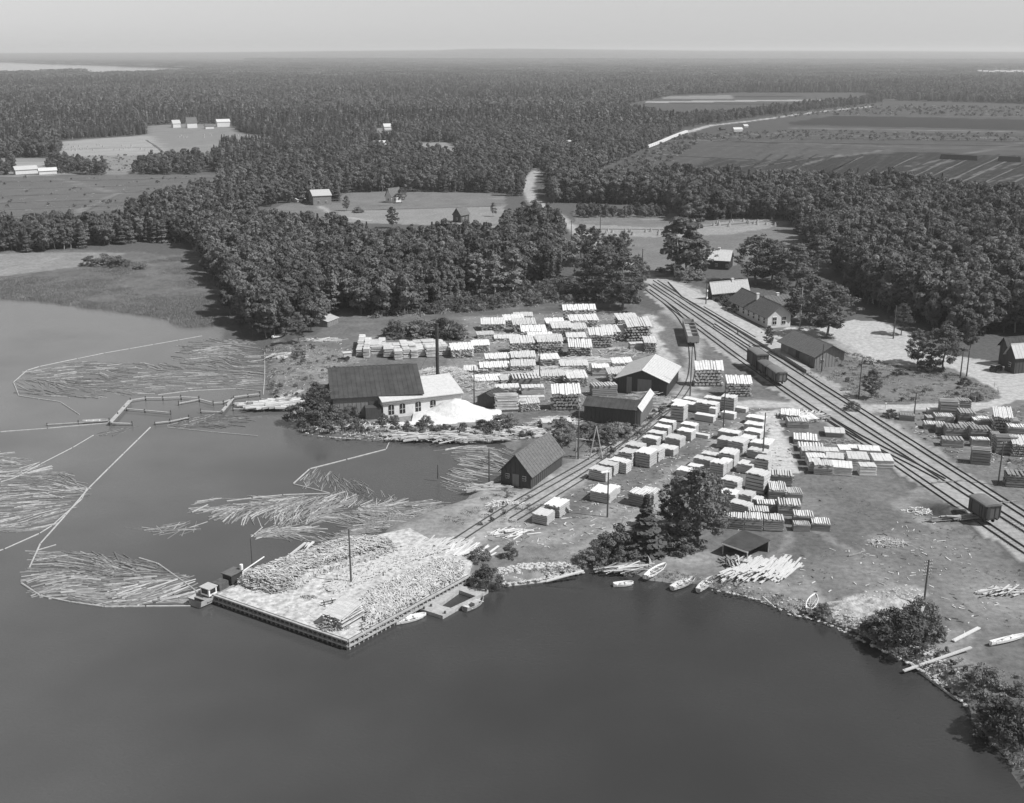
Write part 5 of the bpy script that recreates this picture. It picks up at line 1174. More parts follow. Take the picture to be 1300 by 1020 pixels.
MT['cord'] = [(cross_pile_mesh(140 + i, [M['billet'], M['pole']]), top_mesh(150 + i, M['billet'], 8, .1, axis='x', gap=.4), bearer_mesh(M['waler'])) for i in range(4)]
PART = {'board': 'board_tiers', 'slab': 'slab_tiers', 'old': 'board_tiers', 'log': 'logs', 'dark': 'logs', 'flat': 'board_tiers', 'cord': 'billets'}
NAM = {'board': 'board_stack', 'slab': 'slab_stack', 'old': 'weathered_stack', 'log': 'log_pile', 'dark': 'log_pile', 'flat': 'board_stack', 'cord': 'cordwood_row'}
LOOK = {'board': 'pale sawn-board stack', 'slab': 'stack of ribbed slabs', 'old': 'weathered grey board stack', 'log': 'peeled-log pile', 'dark': 'dark-ended log pile', 'flat': 'smooth white board stack', 'cord': 'long narrow cordwood row'}
def az(a, b_): d = G(*b_) - G(*a); return math.atan2(d.y, d.x)
AZ_SID = az((705, 615), (797, 556)); AZ_RAIL = az((1120, 537), (1256, 625)); AZ_BR = az((900, 640), (960, 560))
def stack(kind, px, py, w_, d_, h_, rz, label, group, over=0):
    """px,py: middle of the foot of the stack; w_ across, d_ deep along rz, metres"""
    p = G(px, py); A, B, C = random.choice(MT[kind])
    root = empty(NAM[kind], (p.x, p.y, 0), rz - math.pi / 2 + random.gauss(0, .05), label, 'log pile' if kind in ('log', 'dark') else ('firewood' if kind == 'cord' else 'lumber stack'), group)
    root.scale = (w_ * random.uniform(.93, 1.06), d_ * random.uniform(.9, 1.08), h_ * random.uniform(.85, 1.18))
    link(PART[kind], A, root); link('top_boards' if kind not in ('log', 'dark', 'cord') else 'top_layer', B, root); link('bearer', C, root)
    return root
def row(place, group, rz, items):
    """items: kind, px, py, width, depth, height[, word]"""
    cnt_ = {}
    items = sorted(items, key=lambda t: -t[2])
    for it in items:
        k = it[0]; cnt_[k] = cnt_.get(k, 0) + 1
        o_ = ORD[cnt_[k] - 1]; lab = f'{LOOK[k]}, {o_} in line {place}'
        stack(k, it[1], it[2], it[3], it[4], it[5], rz if len(it) < 7 else it[6], lab, group)
gS = 'board stacks between the siding and the dirt road'
row('in the row along the tramway', gS, AZ_SID, [('board', 690, 662, 2.9, 2.9, 1.9), ('board', 707, 652, 2.9, 3.4, 2.0), ('board', 762, 608, 3.4, 2.6, 1.7), ('board', 774, 600, 3.4, 2.8, 1.8), ('board', 787, 598, 3.6, 2.4, 2.2), ('board', 797, 589, 2.9, 2.6, 2.9),
    ('board', 807, 572, 3.4, 2.6, 1.4), ('board', 827, 566, 3.4, 2.0, 2.0), ('board', 834, 559.5, 3.4, 2.0, 2.0), ('board', 841, 553, 3.4, 2.0, 2.0), ('board', 847, 547.5, 3.4, 2.0, 2.0)])
row("beside the dirt road", gS, AZ_SID, [('board', 766, 634, 3.9, 3.6, 1.7), ('board', 776, 628, 2.0, 3.4, 1.4), ('board', 820, 590, 3.0, 3.2, 2.5), ('board', 831, 583, 3.0, 2.8, 2.0), ('board', 848, 576, 3.2, 2.3, 1.5), ('board', 857, 566, 3.3, 2.6, 1.6), ('board', 871, 557, 3.2, 2.2, 2.0), ('board', 875, 550.5, 3.2, 2.2, 1.9),
    ('flat', 890, 555, 3.4, 1.2, .7)])
row('where the dirt road passes the shaggy spruce', gS, AZ_SID, [('slab', 813, 640, 3.3, 2.6, 2.6), ('slab', 824, 636, 3.0, 3.0, 2.2)])
row("at the upper end of the siding", gS, AZ_SID, [('board', 862, 533, 2.7, 3.0, 3.0), ('board', 871, 519, 6.5, 2.2, 1.4), ('board', 898, 524, 4.8, 2.6, 2.7), ('flat', 895, 534, 4.4, 1.6, 1.2), ('board', 925, 521, 3.0, 2.4, 2.7), ('flat', 925, 531, 3.0, 1.7, 1.5), ('flat', 939, 522, 3.4, 1.6, 1.0), ('board', 882, 513, 5.0, 1.8, 1.1), ('board', 906, 514, 4.0, 2.0, 1.6), ('flat', 905, 531, 1.6, 1.4, 2.2)])
row('standing on the grass below the wagons', 'log piles near the wagons', az((880, 490), (960, 490)) + math.pi / 2, [('dark', 899, 489, 7.2, 3.0, 3.6), ('dark', 937, 502, 6.4, 3.0, 3.0)])
gB = 'board stacks behind the large shore tree'
AZB = AZ_SID
row("between the dirt road and big tree", gB, AZB, [('board', 870, 603, 2.6, 2.2, 1.3), ('board', 883, 600, 2.6, 1.8, 1.5), ('board', 893, 592, 3.6, 1.8, 1.6), ('board', 903, 583, 3.4, 1.8, 1.3), ('board', 912, 602, 2.8, 2.4, 2.6), ('board', 920, 598, 2.0, 2.6, 2.2), ('board', 925, 590, 2.9, 3.2, 2.7), ('board', 922, 568, 3.3, 2.4, 1.8), ('board', 926, 558, 4.4, 2.2, 1.6), ('board', 937, 572, 3.4, 3.2, 2.2), ('board', 949, 567, 3.0, 2.4, 2.2)])
row("left of the pale sand strip", gB, AZB, [('board', 948, 599, 3.0, 2.4, 1.9), ('board', 968, 600, 2.7, 2.6, 2.9), ('board', 963, 581, 3.8, 2.2, 1.7), ('board', 966, 572, 3.8, 2.4, 1.5), ('board', 957, 556, 3.6, 2.8, 1.8), ('board', 958, 546, 4.0, 2.6, 1.6), ('board', 960, 538, 4.0, 2.4, 1.6), ('board', 975, 566, 2.2, 2.4, 1.2)])
row("right of the big shore tree", gB, AZB, [('board', 961, 624, 3.6, 3.2, 3.3), ('board', 928, 626, 3.0, 2.4, 2.6), ('board', 943, 638, 3.8, 2.4, 2.0), ('board', 940, 652, 3.8, 2.2, 2.0), ('board', 925, 640, 3.0, 2.6, 2.0), ('board', 960, 640, 2.0, 2.0, 1.2)])
AZF = math.pi / 2 - .15
row('in the front rank beside the boat shelter', 'ribbed slab stacks at the front of the yard', AZF, [('slab', 931, 669, 3.4, 2.4, 1.9), ('slab', 956, 670, 3.1, 2.6, 2.0), ('slab', 981, 671, 3.3, 2.8, 2.1), ('slab', 962, 655, 3.4, 2.6, 1.4), ('slab', 973, 647, 3.4, 2.2, 1.4)])
row("below the pale sand strip", 'ribbed slab stacks at the front of the yard', AZF, [('slab', 1001, 651, 3.6, 2.8, 2.0), ('slab', 986, 631, 3.2, 4.0, 2.3), ('slab', 1006, 635, 3.0, 2.8, 1.8), ('slab', 990, 613, 4.0, 3.6, 2.0)])
row("at the front rank's right end", 'ribbed slab stacks at the front of the yard', AZF, [('slab', 1019, 664, 3.2, 2.4, 1.5), ('slab', 1017, 673, 2.8, 1.6, 1.1), ('slab', 1041, 671, 3.0, 2.8, 1.6)])
gE = 'stacks between the sand strip and the tracks'
row("right of the pale sand strip", gE, AZ_RAIL, [('slab', 1012, 541, 4.6, 2.6, 1.3, AZF), ('slab', 1022, 560, 5.0, 4.4, 1.0, AZF), ('slab', 1029, 571, 4.8, 3.2, 1.0, AZF), ('board', 1031, 581, 4.2, 2.6, 1.5, AZF), ('board', 1035, 589, 3.4, 2.6, 1.6, AZF), ('board', 1044, 600, 3.6, 3.2, 1.7, AZF), ('board', 1033, 597, 2.2, 2.4, 1.7, AZF)])
row('in the bright group touching the tracks', gE, AZF, [('flat', 1052, 578, 3.5, 2.6, 1.2), ('flat', 1059, 588, 3.5, 3.2, 1.3), ('flat', 1068, 600, 3.5, 3.6, 1.6), ('flat', 1071, 574, 2.1, 3.0, 1.0), ('flat', 1083, 573, 2.0, 2.6, 1.0), ('flat', 1088, 587, 4.2, 4.2, 1.5), ('flat', 1100, 602, 2.9, 2.4, 1.6), ('flat', 1103, 576, 3.9, 3.2, 1.0), ('flat', 1119, 590, 3.9, 4.4, 1.6)])
row('lying rough beside the track crossing', gE, AZF, [('dark', 1003, 530, 4.0, 3.2, 1.0), ('dark', 1026, 535, 3.4, 2.6, .9, AZF + .6)])
gF = 'weathered stacks on the far side of the tracks'
row("left in the yard beyond the tracks", gF, AZF, [('old', 1203, 527, 3.8, 3.0, 2.9), ('old', 1221, 521, 3.4, 2.4, 2.4), ('flat', 1186, 525, 3.2, 1.6, .9), ('slab', 1183, 534, 2.6, 2.2, 1.0), ('slab', 1197, 535, 3.6, 2.6, 1.5), ('old', 1225, 537, 3.6, 3.2, 2.5), ('slab', 1186, 544, 4.4, 2.2, 1.1), ('old', 1197, 549, 3.2, 2.4, 1.7), ('old', 1151, 533, 3.2, 1.8, 1.4)])
row("mid yard beyond the tracks", gF, AZF, [('slab', 1244, 542, 3.6, 2.8, 2.2), ('old', 1212, 553, 4.6, 3.0, 1.8), ('old', 1227, 549, 3.2, 2.8, 1.6), ('old', 1208, 566, 4.2, 2.2, 1.7), ('old', 1242, 558, 3.8, 3.0, 2.3), ('slab', 1243, 566, 3.4, 2.0, 1.4), ('old', 1244, 588, 3.4, 2.8, 2.7)])
row('at the right edge beyond the tracks', gF, AZF, [('dark', 1270, 547, 3.6, 3.2, 3.0), ('slab', 1290, 553, 4.0, 2.4, 2.2), ('old', 1262, 564, 1.9, 2.6, 2.6), ('old', 1275, 574, 3.8, 2.8, 2.9), ('dark', 1291, 577, 3.0, 2.8, 2.7), ('old', 1292, 616, 4.4, 2.8, 2.3), ('old', 1283, 543, 2.6, 2.4, 1.8)])
gG = 'log piles in the yard behind the barn'
AZG = math.pi / 2 + .12
row("at the log yard's back left", gG, AZG, [('log', 626, 418, 7.0, 5.0, 2.2), ('log', 652, 413, 6.6, 4.6, 2.0), ('log', 664, 407, 6.0, 3.0, 1.9), ('log', 665, 421, 6.6, 4.4, 2.2), ('log', 677, 428, 6.8, 5.0, 2.2), ('log', 686, 437, 6.6, 5.0, 2.4), ('log', 616, 429, 5.2, 2.6, 1.1), ('log', 644, 432, 7.5, 3.2, .8), ('log', 663, 447, 6.6, 3.4, 3.0), ('log', 697, 447, 6.8, 3.6, 3.0)])
row("at the log yard's back middle", gG, AZG, [('log', 735, 405, 9.6, 3.0, 3.0), ('log', 704, 416, 5.8, 4.2, 2.0), ('log', 740, 416, 8.2, 4.2, 2.2), ('log', 712, 426, 5.6, 4.2, 2.6), ('log', 733, 425, 5.4, 4.0, 2.4), ('log', 731, 434, 5.6, 3.2, 1.6), ('dark', 736, 451, 6.2, 5.0, 2.9), ('dark', 762, 440, 6.6, 3.4, 3.2)])
row("at the log yard's back right", gG, AZG, [('log', 778, 431, 6.6, 5.0, 3.0), ('dark', 809, 431, 7.2, 5.0, 3.6), ('log', 795, 414, 6.4, 5.0, 2.4), ('dark', 824, 446, 3.2, 3.2, 2.6), ('flat', 808, 443, 4.2, 2.6, 1.8)])
row('just left of the pale-roofed barn', gG, AZG, [('log', 789, 468, 5.6, 3.2, 1.9), ('board', 762, 475, 4.6, 4.0, 2.4), ('log', 786, 483, 6.4, 3.2, 2.6), ('slab', 766, 501, 5.6, 2.6, 2.3), ('log', 731, 488, 5.0, 4.0, 2.0), ('log', 728, 470, 7.0, 3.4, 1.8)])
row('in the middle of the log yard', gG, AZG, [('log', 634, 461, 7.6, 3.2, 1.8), ('log', 628, 473, 7.2, 3.2, 1.8), ('log', 664, 461, 6.4, 3.4, 2.2), ('log', 664, 474, 6.2, 3.0, 2.0), ('log', 697, 462, 5.4, 3.6, 1.9), ('slab', 667, 489, 7.0, 4.4, 2.2), ('log', 697, 483, 7.0, 3.8, 1.5), ('log', 620, 487, 7.8, 3.6, 1.4), ('board', 676, 499, 5.2, 2.6, 1.5), ('log', 648, 487, 5.0, 3.0, 1.3), ('log', 604, 474, 6.4, 3.4, 1.4), ('log', 644, 497, 5.4, 2.2, 1.2)])
row("near the long low shed", gG, AZG, [('dark', 718, 519, 6.6, 2.8, 4.0), ('log', 672, 521, 4.6, 2.0, 1.7), ('flat', 675, 508, 5.6, 1.6, .8), ('flat', 706, 540, 6.6, 3.0, 1.2)])
row('upright beside the small dark hut', gG, AZG, [('cord', 643, 522, 4.6, 2.4, 3.4), ('cord', 659, 521, 2.4, 2.2, 2.2)])
row('left of the log yard behind the chimney', gG, AZG, [('log', 586, 452, 6.0, 4.6, 2.0), ('log', 610, 446, 5.0, 3.2, 1.8), ('dark', 572, 450, 3.2, 2.6, 1.5)])
items = [('cord', 459, 444, 1.6, 15, 2.2), ('cord', 467, 446, 1.6, 15, 2.4), ('cord', 478, 446, 3.0, 8, 2.2), ('cord', 485, 442, 1.7, 9, 2.2), ('cord', 493, 450, 2.6, 8, 2.6), ('cord', 505, 452, 2.0, 9, 2.6), ('cord', 514, 450, 1.8, 9, 2.6), ('cord', 523, 450, 1.8, 9, 2.6), ('cord', 532, 448, 2.0, 9, 2.6), ('cord', 545, 448, 3.2, 10, 2.6), ('cord', 559, 446, 2.6, 9, 2.4)]
for i, it in enumerate(items):
    nseg = max(2, int(it[4] // 3)); p = G(it[1], it[2]); a = AZG + .02 * i - .05
    lab = f'long cordwood row behind the sawmill roof, {["first", "second", "third", "fourth", "fifth", "sixth", "seventh", "eighth", "ninth", "tenth", "eleventh"][i]} from the left'
    root = empty('cordwood_row', p, a - math.pi / 2, lab, 'firewood', 'cordwood rows behind the sawmill')
    for s in range(nseg):
        A = MT['cord'][(i + s) % 4][0]; o = link('billets', A, root, loc=((random.random() - .5) * .25, it[4] * ((s + .5) / nseg - .5), 0)); o.scale = (it[3], it[4] / nseg * 1.02, it[5] * random.uniform(.8, 1.08))
# leaning barrel of logs in front of the cordwood: messy slab heaps
def messy(name, px, py, rx, ry, hgt, n, L, m, label, cat, rz=0, spread=.5, z0=0.0, thick=.09, flat=True, pole_=None, group=None, dome=1.0):
    p = G(px, py, z0); mb = MB(); r = random.Random(px * 7 + py)
    for k in range(n):
        a = r.random() * 6.283; q_ = math.sqrt(r.random()); x = rx * q_ * math.cos(a); y = ry * q_ * math.sin(a)
        if dome > 1.5: x = r.uniform(-rx, rx); y = r.uniform(-ry, ry); zt = hgt * (1 - .12 * abs(x / rx) ** 3)
        else: zt = hgt * (1 - q_ ** 2)
        z = max(.05, zt * r.uniform(.55, 1) + .04); l_ = L * r.uniform(.6, 1.25); w_ = thick * r.uniform(.7, 1.6); mb.cur = r.choice((0, 0, 1))
        mb.box((x, y, z), (l_, w_, w_ * (.45 if flat else 1)), rz + r.gauss(0, spread), r.gauss(0, .08))
    ms = m if isinstance(m, list) else [m, m]
    o = mb.obj(name, ms, loc=p); return tag(o, label, cat, group)
core_m = M['chips']
messy('slab_heap', 560, 482, 9, 9, 2.4, 900, 3.0, [M['billet'], M['pole']], 'sprawling heap of slabs between the sawmill roof and the chimney foot', 'wood heap', .4, .8)
messy('slab_heap', 603, 487, 6, 6, 1.6, 420, 3.6, [M['board'], M['pole']], 'tangled bright slabs right of the chimney foot', 'wood heap', .2, .6)
messy('slab_heap', 655, 481, 9, 6, 1.4, 480, 4.0, [M['board'], M['pole']], 'bright scattered slabs lying in the middle of the log yard', 'wood heap', .1, .5)
messy('slab_heap', 700, 475, 9, 5, 1.6, 420, 4.0, [M['board'], M['pole']], 'bright loose slabs just left of the barn stacks', 'wood heap', .2, .5)
messy('slab_heap', 735, 459, 8, 3, 1.0, 170, 5.0, [M['board'], M['pole']], 'long loose boards below the dark-ended pile in the log yard', 'wood heap', .15, .25)
messy('slab_heap', 790, 447, 7, 4, .7, 170, 2.5, [M['billet'], M['chips']], 'low scatter of bark and slabs right of centre in the log yard', 'wood heap', .1, .8)
messy('slab_heap', 640, 430, 8, 5, .8, 240, 3.5, [M['pole'], M['board']], 'scattered poles at the back left of the log yard', 'wood heap', .3, .8)
messy('slab_heap', 820, 515, 4.5, 2.6, 3.4, 90, 5.0, [M['board'], M['tin']], 'bright loose boards stacked beside and above the narrow boarded wing', 'wood heap', .1, .2)
messy('slab_heap', 706, 537, 5, 2.4, 1.3, 130, 4.0, [M['board'], M['tin']], 'white slabs heaped behind the round bush near the boathouse', 'wood heap', .4, .3)
messy('plank_pile', 965, 725, 5.0, 2.1, .9, 170, 6.5, [M['board'], M['tin']], 'long white planks heaped on the shore in front of the boat shelter', 'plank pile', AZ_SID - .12, .07, thick=.2)
messy('plank_pile', 932, 717, 1.9, 1.3, 1.2, 50, 2.6, [M['oldboard'], M['board']], 'short rough planks under the edge of the boat shelter', 'plank pile', AZ_SID + .5, .6, thick=.16)
messy('plank_pile', 795, 722, 3.4, .9, .5, 34, 4.4, [M['board'], M['oldboard']], 'loose planks on the beach behind the small white rowboat', 'plank pile', .35, .15, thick=.14)
messy('brush_ring', 1127, 690, 3.2, 1.5, .4, 90, 2.2, [M['billet'], M['oldboard']], 'ring of cut brushwood lying on the open meadow', 'brushwood', .1, 1.2, thick=.07)
messy('brush_heap', 1165, 650, 2.4, 1.4, .6, 70, 1.4, [M['sawdust'], M['oldboard']], 'small heap of pale scrap left of the coal heap', 'scrap heap', .1, 1.2, thick=.12)
messy('plank_pile', 1214, 661, 2.9, .5, .9, 16, 5.4, [M['oldboard'], M['waler']], 'grey timbers lying just below the coal heap by the covered wagon', 'timber', .22, .05, thick=.28)
messy('plank_pile', 1275, 752, 3.2, 1.0, .7, 40, 4.0, [M['board'], M['oldboard']], 'loose boards heaped at the right frame edge on the meadow', 'plank pile', .5, .35, thick=.18)
messy('log_debris', 600, 552, 17, 3.6, .25, 230, 6.0, [M['pole'], M['barklog']], 'stranded logs lying along the head of the inlet', 'logs', .05, .22, thick=.22, flat=False)
messy('log_debris', 645, 548, 8, 3.0, .35, 90, 5.0, [M['pole'], M['barklog']], 'stranded timber below the round bush at the inlet head', 'logs', -.35, .3, thick=.22, flat=False)
messy('log_debris', 640, 640, 3.0, 1.3, .4, 40, 1.6, [M['board'], M['pole']], 'small white scrap heap on the grass in front of the boathouse', 'scrap heap', .1, 1, thick=.12)
messy('log_debris', 615, 620, 3.5, 1.5, .5, 40, 3.4, [M['barklog'], M['waler']], 'dark timber lying at the lake side of the boathouse', 'timber', .1, .2, thick=.25, flat=False)
messy('log_debris', 652, 677, 4.0, 1.6, .25, 36, 2.2, [M['board'], M['oldboard']], 'scattered planks on the grass above the pier end', 'planks', .5, .3, thick=.16)
messy('log_debris', 550, 694, 7.0, 1.6, .5, 90, 4.2, [M['board'], M['tin']], 'bright planks laid across the root of the pier', 'planks', AZ_SID, .12, thick=.2)
messy('log_debris', 582, 702, 6.0, 1.3, .4, 60, 4.2, [M['board'], M['tin']], 'bright planks beside the bush at the pier root', 'planks', AZ_SID, .12, thick=.2)
messy('log_debris', 1013, 528, 5, 3, .7, 60, 3.5, [M['pole'], M['barklog']], 'rough poles strewn at the head of the sand strip column', 'poles', 1.2, .4, thick=.2, flat=False)
messy('log_debris', 1032, 530, 4, 3, .5, 50, 2.6, [M['pole'], M['barklog']], 'crossed poles beside the dirt crossing of the tracks', 'poles', .2, .9, thick=.16, flat=False)
messy('log_debris', 1060, 562, 5, 2, .25, 40, 1.8, [M['oldboard'], M['barklog']], 'bits of bark round the low white-topped cover', 'bark', .2, 1, thick=.12)
messy('log_debris', 365, 452, 5, 2.5, .4, 60, 3.5, [M['pole'], M['barklog']], 'driftwood on the beach below the still pool', 'driftwood', .2, .6, thick=.2, flat=False)
messy('log_debris', 412, 432, 5, 2.0, .4, 30, 3.5, [M['pole'], M['barklog']], 'poles lying below the tiny grey-roofed hut', 'poles', .2, .3, thick=.2, flat=False)
messy('log_debris', 362, 514, 8.0, 2.6, .8, 110, 7, [M['pole'], M['barklog']], 'logs drawn up on the landing skids at the left of the sawmill', 'logs', .22, .16, thick=.3, flat=False)
messy('log_debris', 470, 543, 12, 1.6, .4, 100, 3.0, [M['board'], M['billet']], 'slab waste scattered below the engine house', 'wood waste', .1, .8, thick=.15)
for a, b_, wd, lb in (((1147, 852), (1233, 822), .42, 'long white plank leaning from the water onto the lower right shore'), ((1210, 814), (1243, 797), .5, 'broad grey plank lying on the grass above the long white plank'), ((1170, 855), (1214, 888), .3, 'long dark log floating along the lower right shore'), ((1208, 847), (1236, 843), .25, 'short plank on the stony shore beside the corner thicket'), ((1240, 754), (1270, 750), .2, 'thin board lying left of the loose boards at the right edge'), ((1077, 706), (1094, 702), .2, 'single board lying on the open meadow'), ((693, 738), (741, 725), .5, 'squared timber beam edging the shore at the stone bank'), ((640, 744), (693, 738), .45, 'second edging beam nearer the pier on the stone bank'), ((968, 758), (982, 770), .14, 'thin pole floating at the shore below the white planks')):
    za, zb = ((.2 if bool(pip(np.array([float(e[0])]), np.array([float(e[1])]), LAND)[0]) else WZ + .1) for e in (a, b_))
    if za < 0 and zb > 0: za, zb = -.35, .75
    p, q_ = G(*a, za), G(*b_, zb); d = q_ - p; L = d.length; ry = -math.asin((zb - za) / L); c_ = d / 2; rz_ = math.atan2(d.y, d.x); cl = Vector((math.cos(rz_) * c_.x + math.sin(rz_) * c_.y, 0, c_.z))
    mb = MB(); mb.box(cl, (L, wd, .16), 0, ry); mb.box(cl + Vector((0, 0, .1)), (L * .96, wd * .5, .08), 0, ry); tag(mb.obj('beam', M['board'] if 'white' in lb or 'beam' in lb else M['oldboard'], loc=p, rz=rz_), lb, 'plank' if 'plank' in lb else 'timber')
for poly, n, lb in (([(590, 402), (700, 396), (830, 400), (845, 470), (780, 500), (735, 522), (645, 530), (585, 500)], 1500, 'bark, slabs and chips littering the log yard'), ([(600, 690), (700, 640), (800, 580), (870, 515), (1000, 520), (1010, 610), (940, 680), (830, 660), (700, 700)], 1300, 'chips and broken boards littering the stacking ground'),
                    ([(340, 445), (430, 435), (470, 455), (415, 500), (345, 510)], 300, 'bark littering the landing ground north of the sawmill'), ([(900, 720), (1060, 690), (1180, 650), (1290, 760), (1240, 820), (1060, 765)], 240, 'scraps of wood strewn over the shore meadow'), ([(430, 545), (560, 548), (650, 560), (560, 560), (440, 555)], 300, 'wood scraps along the sawmill shore'), ([(1130, 530), (1300, 522), (1300, 600), (1210, 580)], 350, 'wood scraps in the yard beyond the tracks')):
    gx, gy = region_pts(poly, n); mb = MB(); k_ = vnoise(gx, gy, 6) + rng.random(len(gx)) * .5 > .6
    for x, y in zip(gx[k_], gy[k_]): mb.cur = random.choice((0, 0, 1, 2)); L = random.uniform(.2, 1.0) * (1.5 if random.random() < .15 else 1); mb.box((x, y, .07), (L, random.uniform(.06, .2), .06), random.random() * 3.14, random.uniform(-.1, .1))
    tag(mb.obj('wood_litter', [M['billet'], M['board'], M['tarred']]), lb, 'wood litter', kind='stuff')
# shore stones
def stones(poly, n, s0, s1, label, z=0):
    gx, gy = region_pts(poly, n); vs = []; base = []; bm_ = bmesh.new(); bmesh.ops.create_icosphere(bm_, subdivisions=1, radius=1); BV = np.array([v_.co[:] for v_ in bm_.verts]); BF = [[v_.index for v_ in f.verts] for f in bm_.faces]; bm_.free()
    mb = MB()
    for x, y in zip(gx, gy):
        s = rng.uniform(s0, s1); V_ = BV * rng.uniform(.7, 1.2, BV.shape) * np.array([s, s * rng.uniform(.6, 1), s * .6]); d = float(seg_dist(np.array(x), np.array(y), [(p.x, p.y) for p in shore_pts])); zz = min(0, -.85 + d * .42); mb.add([(x + a, y + b_, zz + c) for a, b_, c in V_], BF)
    tag(mb.obj('shore_stones', M['stone'], None), label, 'stones', kind='stuff')
stones([(636, 741), (700, 732), (742, 724), (735, 716), (700, 714), (660, 716), (630, 722)], 620, .14, .42, 'pale rough stones along the bank right of the pier')
stones([(900, 748), (960, 760), (1026, 784), (1080, 805), (1098, 814), (1100, 806), (1040, 768), (980, 750), (930, 738)], 230, .06, .3, 'scattered stones along the near shoreline')
stones([(1100, 815), (1155, 841), (1205, 874), (1230, 896), (1244, 872), (1205, 838), (1165, 815), (1125, 800)], 420, .08, .36, 'pale stones along the lower right shore')
stones([(1060, 784), (1064, 764), (1100, 750), (1160, 744), (1176, 758), (1130, 792), (1096, 808)], 420, .06, .3, 'stones and clods on the bare sand bank')
stones([(380, 548), (440, 558), (520, 560), (600, 563), (600, 557), (440, 552)], 160, .1, .3, 'stones below the sawmill shore')

# ------------------------------------------------------------------ pier
DECK = .25
PA, PB, PC = G(274, 757, DECK), G(442, 815, DECK), G(594, 733, DECK)
PD = PA + (PC - PB) * .92; PD = G(425, 692, DECK)
root = empty('timber_pier', PB, 0, 'large timber-sided pier covered with slabs and chips in the foreground', 'pier')
mb = MB(); mb.prism([(p.x - PB.x, p.y - PB.y) for p in (PA, PB, PC, G(600, 715, DECK), G(520, 672, DECK), PD)], -1.9, DECK - .04); mb.obj('deck', M['chips'], root)
def crib(a, b_, panel, tagn):
    d = b_ - a; L = d.length; t_ = d.normalized(); nn = Vector((t_.y, -t_.x, 0)); nn = nn if nn.dot(a + b_ - PB - PD - PB + Vector((0, 0, 0))) > -1e9 else nn
    cen = (PA + PC) / 2
    if nn.dot((a + b_) / 2 - cen) < 0: nn = -nn
    rz = math.atan2(t_.y, t_.x); o0 = a - PB
    for z_, w_, h_, nm, mt in ((DECK + .02, .35, .2, 'top_waler', 'waler'), (DECK - .75, .34, .2, 'lower_waler', 'waler')):
        mb = MB(); c = o0 + t_ * L / 2 + nn * (.3); mb.box((c.x, c.y, z_ - DECK * 0), (L + .6, w_, h_), rz); mb.obj(nm, M[mt], root)
    mb = MB(); c = o0 + t_ * L / 2 + nn * .06; mb.box((c.x, c.y, -.55), (L, .12, 1.9), rz); mb.obj('back_planking', M['tarred'], root)
    n = int(L / .85)
    me = None
    for k in range(n + 1):
        c = o0 + t_ * (L * k / n) + nn * .22
        if me is None: mb = MB(); mb.box((0, 0, -.65), (.22 if panel else .26, .2, 2.0)); me = mb.mesh('pile', M['midwood'] if not panel else M['oldboard'])
        link('pile', me, root, loc=(c.x, c.y, random.uniform(-.05, .03)), rz=rz)
crib(PA, PB, False, 'l'); crib(PB, PC, True, 'r')
# wood on the pier
def pile_field(name, poly, hgt, n, L, rz, spread, label, z0=DECK, ms=None, thick=.1, prof=None, cat='wood pile'):
    """long heap following an outline"""
    c = G(*poly[0], z0); mb = MB(); r = random.Random(int(poly[0][0]))
    pts = [(G(*q_, z0)) for q_ in poly]; gx, gy = [], []
    x0, x1 = min(p.x for p in pts), max(p.x for p in pts); y0, y1 = min(p.y for p in pts), max(p.y for p in pts)
    gx = rng.uniform(x0, x1, n * 5); gy = rng.uniform(y0, y1, n * 5); m = pip(gx, gy, [(p.x, p.y) for p in pts]); gx, gy = gx[m][:n], gy[m][:n]
    e = seg_dist(gx, gy, [(p.x, p.y) for p in pts] + [(pts[0].x, pts[0].y)])
    # solid core so that the pile reads closed
    mb.cur = 0; cen = sum(pts, Vector()) / len(pts); inner = [cen + (p - cen) * .88 for p in pts]; 
    mb.prism([(p.x - c.x, p.y - c.y) for p in inner], -.02, hgt * .62)
    for x, y, d in zip(gx, gy, e):
        z = hgt * min(1, d / (.55 * hgt + .2)) * r.uniform(.8, 1.05) if prof is None else prof(d) * r.uniform(.6, 1.1); mb.cur = r.choice((0, 1, 1)); w_ = thick * r.uniform(.6, 1.7)
        mb.box((x - c.x, y - c.y, z + .04 - (.15 if d < .4 else 0)), (L * r.uniform(.5, 1.2), w_, w_ * .6), rz + r.gauss(0, spread), r.gauss(0, .09))
    ms = ms or [M['chips'], M['billet']]
    return tag(mb.obj(name, ms, loc=(c.x, c.y, z0)), label, cat)
AZP = az((443, 815), (594, 733))
pile_field('slab_pile', [(300, 742), (318, 752), (345, 757), (372, 752), (400, 735), (440, 722), (478, 712), (505, 700), (498, 692), (470, 690), (440, 692), (410, 700), (345, 724)], 1.9, 3400, 1.3, AZP - 1.2, .5, 'long high pile of slabs along the back of the pier')
pile_field('slab_pile', [(455, 810), (592, 732), (590, 716), (560, 712), (520, 726), (470, 752), (450, 770), (462, 785)], .75, 3000, 1.2, AZP + .9, .7, 'broad low field of slabs along the right edge of the pier')
pile_field('slab_pile', [(425, 756), (470, 738), (530, 714), (570, 700), (560, 695), (510, 706), (450, 722), (410, 745)], .35, 1300, 2.4, AZP, .35, 'thin litter of long slabs down the middle of the pier', ms=[M['chips'], M['board']])
pile_field('slab_pile', [(300, 750), (400, 792), (430, 806), (440, 790), (400, 772), (350, 765), (330, 752)], .08, 520, .8, AZP, 1.2, 'chips and bark scattered along the front of the pier', ms=[M['sawdust'], M['board']], thick=.14)
stack('log', 436, 792, 3.6, 4.6, 1.7, AZP + .1, 'neat log pile at the near corner of the pier', None).location.z = DECK
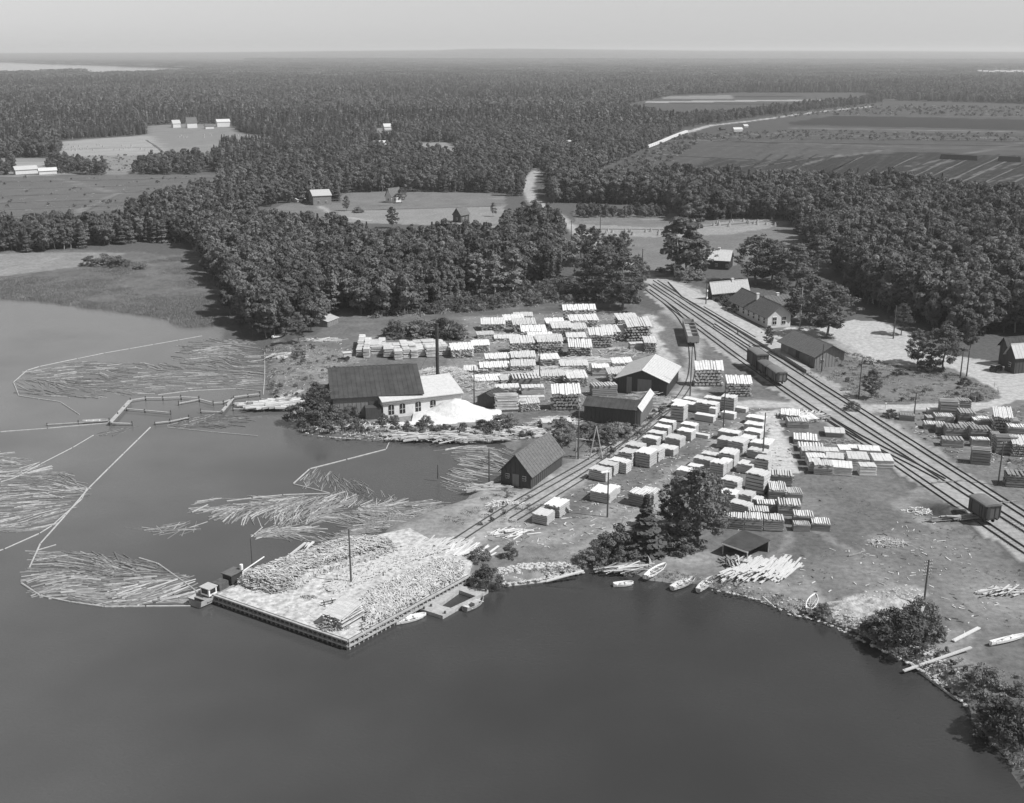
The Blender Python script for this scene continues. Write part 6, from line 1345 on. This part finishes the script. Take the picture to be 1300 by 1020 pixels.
o = messy('brush_heap', 424, 797, 2.2, 1.4, 1.3, 420, .9, [M['barklog'], M['oldboard']], 'dark domed heap of brushwood at the near corner of the pier', 'brushwood', .3, 1.5, z0=DECK, thick=.09)
o = messy('weed_patch', 392, 760, 1.7, 1.0, .35, 160, .5, [M['grass'], M['leaf']], 'dark weedy patch on the pier beside the tall slab pile', 'weeds', .3, 1.5, z0=DECK, thick=.1)
# sawhorse
p = G(417, 770, DECK); root = empty('sawhorse', p, .5, 'dark sawhorse standing on the chips of the pier', 'sawhorse')
for x in (-.6, .6):
    for s in (-1, 1): mb = MB(); mb.tube((x, s * .55, 0), (x, -s * .3, 1.0), .07, .06, 5); mb.obj('leg', M['tarred'], root)
mb = MB(); mb.tube((-1.1, 0, .78), (1.1, 0, .78), .09, .09, 6); mb.obj('beam', M['tarred'], root)

# ------------------------------------------------------------------ boats
def hull(L, W, Hh, n=14, transom=.55, m=None, parent=None, sheer=.25, name='hull'):
    mb = MB(); vs = []; K = 7
    def sec(t_):
        w_ = W / 2 * (math.sin(math.pi * min(1, (t_ * (1 - .0) + .0))) ** .62 if t_ > .45 else (transom + (1 - transom) * math.sin(t_ / .45 * math.pi / 2))); 
        if t_ > .999: w_ = .02
        return w_
    for side, th in ((0, 0), (1, .07)):
        for i in range(n + 1):
            t_ = i / n; w_ = max(.02, sec(t_) - th); zt = Hh * (1 + sheer * (2 * t_ - 1) ** 2) if side == 0 else Hh * (1 + sheer * (2 * t_ - 1) ** 2)
            zb = (0 + (.35 * Hh * max(0, t_ - .75) * 4) ** 1) + (.09 if side else 0)
            for k in range(K):
                a = math.pi * k / (K - 1); y = -w_ * math.cos(a) * (1 if 1 else 1); s = math.sin(a) ** .7; vs.append((t_ * L - L / 2, y, zt - (zt - zb) * s))
    def idx_(s, i, k): return s * (n + 1) * K + i * K + k
    fs = []
    for i in range(n):
        for k in range(K - 1):
            fs.append((idx_(0, i, k), idx_(0, i, k + 1), idx_(0, i + 1, k + 1), idx_(0, i + 1, k)))
            fs.append((idx_(1, i, k), idx_(1, i + 1, k), idx_(1, i + 1, k + 1), idx_(1, i, k + 1)))
        for k in (0, K - 1): fs.append((idx_(0, i, k), idx_(0, i + 1, k), idx_(1, i + 1, k), idx_(1, i, k)))
    for s in (0, 1): fs.append(tuple(idx_(s, 0, k) for k in range(K)))
    mb.add(vs, fs); return mb.obj(name, m, parent)
def rowboat(px, py, qx, qy, label, z=WZ - .12, W=1.35, roll=0, m='white', cat='rowboat', oars=True, group='rowing boats along the near shore', pitch=0):
    a, b_ = G(px, py, WZ), G(qx, qy, WZ); d = b_ - a; L = d.length; root = empty('rowboat', ((a.x + b_.x) / 2, (a.y + b_.y) / 2, z), math.atan2(d.y, d.x), label, cat, group)
    root.rotation_euler.x = roll; root.rotation_euler.y = pitch
    hull(L, W, .55, m=M[m], parent=root)
    mb = MB(); mb.box((-L * .02, 0, .12), (L * .8, W * .5, .04)); mb.obj('bottom_boards', M['oldboard'], root)
    for x in (-.36, -.1, .15): mb = MB(); mb.box((x * L, 0, .4), (.26, W * (.92 if x > -.3 else .8), .05)); mb.obj('thwart', M['board'], root)
    for s in (-1, 1): mb = MB(); mb.tube((-L * .3, s * .1, .5), (L * .22, s * .45, .58), .03, .03, 5); mb.obj('oar', M['board'], root)
    return root
rowboat(502, 793, 541, 782, 'white rowboat moored against the right side of the pier', W=1.6)
rowboat(779, 745, 804, 742, 'small white rowboat floating free just off the beach', W=1.3)
rowboat(820, 739, 845, 722, 'white rowboat drawn up with its stern in the water beside the beach planks', W=1.6, z=-.4)
rowboat(822, 712, 829, 726, 'dark boat turned on its side on the beach behind the white rowboat', W=1.4, z=-.05, roll=R(75), m='oldboard')
rowboat(853, 751, 882, 737, 'grey rowboat, left of the pair moored below the large shore tree', W=1.8, m='tin', z=-.72)
rowboat(886, 754, 905, 737, 'rowboat with oars out, right of the pair moored below the large shore tree', W=1.5, m='tin', z=-.68)
rowboat(1026, 781, 1035, 761, 'white rowboat pulled bow-up onto the stones left of the sand bank', W=1.5, z=-.45)
rowboat(1256, 828, 1300, 817, 'long white boat lying on the grass near the right edge', W=.9, z=.1)
rowboat(346, 431, 362, 427, 'pale rowboat lying at the edge of the still pool', W=1.5, z=-.6)
# motor launch beside the pontoon
a, b_ = G(590, 777, WZ), G(613, 762, WZ); d = b_ - a; root = empty('motor_launch', ((a + b_) / 2 + Vector((0, 0, -.15))), math.atan2(d.y, d.x), 'open motor launch lying beside the square pontoon', 'motorboat'); L = d.length
hull(L, 1.9, .75, m=M['waler'], parent=root); mb = MB(); mb.box((.2, 0, .5), (1.0, .7, .6)); mb.obj('engine_box', M['tin2'], root)
for x in (-.3, .28): mb = MB(); mb.box((x * L, 0, .5), (.3, 1.5, .06)); mb.obj('thwart', M['board'], root)
# pontoon with a well
Zt = WZ + .55; O = [G(533, 773, Zt), G(562, 782, Zt), G(620, 749, Zt), G(586, 744, Zt)]; I = [G(557, 768, Zt), G(572, 772, Zt), G(604, 757, Zt), G(583, 749.5, Zt)]
root = empty('pontoon', O[0], 0, 'square timber pontoon with a dark open well beside the pier', 'pontoon'); c0 = O[0]
for k in range(4):
    q_ = [O[k], O[(k + 1) % 4], I[(k + 1) % 4], I[k]]; mb = MB(); mb.prism([(p.x - c0.x, p.y - c0.y) for p in q_], WZ - .4 - 0, Zt - .0); ob = mb.obj('deck', M['waler'], root); ob.location.z = -c0.z
    d = (O[(k + 1) % 4] - O[k]); nb = int(d.length / 1.1)
mb = MB()
for p in (O[0] * .8 + O[1] * .1 + I[0] * .1, O[1] * .7 + I[1] * .3, O[2] * .8 + I[2] * .2, I[0] * .6 + O[0] * .4): mb.tube((p.x - c0.x, p.y - c0.y, 0), (p.x - c0.x, p.y - c0.y, .35), .16, .16, 7)
mb.obj('bollard', M['tarred'], root)
# tug at the pier's left side
a, b_ = G(248, 771, WZ), G(333, 727, WZ); d = b_ - a; L = d.length; root = empty('work_barge', ((a + b_) / 2 + Vector((0, 0, -.25))), math.atan2(d.y, d.x), 'small working barge with a cabin and railings moored at the left corner of the pier', 'barge')
hull(L, 3.6, 1.25, m=M['tin2'], parent=root, sheer=.12, transom=.75)
mb = MB(); mb.box((0, 0, 1.0), (L * .84, 3.1, .1)); mb.obj('deck', M['oldboard'], root)
mb = MB(); mb.box((-L * .30, 0, 1.8), (1.5, 1.7, 1.1)); mb.obj('cabin', M['white'], root)
mb = MB(); mb.box((-L * .30, 0, 2.42), (1.8, 2.0, .12)); mb.obj('cabin_roof', M['tin2'], root)
mb = MB(); mb.box((-L * .30, -.87, 1.9), (1.0, .06, .6)); mb.box((-L * .30 - .77, 0, 1.9), (.06, 1.2, .7)); mb.obj('cabin_window', M['pane'], root)
mb = MB(); mb.box((-L * .12, .2, 1.6), (1.8, 1.6, 1.1)); mb.obj('engine_box', M['tarred'], root)
mb = MB(); mb.box((L * .06, .1, 2.0), (2.2, 1.8, 1.3)); mb.obj('boiler_house', M['iron'], root)
mb = MB(); mb.box((L * .06, .1, 2.75), (2.6, 2.1, .12)); mb.obj('canopy', M['felt2'], root)
mb = MB(); mb.tube((L * .15, -.6, 1), (L * .15, -.6, 3.6), .25, .25, 9); mb.obj('funnel', M['white'], root)
for x in (.2, .27, .34): mb = MB(); mb.box((L * x, -1.2, 1.6), (.6, .08, 1.0)); mb.obj('rail_panel', M['white'], root)
mb = MB(); mb.tube((L * .14, -.8, 2.5), (L * .5, -.6, 3.0), .1, .1, 6); mb.obj('boom_spar', M['board'], root)
mb = MB(); mb.tube((L * .44, 1.2, .8), (L * .44, 1.2, ZT(323, 730, 684)), .07, .04, 6); mb.obj('mast', M['iron'], root)
# gangway poles beside the barge
for k, (a, b_, lb) in enumerate((((355, 716), (388, 690), 'left skid pole slanting from the water up to the pier back'), ((366, 716), (398, 689), 'middle skid pole slanting up to the pier back'), ((380, 710), (392, 690), 'right skid pole slanting up to the pier back'))):
    p, q_ = G(*a, WZ + .2), G(*b_, WZ + .2); d = q_ - p; mb = MB(); mb.box((d.length / 2, 0, .1), (d.length, .35, .25)); tag(mb.obj('skid_pole', M['pole'], loc=p, rz=math.atan2(d.y, d.x)), lb, 'skid pole')

# ------------------------------------------------------------------ floating timber
def boom(pts, label, wd=.42, gap=.25):
    wd *= .72; P = [G(*q_, WZ) for q_ in pts]; root = empty('log_boom', P[0], 0, label, 'log boom', 'log booms on the lake')
    for a, b_ in zip(P[:-1], P[1:]):
        d = b_ - a; n = max(1, round(d.length / 9.0)); t_ = d / n
        for k in range(n):
            c = a + t_ * (k + .5) - P[0]; mb = MB(); h_ = t_.length / 2 - gap / 2; u = t_.normalized()
            mb.tube(c - u * h_ + Vector((0, 0, .06)), c + u * h_ + Vector((0, 0, .06)), wd / 2, wd / 2 * .85, 7); mb.obj('boom_log', M['boom'], root)
boom([(0, 549), (60, 544.5), (139, 537.5)], 'straight boom from the left frame edge to the sorting walkway')
boom([(191, 543), (137, 596), (112, 621), (83, 655), (51, 691), (37, 722)], 'long bent boom running from the sorting walkway down to the teardrop raft')
boom([(119, 553), (92, 569), (51, 590), (22, 606), (0, 613)], 'thin boom crossing the top of the left-edge raft', .3)
boom([(110, 621), (104, 634), (66, 668), (50, 678), (5, 698), (-20, 706)], 'boom curving beneath the left-edge raft', .34)
boom([(112, 620), (60, 626), (0, 632), (-30, 634)], 'boom lying across the middle of the left-edge raft', .3)
boom([(27, 741), (51, 757), (90, 765), (132, 771), (185, 770.5), (243, 770)], 'boom round the lower side of the teardrop raft', .45)
boom([(176, 709), (200, 716), (237, 742), (256, 757)], 'boom along the upper right side of the teardrop raft', .4)
boom([(45, 700), (72, 692)], 'short boom at the upper left tip of the teardrop raft', .3)
boom([(287, 637), (320, 633), (359, 629), (419, 627)], 'straight boom above the loose logs left of the inlet', .42)
boom([(419, 627), (372, 615), (393, 596), (440, 584), (490, 571)], 'bent boom round the fan of logs below the engine house', .4)
boom([(490, 571), (494, 562)], 'short boom end at the shore below the engine house', .3)
boom([(257, 427), (195, 438), (132, 449), (98, 456)], 'thin straight boom above the great raft in the bay', .35)
boom([(98, 456), (50, 466), (34, 471), (17, 486), (24, 503), (50, 507), (78, 511)], 'boom round the pointed left end of the great raft', .4)
boom([(78, 512), (101, 527)], 'single loose boom log below the great raft', .35)
boom([(212, 543), (270, 549), (328, 554)], 'thin dark boom trailing right from the sorting walkway', .25)
boom([(336, 448), (336, 480), (334, 502)], 'dark boom between the great raft and the beach', .35)
boom([(200, 502), (240, 497), (300, 494), (332, 497)], 'boom along the lower side of the great raft', .4)
lm = []
for i in range(4):
    r = random.Random(900 + i); mb = MB(); L = 1.0; mb.tube((-.5, 0, 0), (.5, r.uniform(-.01, .01), 0), .5, .38, 6); lm.append(mb.mesh('floating_log', M['wetlog'] if i % 2 else M['drylog']))
LOGS = []    # x, y, length, diameter, rz, z, raft
def raft(name, poly, n, rzf, spread, L0, L1, dia=.24, cl=None, layers=1):
    pts = [G(*q_, WZ) for q_ in poly]; x0, x1 = min(p.x for p in pts), max(p.x for p in pts); y0, y1 = min(p.y for p in pts), max(p.y for p in pts)
    gx = rng.uniform(x0, x1, n * 8); gy = rng.uniform(y0, y1, n * 8); m = pip(gx, gy, [(p.x, p.y) for p in pts])
    if cl: m &= (vnoise(gx, gy, 6) * .6 + vnoise(gx, gy, 2.5) * .4) > cl
    gx, gy = gx[m][:n], gy[m][:n]
    for x, y in zip(gx, gy):
        px_, py_ = project(x, y, WZ); base = rzf(px_, py_); base += (float(vnoise(x, y, 9)) - .5) * (spread + .45) * 2.6
        LOGS.append((x, y, rng.uniform(L0, L1), dia * rng.uniform(.5, 1.35), base + rng.normal() * spread * .35, WZ - .06 + rng.uniform(0, .12 * layers), name))
def towards(cx, cy):
    c = G(cx, cy, WZ)
    def f(px_, py_): p = G(px_, py_, WZ); return math.atan2(c.y - p.y, c.x - p.x)
    return f
def const(a): return lambda px_, py_: a
RAFT = {'tear': 'in the teardrop raft left of the pier', 'left': 'in the raft at the left frame edge', 'mid': 'in the loose drift left of the inlet', 'fan': 'in the fan of logs below the engine house', 'inlet': 'in the inlet beside the boathouse', 'star': 'in the stray star of logs left of the drift', 'great': 'in the great raft in the bay', 'shore': 'against the back of the pier', 'walk': 'in the pocket of the sorting walkway', 'tri': 'in the triangular cluster above the barge'}
raft('tear', [(50, 700), (100, 702), (172, 708), (205, 720), (236, 741), (256, 760), (243, 767), (130, 769), (60, 757), (42, 735)], 620, const(-.15), .5, 3.2, 5.0, .25)
raft('left', [(0, 575), (30, 585), (60, 597), (85, 601), (104, 616), (106, 622), (84, 650), (60, 668), (30, 678), (0, 681), (-40, 682), (-40, 570)], 560, const(.35), .45, 3.2, 5.0, .24)
raft('mid', [(247, 648), (262, 634), (360, 630), (430, 628), (470, 640), (530, 634), (562, 640), (530, 658), (470, 668), (430, 664), (340, 664), (300, 662)], 620, const(.12), .75, 3.0, 4.8, .22, .36)
raft('mid', [(470, 642), (560, 636), (556, 646), (480, 672), (440, 684), (440, 672)], 150, const(.3), .25, 3.2, 5.0, .24)
raft('tri', [(322, 676), (350, 668), (420, 672), (440, 680), (424, 688), (380, 688), (345, 684)], 120, const(.1), .6, 2.8, 4.5, .22, .33)
raft('fan', [(376, 614), (395, 597), (410, 600), (432, 606), (462, 612), (478, 626), (440, 632), (420, 626)], 130, const(1.0), .5, 2.6, 4.0, .2, .3)
raft('fan', [(440, 606), (520, 640), (500, 648), (430, 636)], 60, const(.5), .9, 2.6, 4.0, .2, .3)
raft('inlet', [(560, 570), (600, 566), (650, 572), (645, 590), (630, 600), (600, 618), (575, 625), (565, 615), (590, 590), (585, 578)], 200, const(.1), .4, 3.0, 5.2, .22, .3)
raft('star', [(205, 668), (232, 662), (262, 664), (240, 676), (215, 680), (190, 674)], 26, const(.8), 1.6, 2.4, 4.4, .2)
raft('star', [(168, 672), (200, 671), (275, 672), (200, 676)], 8, const(.0), .15, 3.0, 5.4, .2)
raft('walk', [(216, 541), (232, 532), (262, 527), (300, 528), (318, 532), (300, 542), (262, 544)], 130, const(.6), .8, 3.0, 4.4, .22)
raft('walk', [(124, 554), (140, 546), (166, 543), (168, 546), (146, 552)], 24, const(.35), .2, 3, 5, .22)
raft('great', [(24, 486), (40, 472), (98, 459), (160, 461), (222, 462), (232, 440), (262, 430), (318, 434), (330, 448), (332, 470), (332, 494), (300, 492), (200, 500), (120, 505), (60, 505), (30, 500)], 980, const(.02), .35, 3.2, 5.4, .27)
raft('shore', [(425, 682), (450, 670), (500, 655), (556, 640), (560, 646), (500, 668), (450, 688), (430, 692)], 120, const(AZP * 1.0), .25, 3, 4.6, .24)
LOGS.sort(key=lambda l: (l[1] - l[2] * 6) if l[6] in ('tear', 'star', 'tri', 'mid') else l[1] + 60)
wordl = {'tear': 'log', 'mid': 'log'}
for x, y, L, dm, rz, z, nm in LOGS[:296]:
    o = bpy.data.objects.new('floating_log', random.choice(lm)); COL.objects.link(o); o.location = (x, y, z); o.rotation_euler.z = rz; o.scale = (L, dm, dm)
    tag(o, 'floating log lying ' + RAFT[nm], 'log', 'floating logs ' + RAFT[nm])
by = {}
for l in LOGS[296:]: by.setdefault(l[6], []).append(l)
for nm, LL in by.items():
    mb = MB()
    for x, y, L, dm, rz, z, _ in LL:
        c, s = math.cos(rz), math.sin(rz); mb.cur = random.choice((0, 0, 0, 1)); mb.tube((x - c * L / 2, y - s * L / 2, z), (x + c * L / 2, y + s * L / 2, z), dm / 2, dm / 2 * .75, 5)
    tag(mb.obj('floating_logs', [M['wetlog'], M['drylog']]), 'mass of floating logs ' + RAFT[nm], 'logs', kind='stuff')
# sorting walkway
root = empty('sorting_walkway', G(140, 541, WZ), 0, 'log sorting walkway of beams on posts standing in the bay', 'walkway'); o0 = G(140, 541, WZ)
def walk(pts, z, m, wd=.6):
    P = [G(*q_, WZ) for q_ in pts]
    for a, b_ in zip(P[:-1], P[1:]):
        d = b_ - a; c = (a + b_) / 2 - o0; mb = MB(); mb.box((c.x, c.y, z), (d.length, wd, .14), math.atan2(d.y, d.x)); mb.obj('beam', M[m], root)
        n = max(1, int(d.length / 5))
        for k in range(n + 1):
            q_ = a + d * k / n - o0; mb = MB(); mb.tube((q_.x, q_.y, -1), (q_.x, q_.y, z + random.uniform(.2, .7)), .14, .13, 6); mb.obj('post', M['tarred'], root)
walk([(140, 541), (150, 530), (166, 512)], .7, 'waler', .9); walk([(166, 512), (185, 509), (207, 509), (230, 508), (253, 509)], .7, 'boom', .5); walk([(253, 510), (271, 515), (284, 514), (297, 509)], .6, 'waler', .4); walk([(297, 508), (315, 505.5), (330, 504)], .7, 'boom', .6)
walk([(161, 522), (184, 524), (217, 527)], .5, 'waler', .4); walk([(227, 515), (253, 510)], .5, 'waler', .4); walk([(295, 510), (288, 519), (282, 526)], .6, 'waler', .7); walk([(282, 526), (255, 525)], .5, 'waler', .4); walk([(197, 540), (216, 538), (240, 533)], .5, 'waler', .5); walk([(296, 515), (330, 516)], .5, 'waler', .4); walk([(296, 522), (335, 523)], .5, 'boom', .4); walk([(140, 540), (168, 541)], .5, 'boom', .5); walk([(0, 543.5), (60, 541), (139, 536)][1:], .3, 'waler', .3)
walk([(332, 514), (350, 511), (372, 506), (384, 500)], .9, 'waler', 1.2); walk([(332, 520), (352, 518), (376, 512)], .9, 'barklog', .8)
# skiff at the walkway
rowboat(105, 537, 138, 535, 'flat dark skiff moored at the left end of the sorting walkway', m='waler', W=1.6)

# ------------------------------------------------------------------ summer haze over the far country
hm = bpy.data.materials.new('haze'); hm.use_nodes = True; t = hm.node_tree; t.nodes.clear()
ho = t.nodes.new('ShaderNodeOutputMaterial'); hv = t.nodes.new('ShaderNodeVolumePrincipled'); hv.inputs['Color'].default_value = (1, 1, 1, 1); hv.inputs['Density'].default_value = 9.5e-5; hv.inputs['Anisotropy'].default_value = 0.1
t.links.new(hv.outputs[0], ho.inputs['Volume'])
mb = MB(); mb.box((0, 9900, 63), (27400, 20200, 136)); o = mb.obj('haze', hm); tag(o, kind='stuff')
